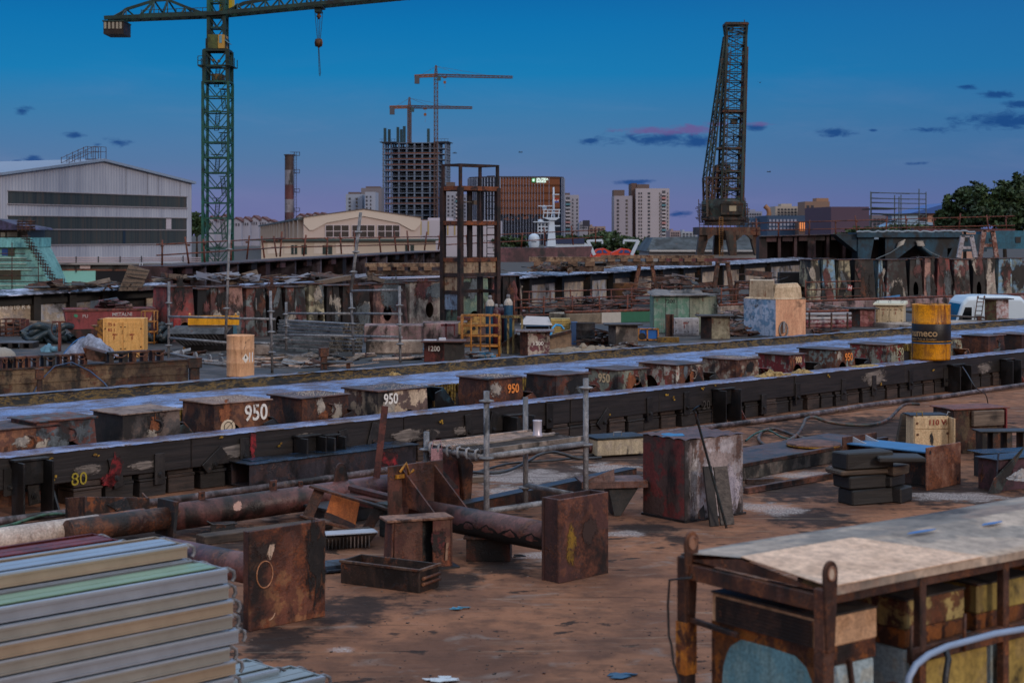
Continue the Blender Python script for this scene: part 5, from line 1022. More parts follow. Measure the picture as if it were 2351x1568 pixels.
def scrapheap(name,lb,loc,sx_,sy,sz,n,seed,mats,rz=0,lmin=.15,lmax=.6,kind=None,cat='scrap heap'):
 r=random.Random(seed);t=T(name,lb,cat,loc,rz)
 for mi,mt in enumerate(mats):
  m=MB()
  for i in range(n//len(mats)):
   x_,y_=r.gauss(0,.4)*sx_,r.gauss(0,.4)*sy;x_=max(-sx_,min(sx_,x_));y_=max(-sy,min(sy,y_));z=sz*max(.02,(1-abs(x_)/sx_*.8))*r.uniform(.05,1);a=r.uniform(-.5,.5) if r.random()<.7 else r.uniform(0,3);l=r.uniform(lmin,lmax)/2;dz=r.uniform(-.12,.12)*l*2
   d=V3((math.cos(a)*l,math.sin(a)*l,dz));c=V3((x_,y_,z));q=r.random()
   if q<.45:m.bar(c-d,c+d,r.uniform(.02,.06),r.uniform(.01,.05))
   elif q<.65:m.tube(c-d,c+d,r.uniform(.01,.025),6)
   else :w2=r.uniform(.08,.26);m.bar(c-d,c+d,w2,.012,up=(r.uniform(-1,1),r.uniform(-.8,.2),r.uniform(.2,1)))
  o=part(t,'scrap_pieces',m,mt);o['kind']='stuff'
 return t
sk=gd(240,788)
scrapheap('scrap_heap','purple-brown folded plates and bars heaped in the red skip',(p.x+.75,p.y+.65,ZD+h*.9),.75,.35,.38,46,3,[rust('#6a4450','#5a3a44',.2,.4,.2,5),brown,darksteel],R(18))
m=MB();m.quadbox([(0,0,0),(.7,0,.0),(.65,.3,.0),(.05,.3,0),(.18,.02,.25),(.42,.02,.30),(.62,.3,.16),(.2,.3,.22)]);S('bent_plate','large bent purple-brown plate on top of the scrap in the red skip','plate',(p.x+.35,p.y+.45,ZD+h*.98),R(18),m,rust('#6f4652','#5f3c48',.2,.4,.15,5))
p=gd(205,826);k=K(p);t_w=126*k;m=MB();nx,ny=34,16;rr=random.Random(4)
for i in range(nx+1):
 for j in range(ny+1):
  u_,v_=i/nx,j/ny;env=max(0,math.sin(math.pi*min(1,max(0,(u_*.92+.04))))**.8);prof_=env*(1-abs(u_-.5)*.5);z=(57*k)*prof_*math.sin(math.pi*min(1,v_*1.0))**.55
  z+=.03*math.sin(u_*31+v_*9)*prof_+.02*math.sin(u_*57-v_*22)*prof_;m.v.append(V3((-t_w/2+t_w*u_,-.35+.8*v_+.03*math.sin(u_*23),max(0,z))))
for i in range(nx):
 for j in range(ny):a=i*(ny+1)+j;m.f.append([a,a+ny+1,a+ny+2,a+1]);m.sm.append(True)
t=T('tarp_bag','pale grey-blue bulk bag slumped in front of the yellow cabinet','bulk bag',p,0);part(t,'sheet',m,rust('#8f97ac','#7a8092',.05,.45,.12,5,streak=.3,rough=.6,r1='#4a4a50',r2='#5f5f68'))
m=MB();pts=[]
for i in range(20):u_=i/19;pts.append((-t_w*.48+t_w*.45*u_,-.34+.1*u_,.02+57*k*.95*math.sin(u_*1.5)*.97))
m.path(pts,.012,5);part(t,'blue_hem',m,plain('#2f6fb0',.5))
def pipeframe(name,lb,x0,x1,yt,yb,mat,depth=.5,rz=0,rows=3,cols=2,r=.022,cat='frame'):
 p=gd(x0,yb);w_,h_=pxbox(x0,x1,yt,yb,p.y);t=T(name,lb,cat,p,R(rz))
 for x_ in (0,w_):
  for y_ in (0,depth):m=MB();m.tube((x_,y_,0),(x_,y_,h_),r,8);part(t,'post',m,mat)
 m=MB()
 for i in range(rows+1):
  z=h_*(i+.15)/(rows+.2)
  for y_ in (0,depth):m.tube((0,y_,z),(w_,y_,z),r*.7,6)
  for x_ in (0,w_):m.tube((x_,0,z),(x_,depth,z),r*.7,6)
 part(t,'crossbars',m,mat)
 if cols>1:m=MB();[m.tube((w_*c/cols,0,0),(w_*c/cols,0,h_),r*.7,6) for c in range(1,cols)];part(t,'upright',m,mat)
 return t,w_,h_
ymt=rust('#b0742c','#9a642a',.35,.4,.1,5)
pipeframe('tube_rack','orange-yellow tube frame right of the yellow cabinet',325,354,714,790,ymt,.4,0,3,1)
pipeframe('rust_crate','rusty mesh crate at the far left edge behind the pallet',0,46,733,772,rust('#6a3c28','#5a3226',.5,.4,.2,5),.5,0,4,3)
p=gd(48,768);m=MB();m.box(0,.24,0,.03,0,.46);m.box(.03,.10,-.02,0,.05,.20);m.box(.13,.21,-.02,0,.05,.20);m.box(.03,.10,-.02,0,.25,.42);m.box(.13,.21,-.02,0,.25,.42);S('dark_red_rack','upright dark red panel standing at the right end of the mesh crate','rack',p,0,m,rust('#5f2f30','#4a2828',.4,.4,.2,5),bev=.004)
p=gd(-6,800);t=T('pallet','dark pallet with a grey sheet on top at the left edge','pallet',p,R(3));w_=80*K(p)
m=MB();m.box(0,w_,0,.7,.13,.15);part(t,'top_sheet',m,rust('#4f5058','#44464e',.15,.4,.2,4));m=MB();[m.box(x_,x_+.1,0,.7,0,.13) for x_ in (0,w_*.3,w_*.62,w_-.1)];part(t,'bearer',m,blackwood)
p=gd(5,826);m=MB();m.lathe([(.34*math.cos(a),.30*math.sin(a)) for a in [i*.16 for i in range(10)]],24);m.jitter(.008);S('stone_dome','rounded grey concrete dome at the left edge beyond the channel blocks','concrete dome',p,0,m,plain('#8a847c',.9,sc_=20))
p=gd(112,808);m=MB();m.prism([(-.2,0,0),(-.05,0,0),(.02,0,.12),(-.1,0,.17),(-.22,0,.08)],(0,.12,0));m.lathe([(.0,.02),(.09,.02),(.10,.1),(.09,.14)],14,(.12,0,0));m.quadbox([(-.1,-.06,0),(.1,-.06,0),(.1,.1,0),(-.1,.1,0),(-.02,-.02,.22),(.04,-.02,.20),(.04,.06,.2),(-.02,.06,.22)]);S('crushed_tins','crushed blue and silver tins left of the pale bulk bag','tins',p,0,m,plain('#5f8fa8',.35,var=.6,sc_=12))
p=gd(137,806);k=K(p);t=T('steel_post','thin rust-red post with a side arm holding a hoop, left of the red skip','post',p,0)
m=MB();m.box(-.035,.035,-.03,.03,0,66*k);part(t,'shaft',m,brownred,bev=.004);m=MB();m.box(-.19,.17,-.025,.025,65*k,69*k);part(t,'arm',m,brownred,bev=.004);m=MB();m.path([(-.13+.07*math.cos(a),-.03,52*k+.17*math.sin(a)) for a in [i*.42 for i in range(16)]],.011,6);part(t,'hoop',m,A3)
for i,(x0,y0,n_,s,lb,col) in enumerate([(95,790,7,62,'heap of dark ribbed ducting left of the red skip','#1f2c33'),(372,788,5,26,'heap of dark ribbed hose between the tube frame and the scaffold post','#22282b')]):
 p=gd(x0,y0);k=K(p);t=T('duct_heap',lb,'hose heap',p,0);r=random.Random(i)
 for q in range(n_):
  m=MB();pts=[];cx=r.uniform(-.5,.5)*s*k;cz=.1+.10*(q%4);cy=r.uniform(-.1,.5)+q*.04
  for a in range(14):u_=a/13-.5;pts.append((cx+u_*s*1.5*k,cy+.15*math.sin(a*.8+q),cz+.10*math.sin(a*.7+q*2)))
  rad=.085;mm=MB();mm.path(pts,rad,9)
  for a in range(0,len(mm.v),9):
   if (a//9)%2:
    for b_ in range(9):mm.v[a+b_]=mm.v[a+b_]
  rings=MB()
  for a in range(13):
   for f in (0,.33,.66):
    c1=V3(pts[a]).lerp(V3(pts[a+1]),f);c2=V3(pts[a]).lerp(V3(pts[a+1]),f+.12);rings.tube(c1,c2,rad*1.10,9,cap=False)
  o=part(t,'duct',mm,plain(col,.45));part(o,'ribs',rings,plain('#33424a',.4))
p=gd(415,806);k=K(p);t=T('tipping_hopper','dark ribbed tipping hopper with a yellow back panel between the scaffold posts','hopper',p,0)
hm2=rust('#2c2c2e','#24262a',.15,.4,.4,5,rough=.5)
m=MB();m.quadbox([(30*k,.1,-10*k),(105*k,.1,-10*k),(105*k,.9,0),(30*k,.9,0),(-30*k,-.1,42*k),(106*k,-.1,40*k),(106*k,.95,54*k),(-30*k,.95,54*k)]);part(t,'body',m,hm2)
m=MB();[m.bar(((-26+i*9)*k,-.12,39*k),((2+i*8.2)*k,-.06,14*k),.03,.02) for i in range(13)];part(t,'ribs',m,rust('#3a3a3c','#303236',.15,.4,.3,5))
m=MB();m.quadbox([(-30*k,-.14,40*k),(106*k,-.14,40*k),(106*k,-.10,40*k),(-30*k,-.10,40*k),(-22*k,.1,54*k),(106*k,.1,54*k),(106*k,.14,54*k),(-22*k,.14,54*k)]);part(t,'lip_plate',m,rust('#4a4c50','#3a3c42',.15,.4,.2,5))
m=MB();m.box(0,120*k,.9,.95,55*k,77*k);part(t,'back_panel',m,rust('#dc9c18','#d49410',.08,.4,.03,4,rough=.5),bev=.004)
for x_ in (4*k,112*k):m=MB();m.tube((x_,.92,77*k),(x_,.92,83*k),.025,8);part(t,'lug',m,yc)
m=MB();m.box(-4*k,2*k,.5,.55,-14*k,6*k);m.box(2*k,6*k,.3,.35,-14*k,6*k);part(t,'foot',m,yc)
p=gd(406,790);k=K(p);m=MB();m.lathe([(0,0),(8*k,0),(8.5*k,.04),(8.5*k,.30),(6*k,.36),(2*k,.38),(2*k,.43),(0,.43)],16,(0,0,30*k-.0));S('gas_bottle','small red gas bottle beside the yellow panel of the hopper','gas bottle',p,0,m,rust('#8a2420','#7a2020',.1,.4,.1,8))
m=MB();p=gd(530,795);k=K(p);m.prism([(-4*k,0,28*k),(14*k,0,28*k),(12*k,0,57*k),(-2*k,0,57*k)],(0,.03,0));m.tube((5*k,0,57*k),(5*k,0,68*k),.008,5);S('hanging_sheet','blue-grey sheet hanging right of the leaning scaffold pole','sheet',p,0,m,plain('#3f6678',.5))
def scaf(name,lb,base,posts,ledgers,group=None):
 t=T(name,lb,'scaffold',base,0,group)
 for (x,y0,y1,dx_,Y) in posts:
  a=dp(x,y1,Y)-base;b_=dp(x+dx_,y0,Y)-base;m=MB();m.tube(a,b_,.030,12);part(t,'post',m,galv)
  for f in (.25,.5,.75):
   c=a.lerp(b_,f);mm=MB();mm.lathe([(.03,-.03),(.045,-.025),(.085,-.008),(.085,.008),(.045,.02),(.03,.025)],12,c);part(t,'rosette',mm,galv)
 for (x0,y0,x1,y1,Ya,Yb) in ledgers:
  m=MB();m.tube(dp(x0,y0,Ya)-base,dp(x1,y1,Yb)-base,.028,10);part(t,'ledger',m,galv)
 return t
Yc=32.0
scaf('tube_scaffold','open tube scaffold frame around the tan drum, with a tall leaning pole',gd(387,860),[(387,647,842,1,36.5),(518,505,776,10,35.0),(625,668,856,-4,34.8)],[(387,727,527,730,36.5,35.),(527,731,632,733,35.,34.8),(388,776,525,787,36.5,35),(387,826,520,838,36.5,35),(585,788,628,789,34.9,34.8)])
scaf('tube_scaffold','open tube scaffold frame in front of the grey deck stack, with a long leaning pole',gd(811,850),[(657,694,804,0,38.),(812,672,815,-6,37.),(919,657,834,-2,35.5)],[(657,720,810,720,38,37),(810,720,922,721,37,35.5),(657,769,811,772,38,37),(811,772,922,774,37,35.5),(806,668,922,666,37,35.5)])
p=gd(808,815);m=MB();a=dp(828,488,37.)-p;b_=dp(806,670,37)-p;m.tube(a,b_,.036,12);o=S('scaffold_pole','long bare leaning scaffold pole rising above the hull behind the deck stack','pole',p,0,m,galv)
for f in (.25,.5,.75):mm=MB();mm.lathe([(.036,-.03),(.09,-.008),(.09,.008),(.036,.03)],12,a.lerp(b_,f));part(o,'rosette',mm,galv)
for i,(x0,y0,x1,y1,r_,lb,mt) in enumerate([(470,836,728,840,.04,'thick bare pipe on the ground right of the tan drum',pinkg),(565,832,860,818,.035,'long pale pipe lying across behind the tan drum',pinkg),(600,845,790,836,.03,'grey pipe with orange marks in front of the grey deck stack',galv),(855,832,1000,824,.035,'pipe with orange tape on the ground before the 1200 box',pinkg),(930,810,1010,806,.03,'blue-grey pipe lying by the pale concrete block',plain('#3f6f8f',.5)),(392,818,520,842,.035,'dark pipe with flanges left of the tan drum',galv)]):
 a=gd(x0,y0);b_=gd(x1,y1);m=MB();m.tube((0,0,.06),b_-a+V3((0,0,.06)),r_,10)
 if i==5:[m.tube((b_-a)*f+V3((0,0,.09)),(b_-a)*f+V3((.03,.02,.09)),.12,14) for f in (.2,.45,.7,.9)]
 S('steel_pipe',lb,'pipe',a,0,m,mt,'pipes lying on the dock deck')
def farstack(xc,yt,yb,xe,xl,yl,n,lb,zb_=0):
 a=gd(xc,yb);k=K(a);h_=(yb-yt)*k/n;e=gd(xe,yb+1)-a;l=gd(xl,yl)-a;l.z=0;e.z=0;L_=l.length;ln=l.normalized();wd_=e.length;en=e.normalized();t0=None;seq=['lowest','second lowest','third','fourth','fifth','sixth','seventh','eighth','ninth']
 def q(x_,y_,z):v=en*x_+ln*y_;return (v.x,v.y,z)
 def bx(x0,x1,y0,y1,z0,z1):return MB().quadbox([q(x0,y0,z0),q(x1,y0,z0),q(x1,y1,z0),q(x0,y1,z0),q(x0,y0,z1),q(x1,y0,z1),q(x1,y1,z1),q(x0,y1,z1)])
 for i in range(n):
  lab_='%s deck from the bottom of the %s'%(seq[i],lb)
  if t0 is None:
   t0=T('scaffold_deck',lab_,'scaffold deck',(a.x,a.y,0),0,'grey scaffold decks stacked beyond the tan drum')
   part(t0,'end_plate',bx(0,wd_,0,.015,0,h_*.84),rust('#6f6a60','#4a4640',.2,.4,.3,9))
   m=MB()
   for q_ in range(6):x_=wd_*(q_+.5)/6;m.quadbox([q(x_,-.01,h_*.3),q(x_+.03,-.01,h_*.3),q(x_+.03,0,h_*.3),q(x_,0,h_*.3),q(x_,-.01,h_*.5),q(x_+.03,-.01,h_*.5),q(x_+.03,0,h_*.5),q(x_,0,h_*.5)])
   part(t0,'end_holes',m,dark_t)
   part(t0,'side_rail',bx(-.012,0,.0,L_,0,h_*.88),rust('#626c70','#545c60',.1,.4,.2,4,rough=.4));part(t0,'rail_lip',bx(-.03,-.012,0,L_,h_*.6,h_*.86),galv);part(t0,'tread',bx(0,wd_,.015,L_,h_*.78,h_*.84),galv);cur=t0
  else :cur=copy_tree(t0);cur['label']=lab_
  cur.location=(a.x+random.uniform(-.03,.03),a.y+random.uniform(-.03,.03),ZD+.03+zb_+i*h_)
farstack(788,744,811,834,640,800,8,'taller far stack of grey decks')
farstack(757,775,813,786,622,806,4,'shorter near stack of grey decks')
cream_c=rust('#a8998c','#948478',.12,.45,.22,2.5,r1='#5f4c40',r2='#7d6454',rough=.85)
pinkc=rust('#96797a','#8a7874',.2,.5,.3,3,streak=.5,rough=.85)
for (x0,x1,yt,yb,d_,lb,mt,rz) in [(840,970,783,812,.5,'pale rectangular concrete block left of the 1200 box',cream_c,2),(836,1030,748,786,1.2,'long pinkish stained concrete plinth below the steel blocks',pinkc,4),(580,622,792,816,.5,'rough pale concrete lump right of the tan drum',cream_c,10),(972,1130,742,786,1.0,'weathered concrete plinth behind the yellow bottle cage',pinkc,4)]:
 p=gd(x0,yb);w_,h_=pxbox(x0,x1,yt,yb,p.y);m=MB();m.box(0,w_,0,d_,0,h_)
 if 'lump' in lb:m.jitter(.06)
 S('concrete_block',lb,'concrete block',p,R(rz),m,mt,bev=.02)
def stoolblock(x0,x1,yt,yb,lb,matL,matR,xs,top=None,txt=None,d_=.6,rz=20,tcol=white_t,name='steel_pillar',over=.12):
 p=gd(x0,yb);w_,h_=pxbox(x0,x1,yt,yb,p.y);t=T(name,lb,'steel block',p,0,'flat-topped steel pillars on the dock deck');f=(xs-x0)/(x1-x0)*w_
 m=MB();m.quadbox([(0,.25,0),(f,0,0),(f,.012,0),(0,.262,0),(0,.25,h_),(f,0,h_),(f,.012,h_),(0,.262,h_)]);part(t,'left_plate',m,matL)
 m=MB();m.quadbox([(f,0,0),(w_,.10,0),(w_,d_,0),(f,d_*.9,0),(f,0,h_),(w_,.10,h_),(w_,d_,h_),(f,d_*.9,h_)]);part(t,'body',m,matR)
 m=MB();m.box(-over,w_+over,-.10,d_+.05,h_,h_+.035);part(t,'top_plate',m,top or rust('#3f3a3a','#4a4444',.2,.4,.3,4),bev=.005)
 if txt:text(t,txt,h_*.24,tcol,(f+(w_-f)*.45,-.0+.03,h_*.5),xd=(w_-f,.10,0),off=.05,bold=.002)
 return t,w_,h_
stoolblock(1194,1262,762,816,'pillar with flaking cream and purple paint chalked 1300',rust('#6a3c2a','#7a4a30',.5,.4,.15,5),rust('#a89c90','#6a3c44',.4,.5,.2,4,streak=.5),1212,txt='1300',top=rust('#7a7478','#5a3434',.3,.4,.1,9))
stoolblock(1398,1465,747,799,'grey stained pillar with an overhanging top, right of the dark barrel',rust('#5a5450','#4a4644',.2,.4,.4,4),rust('#847a72','#6f655e',.3,.4,.3,4),1414)
stoolblock(1611,1677,727,778,'pillar with a dark left half and cream right half, in front of the green shed',rust('#3a2c28','#2a2422',.4,.4,.3,4),rust('#8f8872','#7a745f',.35,.4,.2,4),1634)
stoolblock(1953,2010,710,750,'pillar with red-brown painted sides in front of the cream cabinet',rust('#3a2522','#2a3a3c',.4,.4,.3,4),rust('#8a5a58','#6a3434',.35,.5,.1,4),1975)
stoolblock(2266,2318,688,746,'pillar with white and pink paint behind the ladder, at the right',rust('#5a5438','#4a3028',.4,.4,.2,4),rust('#9a7c7c','#b0a8ac',.3,.5,.1,4),2288)
t,w_,h_=stoolblock(972,1065,786,832,'dark red block stencilled 1200 with a wide top plate',rust('#7a3c34','#5a2f2a',.35,.4,.3,4),rust('#2c2724','#3a2c28',.3,.4,.4,4),1020,over=.05,top=rust('#5a3a34','#4a3430',.3,.4,.1,5))
text(t,'1200',.17,white_t,(.26,.13,h_*.66),xd=(1,-.5,0),off=.05,bold=.003)
m=MB();m.box(.0,.30,.1,.3,h_+.035,h_+.05);m.box(.36,.52,.15,.3,h_+.035,h_+.09);p=t.location;S('paper_scraps','white papers and a small white box lying on the 1200 block','papers',(p[0],p[1],p[2]),0,m,plain('#b8bcc8',.6))
for (x0,x1,yt,yb,lb) in [(1529,1547,722,779,'tall rust-brown I-post left of the grey cabinet'),(1970,1972,0,0,''),(1970,1984,757-40,757,'')]:
 if yb<770:continue
 p=gd(x0,yb);w_,h_=pxbox(x0,x1,yt,yb,p.y);m=MB();m.box(0,w_*.2,0,w_,0,h_);m.box(w_*.8,w_,0,w_,0,h_);m.box(w_*.2,w_*.8,w_*.4,w_*.6,0,h_);S('steel_post',lb,'post',p,0,m,rust('#4a2e24','#3a2620',.5,.4,.25,5))
for i,(x0,x1,yt,yb,lb,mt) in enumerate([(1879,1897,720,752,'short dark post with a cross plate, right of the peach block',A6),(2060,2085,706,744,'dark notched post between the cream cabinet and the yellow drum',A6),(2246,2262,726,746,'low brown gusset left of the white and pink pillar',A4),(1010,1022,0,0,'',A4)]):
 if not yb:continue
 p=gd(x0,yb);w_,h_=pxbox(x0,x1,yt,yb,p.y);m=MB();m.box(0,w_*.45,0,.2,0,h_);m.prism([(w_*.45,.05,0),(w_*1.0,.05,0),(w_*.45,.05,h_*.8)],(0,.02,0));m.box(-.03,w_*.8,-.02,.22,h_*.93,h_);S('steel_post',lb,'post',p,0,m,mt)
pipeframe('bottle_cage','orange-yellow gas bottle cage with rungs, in front of the rusty tower frame',1060,1146,724,822,ymt,.5,0,4,4,.03,'bottle cage')
def gasbottle(x,yt,yb,col,lb,shoulder=None,r_=.115):
 p=gd(x,yb);k=K(p);h_=(yb-yt)*k;t=T('gas_cylinder',lb,'gas cylinder',p,0,'gas cylinders behind the yellow cage')
 m=MB();m.lathe([(0,0),(r_,0),(r_,h_*.80)],18);part(t,'body',m,col);m=MB();m.lathe([(r_,h_*.80),(r_*.96,h_*.86),(r_*.6,h_*.91),(r_*.3,h_*.93)],18);part(t,'shoulder',m,shoulder or col);m=MB();m.lathe([(r_*.34,h_*.92),(r_*.42,h_*.94),(r_*.42,h_*.99),(.02,h_)],12);part(t,'valve_cap',m,galv)
bl_,wi_=rust('#1f4a66','#234e6a',.06,.4,.2,6,rough=.4),rust('#5a2430','#4c1f2a',.1,.4,.2,6,rough=.4)
gasbottle(1125,678,800,bl_,'blue gas cylinder with a white speckled shoulder, leftmost in the group',rust('#b8b0a4','#a09c98',.2,.4,.1,12));gasbottle(1139,698,800,wi_,'wine-red gas cylinder right of the leftmost blue one');gasbottle(1151,699,798,wi_,'wine-red gas cylinder left of the right blue one');gasbottle(1167,676,800,bl_,'blue gas cylinder with a white speckled shoulder, rightmost in the group',rust('#b8b0a4','#a09c98',.2,.4,.1,12))
p=gd(1146,812);k=K(p);t=T('bottle_rack','olive steel rack with a marked crossbeam holding the gas cylinders','rack',p,0)
om=rust('#8a7a4c','#6f6440',.3,.4,.2,5);m=MB();m.box(-8*k,52*k,-.05,0,82*k,88*k);part(t,'crossbeam',m,om)
for x_ in (0,18,30,50):m=MB();m.box(x_*k,(x_+5)*k,0,.08,0,86*k);part(t,'post',m,om)
text(t,'TOBOLCI 15kN TORAL',.085,dark_t,(22*k,-.052,85*k),off=.004)
p=gd(1052,790);k=K(p);t=T('welding_machine','small tan machine with cables left of the gas cylinders','machine',p,0)
m=MB();m.box(0,45*k,0,.5,22*k,48*k);part(t,'body',m,rust('#b08a4c','#a07a40',.25,.4,.15,6),bev=.01);m=MB();m.box(20*k,62*k,.3,.8,40*k,66*k);part(t,'rear_body',m,rust('#b08a4c','#8a6a3c',.25,.4,.15,6),bev=.01);m=MB();[m.tube((x_*k,-.02,z*k),(x_*k,0,z*k),.05,12) for x_,z in ((10,30),(24,28),(36,36))];part(t,'dial',m,darksteel);m=MB();m.box(-3*k,32*k,0,.4,55*k,62*k);part(t,'red_box',m,brownred)
p=gd(1018,815);k=K(p);t=T('lifting_stand','small dark red lifting stand with a cross arm on the dark box','stand',p,0);m=MB();m.box(4*k,8*k,0,.05,30*k,72*k);part(t,'shaft',m,rust('#6f2f34','#5f2a2e',.2,.4,.1,6));m=MB();m.box(-6*k,26*k,0,.05,66*k,71*k);m.box(24*k,27*k,0,.05,45*k,70*k);part(t,'arm',m,rust('#6f2f34','#5f2a2e',.2,.4,.1,6))
p=gd(738,850);w_,h_=pxbox(738,810,832,850,p.y);t=T('steel_bench','low dark bench plate on short legs right of the small rusty post','bench',p,R(5));m=MB();m.box(0,w_,0,.4,h_-.03,h_);part(t,'top_plate',m,rust('#4a4644','#3a3634',.3,.4,.3,5));m=MB();m.box(.03,.12,.05,.3,0,h_-.03);part(t,'leg',m,A6);m=MB();m.box(w_-.15,w_-.06,.05,.3,0,h_-.03);part(t,'leg',m,A6)
p=gd(1200,790);k=K(p);t=T('canopied_machine','machine under a small white sloping canopy','machine',p,0);m=MB();m.quadbox([(-6*k,-.2,46*k),(68*k,-.2,44*k),(68*k,.0,44*k),(-6*k,.0,46*k),(8*k,.5,62*k),(60*k,.5,60*k),(60*k,.6,60*k),(8*k,.6,62*k)]);part(t,'canopy',m,plain('#aaa4a4',.6));m=MB();m.box(8*k,60*k,.1,.6,10*k,40*k);part(t,'body',m,darksteel);
for x_ in (2,62):m=MB();m.box(x_*k,(x_+2)*k,0,.05,0,46*k);part(t,'post',m,darksteel)
p=gd(1265,790);k=K(p);m=MB();m.box(0,44*k,0,.5,20*k,58*k);[m.box(1*k,42*k,-.03,0,(22+i*5)*k,(25+i*5)*k) for i in range(7)];S('slatted_box','yellowish slatted box right of the white canopy','box',p,0,m,rust('#b09a5c','#a08c54',.15,.4,.1,6))
drum('oil_drum','black drum standing beyond the wide track between the two grey pillars',gd(1342,791),.29,.60,rust('#2f2c2c','#241f20',.3,.4,.3,5))
p=gd(1312,792);k=K(p);m=MB();m.box(0,14*k,0,.4,0,52*k);S('blue_panel','narrow dark blue panel left of the black drum','panel',p,0,m,plain('#1f3f66',.5));
p=gd(1466,782);k=K(p);t=T('compressor','bright blue machine with an orange frame left of the green shed','machine',p,0);m=MB();m.box(6*k,44*k,0,.5,4*k,27*k);part(t,'body',m,plain('#1f5fa8',.4),bev=.01);m=MB();[m.bar((a*k,-.03,b__*k),(c*k,-.03,d*k),.04,.04) for a,b__,c,d in ((0,0,0,28),(0,27,45,27),(45,0,45,28),(20,0,20,27),(0,2,45,2))];part(t,'frame',m,ymt);m=MB();m.tube((8*k,-.06,10*k),(8*k,.0,10*k),.1,14);part(t,'wheel',m,darksteel)
p=gd(1505,800);m=MB();m.box(0,.6,0,.3,0,.14);S('steel_offcut','dirty yellow box beside the foot of the rusty I-post','box',gd(1510,786),0,m,rust('#7a5c1c','#5f4818',.3,.4,.2,6))
for (pts,yb,lb,mt) in [([(1242,0),(1312,0),(1312,45),(1250,28)],805,'concrete wedge with a rusty sloping edge right of the 1300 pillar',rust('#8a7058','#7a6450',.25,.45,.15,4)),([(1150,0),(1200,0),(1200,40),(1188,42),(1150,16)],810,'grey concrete wedge left of the 1300 pillar',rust('#6f655a','#5f564e',.15,.4,.2,4))]:
 p=gd(pts[0][0],yb);k=K(p);t=T('concrete_wedge',lb,'concrete wedge',p,0);m=MB();m.prism([((x-pts[0][0])*k,0,z*k) for x,z in pts],(0,.8,0));part(t,'body',m,mt);m=MB();a,b_=pts[-2],pts[-1];m.bar(((b_[0]-pts[0][0])*k,-.02,b_[1]*k),((a[0]-pts[0][0])*k,-.02,a[1]*k),.04,.08);part(t,'steel_edge',m,A6)
heap('gravel_heap','low heap of light gravel between the wedge and the grey pillar','gravel',gd(1350,806),1.1,.4,.22,plain('#857868',.95,sc_=50),6,0,90)
p=gd(1500,764);k=K(p);t=T('steel_shed','flaking green steel shed numbered 7200 with a grey sloping roof','shed',p,0);gsm=rust('#5f8a78','#7f988c',.22,.45,.08,3,streak=.45,r1='#5a3424',r2='#7a4a30')
m=MB();m.box(1*k,84*k,0,1.4,0,85*k);part(t,'wall',m,gsm);m=MB();m.quadbox([(84*k,0,0),(152*k,.5,0),(152*k,1.6,0),(84*k,1.4,0),(84*k,0,85*k),(152*k,.5,82*k),(152*k,1.6,82*k),(84*k,1.4,85*k)]);part(t,'side_wall',m,rust('#7a8070','#687262',.3,.45,.2,3,streak=.4))
m=MB();m.quadbox([(-6*k,-.15,84*k),(110*k,-.15,85*k),(160*k,.5,85*k),(-6*k,1.5,90*k),(-6*k,-.15,86*k),(110*k,-.15,87*k),(160*k,.5,87*k),(14*k,1.5,97*k)]);m.quadbox([(38*k,.5,88*k),(120*k,.5,88*k),(120*k,1.2,88*k),(38*k,1.2,88*k),(46*k,.7,95*k),(116*k,.7,95*k),(116*k,1.2,95*k),(46*k,1.2,95*k)]);part(t,'roof',m,rust('#77706c','#605a58',.2,.4,.2,3))
text(t,'7200',.16,plain('#22302c',.8),(38*k,0,72*k),off=.01,bold=.002)
m=MB();[m.box(x_*k,(x_+.7)*k,-.012,0,0,84*k) for x_ in (0.8,28,54,83)];part(t,'seam',m,A4)
p=gd(1781,772);k=K(p);t=T('bollard_base','big pedestal with a warm-lit peach right face, sky-lit blue and white left face, cream top','pedestal',p,0);yA=.9
m=MB();m.quadbox([(0,0,0),(75*k,.45,0),(75*k,.47,0),(0,.02,0),(0,0,84*k),(75*k,.45,84*k),(75*k,.47,84*k),(0,.02,84*k)]);part(t,'warm_lit_face',m,rust('#d8a684','#d09c7c',.05,.4,.02,3,rough=.8,r1='#8a4c30',r2='#9a5c3c'))  # warm light on the right side put into the peach colour
m=MB();m.quadbox([(-63*k,yA,0),(0,0,0),(0,.02,0),(-63*k,yA+.02,0),(-63*k,yA,84*k),(0,0,84*k),(0,.02,84*k),(-63*k,yA+.02,84*k)]);part(t,'sky_lit_face',m,rust('#a4b8d4','#6a90b4',.14,.42,.10,3,streak=.4,rough=.7,r1='#7a4438',r2='#8f5a4c'))  # cool sky light on the left side put into the blue tones
m=MB();m.quadbox([(0,.02,0),(75*k,.47,0),(12*k,1.35,0),(-62*k,yA,0),(0,.02,83*k),(75*k,.47,83*k),(12*k,1.35,83*k),(-62*k,yA,83*k)]);part(t,'core',m,cream_c)
crm=rust('#c9b394','#b8a284',.25,.4,.08,3.5,streak=.5,r1='#7a4426',r2='#8f5430')
m=MB();m.quadbox([(-52*k,yA*.9,84*k),(-2*k,.12,84*k),(10*k,.9,84*k),(-45*k,1.2,84*k),(-50*k,yA*.9,126*k),(-4*k,.15,127*k),(8*k,.9,128*k),(-45*k,1.2,128*k)]);part(t,'rear_housing',m,crm)
m=MB();m.quadbox([(-4*k,.05,84*k),(66*k,.40,84*k),(62*k,.75,84*k),(-6*k,.6,84*k),(0,.08,110*k),(63*k,.42,112*k),(60*k,.75,112*k),(-4*k,.6,110*k)]);m.quadbox([(0,.08,110*k),(63*k,.42,112*k),(60*k,.75,112*k),(-4*k,.6,110*k),(6*k,.15,119*k),(56*k,.45,121*k),(55*k,.72,121*k),(4*k,.55,119*k)]);part(t,'front_housing',m,crm)
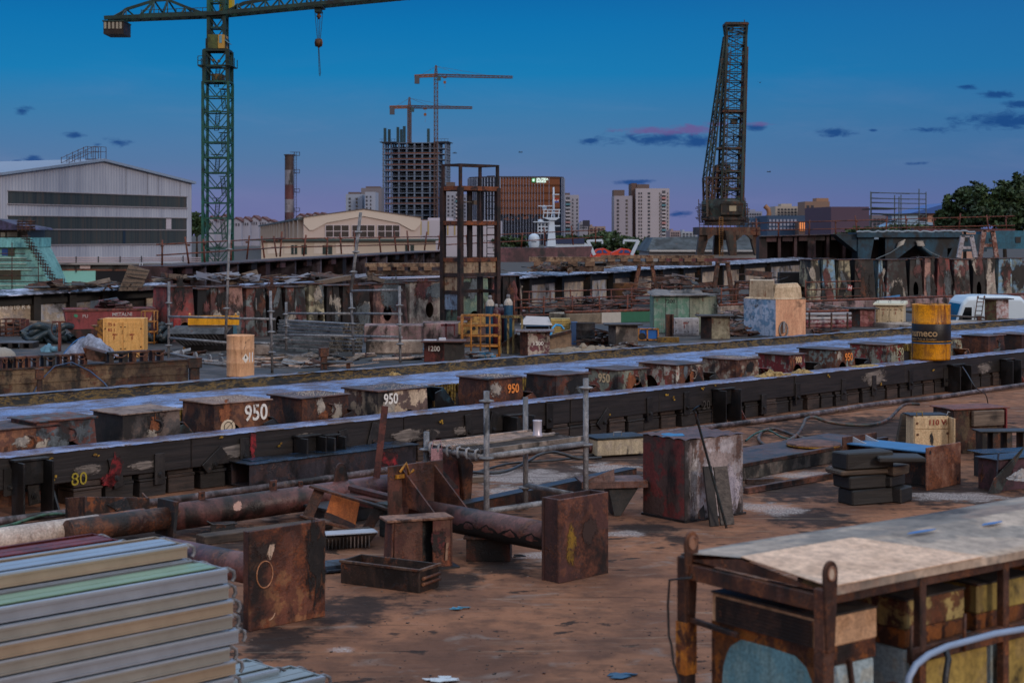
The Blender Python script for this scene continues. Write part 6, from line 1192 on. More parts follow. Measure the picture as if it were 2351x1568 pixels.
m=MB();m.quadbox([(-63*k,yA,84*k),(0,-.02,84*k),(76*k,.44,84*k),(14*k,1.36,84*k),(-58*k,yA,88*k),(-1*k,.03,88*k),(71*k,.46,88*k),(12*k,1.3,88*k)]);part(t,'ledge',m,crm)
m=MB();cx=19*k;cyy=.11;m.lathe([(0,0),(.001,0)],8);ring=[(cx+.13*math.cos(a),cyy-.05+.08*math.cos(a)*.6,14*k+.22*math.sin(a)) for a in [i*.35 for i in range(19)]];m.path(ring,.02,6);m.box(cx-.03,cx+.03,cyy-.14,cyy,8*k,34*k);part(t,'valve_wheel',m,galv)
p=gd(1856,757);k=K(p)
for i,(z,r_,c,lb) in enumerate([(30,.05,plain('#8f9096',.5),'upper grey pipe of the bundle between the pedestal and the pillar'),(20,.05,plain('#a8a4a4',.5),'middle pale pipe of the bundle right of the pedestal'),(11,.08,rust('#7a3a40','#a09090',.2,.5,.1,3),'thick red and white pipe of the bundle right of the pedestal'),(2,.07,rust('#7a3a40','#8a6460',.2,.5,.1,3),'lowest red pipe of the bundle right of the pedestal')]):
 m=MB();m.tube((-.3,.4,0),(110*k,.8,0),r_,10);S('steel_pipe',lb,'pipe',(p.x,p.y,p.z+z*k+.05),0,m,c,'pipe bundle right of the pedestal')
m=MB();[m.box(x_*k,(x_+3)*k,.2,.3,0,38*k) for x_ in (4,55,92)];S('pipe_trestle','dark uprights carrying the pipe bundle','trestle',p,0,m,A6)
def van(x0,x1,yt,yb,Y,lb):
 k=Y/FPX;p=dp(x0,yb,Y);Wd=(x1-x0)*k*.92;H_=(yt-yb)*-k;t=T('white_van',lb,'van',p,0)
 vm=plain('#c4d2dc',.25,var=.04);D_=1.9;hz=.35
 prof=[(0,.25),(.02*Wd,.50),(.06*Wd,H_*.52),(.10*Wd,H_*.60),(.19*Wd,H_*.90),(.26*Wd,H_*.985),(.5*Wd,H_),(.95*Wd,H_*.985),(Wd,H_*.92),(Wd,.25)]
 m=MB();n=len(prof);rows=[(0,0,0),(0,.12,.06),(0,D_-.12,.06),(0,D_,0)]
 ring=[]
 for j,(sx_,y_,up) in enumerate(rows):
  for (x_,z) in prof:m.v.append(V3((x_,y_,z+(up if z>H_*.8 else 0)+(0 if 0<j<3 else (-.06 if z>H_*.8 else 0)))))
 for j in range(3):
  for i in range(n-1):a=j*n+i;m.f.append([a,a+n,a+n+1,a+1]);m.sm.append(False)
 m.f.append([i for i in range(n)]);m.f.append([3*n+i for i in range(n)][::-1]);m.sm+=[False]*2;part(t,'body',m,vm,bev=.03)
 gl=plain('#15354f',.12,var=.05)
 m=MB();m.quadbox([(.095*Wd,.15,H_*.58),(.095*Wd-.02,.15,H_*.58),(.095*Wd-.02,D_-.15,H_*.58),(.095*Wd,D_-.15,H_*.58),(.19*Wd,.2,H_*.885),(.19*Wd-.03,.2,H_*.89),(.19*Wd-.03,D_-.2,H_*.89),(.19*Wd,D_-.2,H_*.885)]);part(t,'windscreen',m,gl)
 m=MB();m.prism([(.14*Wd,-.01,H_*.58),(.30*Wd,-.01,H_*.56),(.30*Wd,-.01,H_*.84),(.215*Wd,-.01,H_*.84)],(0,.008,0));part(t,'side_window',m,plain('#0c1014',.1))
 m=MB();m.box(.33*Wd,.333*Wd,-.006,0,.4,H_*.88);m.box(.62*Wd,.623*Wd,-.006,0,.4,H_*.88);m.box(.33*Wd,.98*Wd,-.008,0,H_*.60,H_*.61);part(t,'door_seam',m,plain('#7a8690',.4))
 for x_ in (.17,.80):m=MB();m.tube((x_*Wd,-.02,.34),(x_*Wd,.22,.34),.34,22);wh=part(t,'wheel',m,dark_t);m=MB();m.tube((x_*Wd,-.03,.34),(x_*Wd,0,.34),.2,16);part(wh,'rim',m,galv)
 m=MB();m.box(.13*Wd,.16*Wd,-.2,-.04,H_*.55,H_*.68);part(t,'mirror',m,dark_t)
 return t
van(2178,2370,683,824,57.5,'white high-roof van parked beyond the yellow drum')
van(2372,2560,688,822,59.5,'second white van, cut off by the right edge of the picture')
p=gd(2236,742);k=K(p);t=T('ladder','short rusty ladder with hooked tops leaning by the white and pink pillar','ladder',p,0)
for s in (0,15):m=MB();m.path([(s*k,0,0),((s+14)*k,.3,56*k),((s+15)*k,.35,60*k),((s+19)*k,.45,61*k),((s+20)*k,.5,56*k)],.018,6);part(t,'rail',m,A3)
for i in range(5):m=MB();m.tube(((2+i*2.6)*k,.03+.05*i,(8+i*10)*k),((17+i*2.6)*k,.03+.05*i,(8+i*10)*k),.014,6);part(t,'rung',m,A3)
p=gd(2120,762);q=gd(2351,742);m=MB();m.box(0,7,0,3.5,0,.14);S('concrete_apron','raised concrete slab right of the yellow drum, under the ladder','slab',gd(2170,764),R(25),m,cream_c)
for i,(x0,y0,x1,y1,lb) in enumerate([(2180,738,2330,748,'long yellowish plank on the slab right of the yellow drum'),(2310,727,2400,722,'grey plank at the right edge beside the pillar')]):
 a=gd(x0,y0);b_=gd(x1,y1);m=MB();m.bar((0,0,.2),b_-a+V3((0,0,.2)),.22,.05);S('plank',lb,'plank',a,0,m,greywood)
tb=V3((-1.548,48.,-.1));t=T('steel_tower','tall rusty open tower frame with three platforms','steel tower',tb,ANG)
tf=rust('#33211c','#2a1c1a',.4,.4,.3,4,r1='#2a1814',r2='#4a2a1c');ru=rust('#7a4424','#5a3020',.5,.4,.2,5,r1='#3a2018',r2='#8a4a22')
Lx,Ly=1.54,.78
zs=lambda y,Y=48.:2.5-(y-539)/FPX*Y+.1
for x_,y_ in ((0,0),(Lx,0),(Lx,Ly),(0,Ly)):
 m=MB();m.box(x_-.07,x_+.07,y_-.07,y_+.07,0,zs(430));m.box(x_-.04,x_+.04,y_-.04,y_+.04,zs(430),zs(376));part(t,'post',m,tf)
for yy,s,mt in ((378,.06,tf),(432,.13,ru),(512,.12,ru),(597,.12,ru),(632,.12,tf),(672,.1,tf)):
 z=zs(yy)
 for a,b_ in (((0,0),(Lx,0)),((Lx,0),(Lx,Ly)),((Lx,Ly),(0,Ly)),((0,Ly),(0,0))):
  if yy>640 and a==(0,0):continue
  m=MB();m.bar((a[0],a[1],z),(b_[0],b_[1],z),s*.8,s);part(t,'beam',m,mt)
for yy in (437,517):m=MB();m.box(.05,Lx-.05,.05,Ly-.05,zs(yy)-.02,zs(yy));part(t,'platform',m,tf)
pm=rust('#a08a70','#8f7a64',.35,.4,.15,6,r1='#5a3826',r2='#7a4c30')
m=MB();m.box(.08,Lx*.48,.0,.02,zs(629),zs(601));m.box(Lx*.54,Lx-.08,.0,.02,zs(629),zs(601));part(t,'cream_panel',m,pm)
m=MB();m.box(-.01,.01,.08,Ly-.08,zs(668),zs(601));part(t,'cream_panel',m,pm);m=MB();m.box(-.01,.01,.08,Ly-.08,zs(712),zs(676));part(t,'blue_panel',m,rust('#7f96b0','#6a7a90',.3,.4,.1,6))
m=MB();m.box(Lx*.5,Lx*.53,-.03,0,zs(632),zs(430));m.box(Lx*.45,Lx*.56,Ly*.5,Ly*.6,zs(632),zs(430));part(t,'inner_post',m,tf)
m=MB();[m.tube((Lx-.02,.1,zs(600)+i*.2),(Lx-.02,.45,zs(600)+i*.2),.012,5) for i in range(14)];m.tube((Lx-.02,.1,zs(600)),(Lx-.02,.1,zs(430)),.014,5);m.tube((Lx-.02,.45,zs(600)),(Lx-.02,.45,zs(430)),.014,5);part(t,'ladder',m,tf)
m=MB();m.box(.5,.62,-.06,.04,zs(470),zs(460));m.tube((.0,0,zs(464)),(.55,0,zs(464)),.02,6);part(t,'floodlight',m,rust('#6a6050','#4a4038',.3,.4,.2,9))
p=gd(1000,772)
m=MB();m.box(0,1,0,1,0,1)
pale=rust('#a49c90','#8a7c74',.3,.45,.2,1.6,streak=.35);dk_=rust('#2b2724','#3a2a26',.3,.4,.55,1.8,streak=.3);rd=rust('#7f3a36','#6a4440',.25,.45,.3,1.7,streak=.3)
pk=rust('#9a7468','#70504c',.35,.5,.34,1.6,streak=.3);bg_=rust('#7a8484','#744c48',.35,.5,.38,1.7,streak=.3);ol=rust('#a0987c','#5f5a4a',.35,.5,.32,1.6,streak=.4);gn=rust('#707e6a','#587064',.35,.5,.3,1.6,streak=.4);lb2=rust('#7ea8c4','#8a9a94',.3,.5,.3,1.8,streak=.3)
NW=['leftmost','second','third','fourth','fifth','sixth','seventh','eighth','ninth','tenth','eleventh','twelfth','last']
desc={id(pale):'pale streaked',id(dk_):'sooty black',id(rd):'red painted',id(pk):'pinkish peeling',id(bg_):'grey and pink mottled',id(ol):'cream and olive',id(gn):'grey-green',id(lb2):'light blue flaking',id(A6):'dark brown',id(A3):'rusty orange-brown'}
def wallrow(base,d,items,dep,h0,cat_,where,slope=0.0,taper=.06):
 rz=math.atan2(d.y,d.x);n=len(items)
 for i,(x0,x1,mt,hole) in enumerate(items):
  a=alongd(x0,base,d);c=alongd(x1,base,d);w_=(c-a).length;s=(a-base).dot(d);h_=h0+slope*s+random.uniform(-.07,.05)
  t=T('dock_block','%s dock block, %s %s'%(desc[id(mt)],NW[i]+(' from left' if 0<i<12 else ''),where),'dock block',a,rz,'tapered dock blocks '+where)
  m=MB();e=taper;A_=[(0-e*.2,-e,0),(w_*.97+e*.2,-e,0),(w_*.97+e*.2,dep+e,0),(-e*.2,dep+e,0)];B_=[(e,0,h_),(w_*.97-e,0,h_),(w_*.97-e,dep,h_),(e,dep,h_)]
  fo=i*.0007
  if hole:m.holed([A_[0],A_[1],B_[1],B_[0]],hole,.03,(0,-1,0))
  else :m.face([A_[0],A_[1],B_[1],B_[0]])
  m.face([A_[3],A_[0],B_[0],B_[3]]);m.face([A_[1],A_[2],B_[2],B_[1]]);m.face([A_[2],A_[3],B_[3],B_[2]]);part(t,'body',m,mt)
  r5=random.Random(int(x0));PT=(pt_dark,pt_dark,pt_pale,A4,pt_grey,rust('#6a3a38','#6f4440',.3,.4,.3,4))
  for q in range(2 if hole else 4):zf=r5.uniform(.72,.88) if hole else r5.uniform(.15,.85);splash(t,'paint_patch',w_*r5.uniform(.2,.8),-e*(1-zf)-.03-q*.003,h_*zf,w_*r5.uniform(.10,.26),h_*r5.uniform(.12,.34),r5.choice(PT),int(x0)+q,r5.uniform(-.4,.4))
  m=MB();m.box(.0,w_*.97,-.06,dep+.03,h_,h_+.03);part(t,'top_plate',m,A6)
  if not hole and i%2==0:m=MB();m.quadbox([(w_*.45,-e-.03,0),(w_*.50,-e-.03,0),(w_*.50,-e,0),(w_*.45,-e,0),(w_*.45,-.04,h_),(w_*.50,-.04,h_),(w_*.50,0,h_),(w_*.45,0,h_)]);part(t,'stiffener',m,mt)
wb=gd(642,769)
wallrow(wb,U,[(388,448,rd,(.6,.12,.28,.22)),(450,478,dk_,None),(480,520,bg_,None),(522,560,pk,None),(562,612,bg_,None),(614,650,dk_,(.7,.2,.22,.2)),(652,704,bg_,None),(706,745,ol,(.75,.32,.2,.12)),(747,782,dk_,None),(784,852,dk_,None),(854,936,pk,(.42,.35,.13,.17)),(938,1018,pale,(.60,.38,.12,.18))],.9,1.46,'b','in the row behind grey decks')
wallrow(gd(1100,745),U,[(1060,1124,gn,(.45,.1,.25,.2)),(1126,1150,dk_,None),(1152,1188,dk_,None),(1190,1196,dk_,None)],.9,1.55,'b','in the row behind gas cylinders')
wr=gd(2100,694)
wallrow(wr,V3((math.cos(R(12)),math.sin(R(12)),0)),[(1858,1882,ol,None),(1886,1920,lb2,None),(1922,1955,ol,None),(1960,2010,dk_,None),(2014,2030,lb2,None),(2034,2084,bg_,None),(2086,2118,dk_,(.5,.3,.2,.18)),(2120,2146,pk,None),(2150,2184,rd,None),(2188,2228,bg_,None),(2232,2262,dk_,(.5,.3,.2,.18)),(2264,2286,pale,None),(2290,2352,lb2,None)],1.2,1.93,'b','in the long right-hand row',slope=.0,taper=.08)
def canopy_wall(name,lb,x0,yt0,x1,yt1,Y0,Y1,hz,panels,where,txts=()):
 a=dp(x0,yt0,Y0);b_=dp(x1,yt1,Y1);d=b_-a;L_=V3((d.x,d.y,0)).length;rz=math.atan2(d.y,d.x);dz=d.z/L_;zt=a.z-ZD
 t=T(name,lb,'dock wall',(a.x,a.y,ZD),rz)
 m=MB();rr=random.Random(int(x0)+3);x=0;cv_=rust('#b0b6cc','#4a4c56',.1,.45,.3,2,rough=.4);i=0
 while x<L_:
  l=rr.uniform(1.6,3.2);z0=zt+dz*x+rr.uniform(-.02,.03);z1=zt+dz*(x+l)+rr.uniform(-.02,.03);l2=min(l,L_-x)
  m.quadbox([(x,-.45,z0-.12),(x+l2-.06,-.45,z1-.12),(x+l2-.06,.9,z1),(x,.9,z0),(x,-.45,z0-.09),(x+l2-.06,-.45,z1-.09),(x+l2-.06,.9,z1+.04),(x,.9,z0+.04)]);x+=l;i+=1
 part(t,'canopy_sheets',m,cv_)
 m=MB();m.quadbox([(0,.0,zt-.42),(L_,0,zt-.42+dz*L_),(L_,.06,zt-.42+dz*L_),(0,.06,zt-.42),(0,0,zt-.10),(L_,0,zt-.10+dz*L_),(L_,.06,zt-.1+dz*L_),(0,.06,zt-.1)]);part(t,'black_beam',m,rust('#141314','#1d1a19',.15,.4,.4,3))
 m=MB();m.quadbox([(0,.3,0),(L_,.3,0),(L_,.5,0),(0,.5,0),(0,.3,zt-.3),(L_,.3,zt-.3+dz*L_),(L_,.5,zt-.3+dz*L_),(0,.5,zt-.3)]);part(t,'back_wall',m,rust('#4a4440','#2c2826',.3,.4,.5,1.5))
 q=lambda px:(alongd(px,V3((a.x,a.y,0)),V3((math.cos(rz),math.sin(rz),0)))-V3((a.x,a.y,0))).dot(V3((math.cos(rz),math.sin(rz),0)))
 for (p0,p1,mt) in panels:
  xa,xb=q(p0),q(p1);zz_=zt+dz*xa-.42;m=MB();m.box(xa,xb,.12,.2,0,zz_*1.0);part(t,'concrete_panel',m,mt)
 for j in range(len(panels)):
  xa=q(panels[j][1]+3);zz_=zt+dz*xa-.1;m=MB();m.box(xa-.12,xa+.12,-.2,.1,0,zz_);part(t,'post',m,rust('#1a1816','#2a2320',.25,.4,.4,3))
 for s,px,fz,sz in txts:xa=q(px);text(t,s,sz,white_t,(xa,.11,fz),off=.012,bold=.002)
 return t
pn=rust('#b8a690','#a0948a',.2,.5,.16,1.3,streak=.5);pn2=rust('#a0a2aa','#a69c90',.16,.5,.2,1.3,streak=.5)
canopy_wall('dock_wall','long dock wall with a ragged pale canopy, right of the tower frame',1144,634,1860,592,62,112,1,[(1175,1205,pn),(1222,1280,pn2),(1292,1345,pn),(1352,1398,pn2),(1405,1450,pn),(1470,1512,pn),(1525,1560,pn2),(1572,1600,pn),(1610,1650,pn),(1660,1700,pn),(1712,1760,pn),(1770,1840,pn2)],'',(('0A1-G81',1200,1.0,.35),('C1A1',1430,1.35,.4)))
canopy_wall('dock_wall','dock wall with chalk figures under a dark ragged canopy at the left edge',-20,674,400,652,52,56,1,[(-20,78,pn),(96,160,pn2),(170,235,pn2),(340,384,pn)],'',(('.448 510 R 62+',42,.62,.22),))
for i,(x0,y0,x1,y1,w_,mt,lb) in enumerate([(395,634,448,640,.25,greywood,'squared timber on top of the dock wall beside the slanted board'),(850,638,890,650,.2,greywood,'tilted plank on top of the blocks right of the long pole'),(728,650,800,637,.25,greywood,'pale timber leaning on top of the blocks left of the long pole'),(585,646,596,646,.3,greywood,'short upright timber stub on the row of blocks'),(558,655,640,651,.5,plain('#9aa0b8',.5),'pale crumpled sheet on the left part of the block row'),(640,652,718,648,.5,plain('#8f95ac',.5),'second pale sheet on the middle of the block row'),(860,640,1010,634,.4,plain('#9aa0b8',.5),'long pale sheet on the right part of the block row'),(480,640,560,642,.5,plain('#8a90a6',.5),'grey sheet between the timber and the block row'),(600,644,700,640,.15,greywood,'thin plank resting on the pale sheets')]):
 Y_=50+i*.6;a=dp(x0,y0,Y_);b_=dp(x1,y1,Y_+1);m=MB();m.bar((0,0,0),b_-a,w_,.05 if 'sheet' in lb else .14);m.jitter(.02 if 'sheet' in lb else .004);S('plank' if 'sheet' not in lb else 'cover_sheet',lb,'plank' if 'sheet' not in lb else 'sheet',a,0,m,mt)
a=dp(272,668,53);b_=dp(312,668,53);k=53/FPX;m=MB();m.prism([(0,0,0),(44*k,.4,0),(60*k,.7,46*k),(19*k,.3,60*k)],(0,.08,0));o=S('slanted_board','slanted grey board of wide planks standing on the left dock wall','board',a,0,m,greywood)
m=MB();[m.bar((4*k+i*3.2*k,-.03+.05*i,(10+i*10)*k),(47*k+i*3*k,.38+.06*i,(9+i*8.5)*k),.02,.015) for i in range(5)];part(o,'plank_gap',m,dark_t)
def railing(name,lb,x0,y0,x1,y1,h_,n,mat,rails=3,r=.03,z=None,Y=None,cat='railing'):
 if Y:a=dp(x0,y0,Y[0]);b_=dp(x1,y1,Y[1])
 else :a=gd(x0,y0);b_=gd(x1,y1)
 t=T(name,lb,cat,a,0);d=b_-a;rr=random.Random(n)
 for i in range(n+1):c=d*(i/n);m=MB();m.tube(c,c+V3((rr.uniform(-.03,.03),0,h_*rr.uniform(.98,1.1))),r,8);part(t,'post',m,mat)
 for j in range(rails):z_=h_*(j+1)/rails-.02;m=MB();m.tube((0,0,z_),d+V3((0,0,z_+rr.uniform(-.02,.02))),r*.85,8);part(t,'rail',m,mat)
 return t
rlm=rust('#6a3a2c','#5a3028',.5,.4,.15,5,r2='#8a4a30')
railing('railing','rusty three-bar railing from the gas cylinders to the green shed',1180,742,1500,728,.80,5,rlm)
railing('railing','rusty three-bar railing between the green shed and the pedestal',1655,706,1725,702,.75,2,rlm)
railing('railing','rusty three-bar railing with the red H sign right of the pedestal',1850,700,2360,681,.98,8,rlm)
p=gd(1945,702);k=K(p);t=T('sign','small red sign with a white H on the railing right of the pedestal','sign',p,0);m=MB();m.quadbox([(0,-.1,36*k),(9*k,-.1,34*k),(9*k,-.08,34*k),(0,-.08,36*k),(1*k,-.1,49*k),(11*k,-.1,46*k),(11*k,-.08,46*k),(1*k,-.08,49*k)]);part(t,'plate',m,plain('#8f1f24',.5));text(t,'H',.2,plain('#d8d0cc',.6),(5.5*k,-.1,41.5*k),xd=(1,0,-.15),off=.01,bold=.006)
for (x0,y0,x1,y1,h_,lb,mt) in [(1300,744,1500,738,.34,'concrete edge beam painted white and green left of the green shed',None),(1655,722,1725,719,.30,'stained concrete edge beam behind the dark and cream pillar',cream_c),(1850,715,2180,702,.34,'stained concrete edge beam right of the pedestal, upper one',pinkc),(1850,736,1990,731,.25,'lower concrete edge beam right of the pedestal',pinkc),(2150,702,2380,692,.30,'concrete edge beam at the right behind the van',pinkc)]:
 a=gd(x0,y0);b_=gd(x1,y1);d=b_-a;L_=d.length;t=T('edge_beam',lb,'edge beam',a,math.atan2(d.y,d.x));m=MB();m.box(0,L_,0,1.2,0,h_);part(t,'concrete',m,mt or rust('#948672','#857a68',.15,.45,.2,2,r1='#6a4a34'),bev=.02)
 if not mt:
  for f0,f1,c in ((.40,.62,plain('#a8a49c',.7)),(.62,1.,plain('#1f5c44',.7))):m=MB();m.box(L_*f0,L_*f1,-.008,1.2,-.0,h_+.008);part(t,'painted_part',m,c)
 m=MB();m.tube((0,.1,h_+.05),(L_,.1,h_+.05),.05,8);part(t,'edge_pipe',m,rlm)
scrapheap('scrap_heap','wide pile of rusty bars and plates behind the left railing',gd(1250,729)+V3((1.2,1.2,0)),2.4,.8,.75,110,11,[brown,rust('#5f4c50','#54444a',.2,.4,.2,5),A6,darksteel],R(4),.3,1.4)
scrapheap('scrap_heap','right part of the pile of rusty bars behind the left railing',gd(1380,728)+V3((0,1.0,0)),2.0,.7,.6,70,12,[brown,A6,darksteel],R(4),.3,1.4)
scrapheap('scrap_heap','jumble of dark plates behind the green shed',gd(1600,706)+V3((0,1.0,0)),2.0,.8,1.1,60,13,[A4,A6,darksteel],R(4),.3,1.2)
scrapheap('scrap_heap','pile of thin bars between the black drum and the grey pillar',gd(1385,796)+V3((0,.3,0)),.5,.3,.5,40,14,[darksteel,A6],0,.2,.7)
scrapheap('scrap_heap','brown scrap left of the grey pillar and the yellow drum',gd(1700,772),.5,.3,.35,36,15,[brown,A6],0,.2,.6)
scrapheap('scrap_heap','tangle of hoses and bars behind the right railing',gd(2110,700)+V3((0,1.,0)),2.6,.6,.35,50,16,[plain('#2f6fa0',.5),A4,plain('#8a8a90',.5)],0,.3,1.6)
scrapheap('scrap_heap','flat scraps lying in front of the grey deck stack',gd(690,826),2.2,.5,.1,60,17,[galv,darksteel,greywood],0,.3,1.4)
scrapheap('scrap_heap','bits of pipe and clamps on the ground left of the 1200 block',gd(900,825),.9,.3,.1,34,18,[galv,A4,darksteel],0,.1,.4)
scrapheap('scrap_heap','rails and bars lying between the yellow cabinet and the hopper',gd(370,815),1.3,.4,.08,26,19,[A4,galv],0,.3,1.0)
scrapheap('scrap_heap','rubble and bent strips lying on the left part of the block row',dp(500,640,51),2.6,.5,.12,60,31,[greywood,plain('#6a6c78',.5),A4],R(35),.3,1.3)
scrapheap('scrap_heap','rubble and bent strips lying on the middle of the block row',dp(720,640,53),2.6,.5,.15,60,32,[greywood,plain('#6a6c78',.5),A6],R(35),.3,1.3)
scrapheap('scrap_heap','torn sheets and bars on the canopy right of the tower frame',dp(1300,618,66),4.,.6,.2,50,33,[greywood,A6,darksteel],R(50),.4,1.8)
scrapheap('scrap_heap','dark clutter between the green shed and the pedestal',gd(1690,745)+V3((0,.5,0)),.7,.6,.5,50,34,[A6,galv,pinkc],0,.2,.9)
scrapheap('scrap_heap','dark clutter between the pedestal and the cream cabinet',gd(1905,725)+V3((0,.5,0)),1.6,.5,.4,60,35,[A6,A4,galv],R(8),.2,1.2)
scrapheap('scrap_heap','heap of brown offcuts below the colourful blocks left of the H sign',gd(1890,692)+V3((0,1,0)),1.6,.7,.9,60,36,[A4,A6,rust('#7a4a44','#6a3c3a',.3,.4,.2,3)],R(10),.3,1.2)
scrapheap('scrap_heap','tangled dark steel below the dark blocks right of the pink plate',gd(2090,688)+V3((0,1,0)),2.4,.7,.7,70,37,[A4,A6,darksteel],R(10),.3,1.3)
scrapheap('scrap_heap','loose planks and tubes on the ground behind the yellow cabinet',gd(370,765),2.2,.6,.25,46,38,[greywood,galv,A6],R(20),.3,1.4)
scrapheap('scrap_heap','low heap of bars in front of the left dock wall',gd(60,765),1.6,.6,.35,40,39,[greywood,A6,darksteel],R(10),.3,1.2)
scrapheap('scrap_heap','thin tubes and bars lying before the grey deck stack, right of the tan drum',gd(690,842),1.5,.25,.06,30,40,[galv,A4,pinkg],R(0),.5,1.6)
railing('railing','second rusty railing further back, behind the pile of bars left of the shed',1165,722,1495,712,.85,7,rlm,2)
railing('railing','low rusty railing along the foot of the canopied dock wall',1520,702,1850,694,.8,8,rlm,2)
scrapheap('scrap_heap','tall tangle of rusty frames between the trestles',gd(1560,705)+V3((0,2,0)),3.0,.8,1.5,90,41,[A4,A6,brown],R(20),.3,1.5)
scrapheap('scrap_heap','upright bars and plates behind the cream housing of the pedestal',gd(1770,700)+V3((0,2,0)),2.6,.8,1.5,90,42,[A4,darksteel,pk],R(12),.3,1.4)
scrapheap('scrap_heap','stacked offcuts at the foot of the colourful blocks by the blue hoses',gd(2230,690)+V3((0,.8,0)),2.4,.7,.8,70,43,[A4,A6,lb2],R(12),.3,1.2)
scrapheap('scrap_heap','broken plates along the foot of the left block row',gd(500,772),2.4,.4,.5,60,44,[A6,pk,darksteel],R(40),.2,1.0)
scrapheap('scrap_heap','timbers and bars on the dock wall behind the red skip',dp(200,664,53.5),3,.5,.25,50,45,[greywood,A6,darksteel],R(8),.4,1.6)
scrapheap('scrap_heap','bits of steel lying round the foot of the grey pillar',gd(1440,800),.8,.2,.12,30,46,[A4,galv],0,.15,.5)
scrapheap('scrap_heap','hoses and fittings at the foot of the yellow bottle cage',gd(1100,826),.6,.3,.2,34,47,[plain('#2f7fa8',.4),galv,A4],0,.15,.6)
scrapheap('scrap_heap','scattered bars beside the foot of the peach pedestal',gd(1880,765),.8,.2,.12,30,48,[A4,A6],0,.2,.7)
def trestle(x0,x1,yt,yb,lb,mat,topw=.45):
 p=gd(x0,yb);w_,h_=pxbox(x0,x1,yt,yb,p.y);t=T('trestle',lb,'trestle',p,0,'A-shaped steel trestles');c=w_/2;tw=w_*topw/2
 for s in (-1,1):
  for y_ in (0,.6):m=MB();m.bar((c+s*w_/2,y_,0),(c+s*tw,y_*.6+.1,h_),.14,.05,up=(0,1,0));part(t,'leg',m,mat)
 m=MB();m.box(c-tw-.08,c+tw+.08,0,.5,h_,h_+.08);part(t,'top_plate',m,mat);m=MB();m.bar((c-w_*.38,0,h_*.35),(c+w_*.38,0,h_*.35),.08);part(t,'crossbar',m,mat)
trestle(1451,1516,613,702,'brown A-shaped trestle left of the green shed roof',rust('#6a3c2c','#7a5a3c',.5,.4,.15,4));trestle(1636,1686,605,700,'rusty A-shaped trestle above the right end of the green shed',rust('#5a4a40','#6a4030',.5,.4,.2,4))
trestle(1690,1730,650,703,'low brown trestle left of the pedestal',A6,.8)
for i,(x,y,w_,h_,d_,rx,ry,mt,lb) in enumerate([(1950,690,1.3,1.5,.9,.25,.3,rust('#6a4a3c','#4a3230',.4,.4,.3,3),'big brown block tumbled against the colourful row'),(2005,694,1.2,.9,.6,-.1,-.35,rust('#8f5a60','#8a5058',.15,.4,.1,3),'tilted pink plate behind the right railing'),(1475,698,.0,0,0,0,0,brown,''),(1500,700,1.0,1.15,.1,0,.03,A4,'large flat rust-brown plate standing left of the green shed roof'),(1410,700,1.0,.9,.1,0,.05,rust('#5a3a1c','#6a4420',.4,.4,.2,3),'ochre-brown plate leaning behind the left railing'),(1800,694,1.6,1.3,.6,0,.02,dk_,'dark grey plate box behind the pedestal'),(1880,696,1.1,.8,.6,0,-.04,A3,'low rusty block with holes behind the railing right of the pedestal')]):
 if not w_:continue
 p=gd(x,y)+V3((0,1.3,0));m=MB();m.quadbox([(0,0,0),(w_,0,0),(w_,d_,0),(0,d_,0),(ry*h_,rx*h_,h_),(w_+ry*h_-.2*abs(ry),rx*h_,h_*(1+ry*.4)),(w_+ry*h_,d_+rx*h_,h_*(1+ry*.4)),(ry*h_,d_+rx*h_,h_)]);S('steel_plate',lb,'steel plate',p,0,m,mt,bev=.02)
p=gd(2292,690);k=K(p);t=T('steel_hut','flaking light blue steel hut at the right edge behind the railing','hut',p,0);hb2=rust('#5f8ca0','#7a9090',.25,.45,.15,3,streak=.4)
m=MB();m.prism([(0,0,18*k),(50*k,0,18*k),(50*k,0,82*k),(38*k,0,92*k),(0,0,80*k)],(0,1.2,0));part(t,'wall',m,hb2);m=MB();m.quadbox([(-2*k,-.1,79*k),(38*k,-.1,92*k),(38*k,1.3,92*k),(-2*k,1.3,79*k),(-2*k,-.1,81*k),(38*k,-.1,94*k),(38*k,1.3,94*k),(-2*k,1.3,81*k)]);m.quadbox([(38*k,-.1,92*k),(64*k,-.1,86*k),(64*k,1.3,86*k),(38*k,1.3,92*k),(38*k,-.1,94*k),(64*k,-.1,88*k),(64*k,1.3,88*k),(38*k,1.3,94*k)]);part(t,'roof',m,rust('#6a5450','#5a4844',.3,.4,.2,3));m=MB();m.box(2*k,48*k,.1,1.,0,18*k);part(t,'skid',m,A6)
pipeframe('tube_rack','ochre tube frame with blue hoses behind the right railing',2180,2228,626,688,rust('#8a6224','#7a5424',.35,.4,.15,5),.5,0,3,3)
m=MB();p=gd(2165,690);m.path([(-.9,.2,.1),(-.2,0,.1),(.3,-.1,.2),(.75,-.1,.55),(.95,-.1,1.05),(1.1,0,1.5)],.03,7);m.path([(-.7,.1,.05),(.0,-.1,.08),(.45,-.12,.25),(.85,-.12,.7),(1.0,-.1,1.2)],.022,6);S('hose','blue hoses trailing from the ochre tube frame','hose',p,0,m,plain('#3f8fd0',.4))
hose2=MB();p=gd(128,860);hose2.path([(0,0,0.0),(.18,.1,.28),(.6,.1,.40),(1.0,0,.22),(1.35,-.1,.0)],.016,6);S('cable','dark blue cable arching over the dock girder','cable',gd(72,905)+V3((0,.1,0)),0,MB().path([(0,0,0),(.12,.1,.25),(.33,.3,.50),(.62,.4,.56),(1.0,.3,.40),(1.35,0,.2),(1.62,-.4,.02)],.014,6),plain('#1f3a5c',.4))
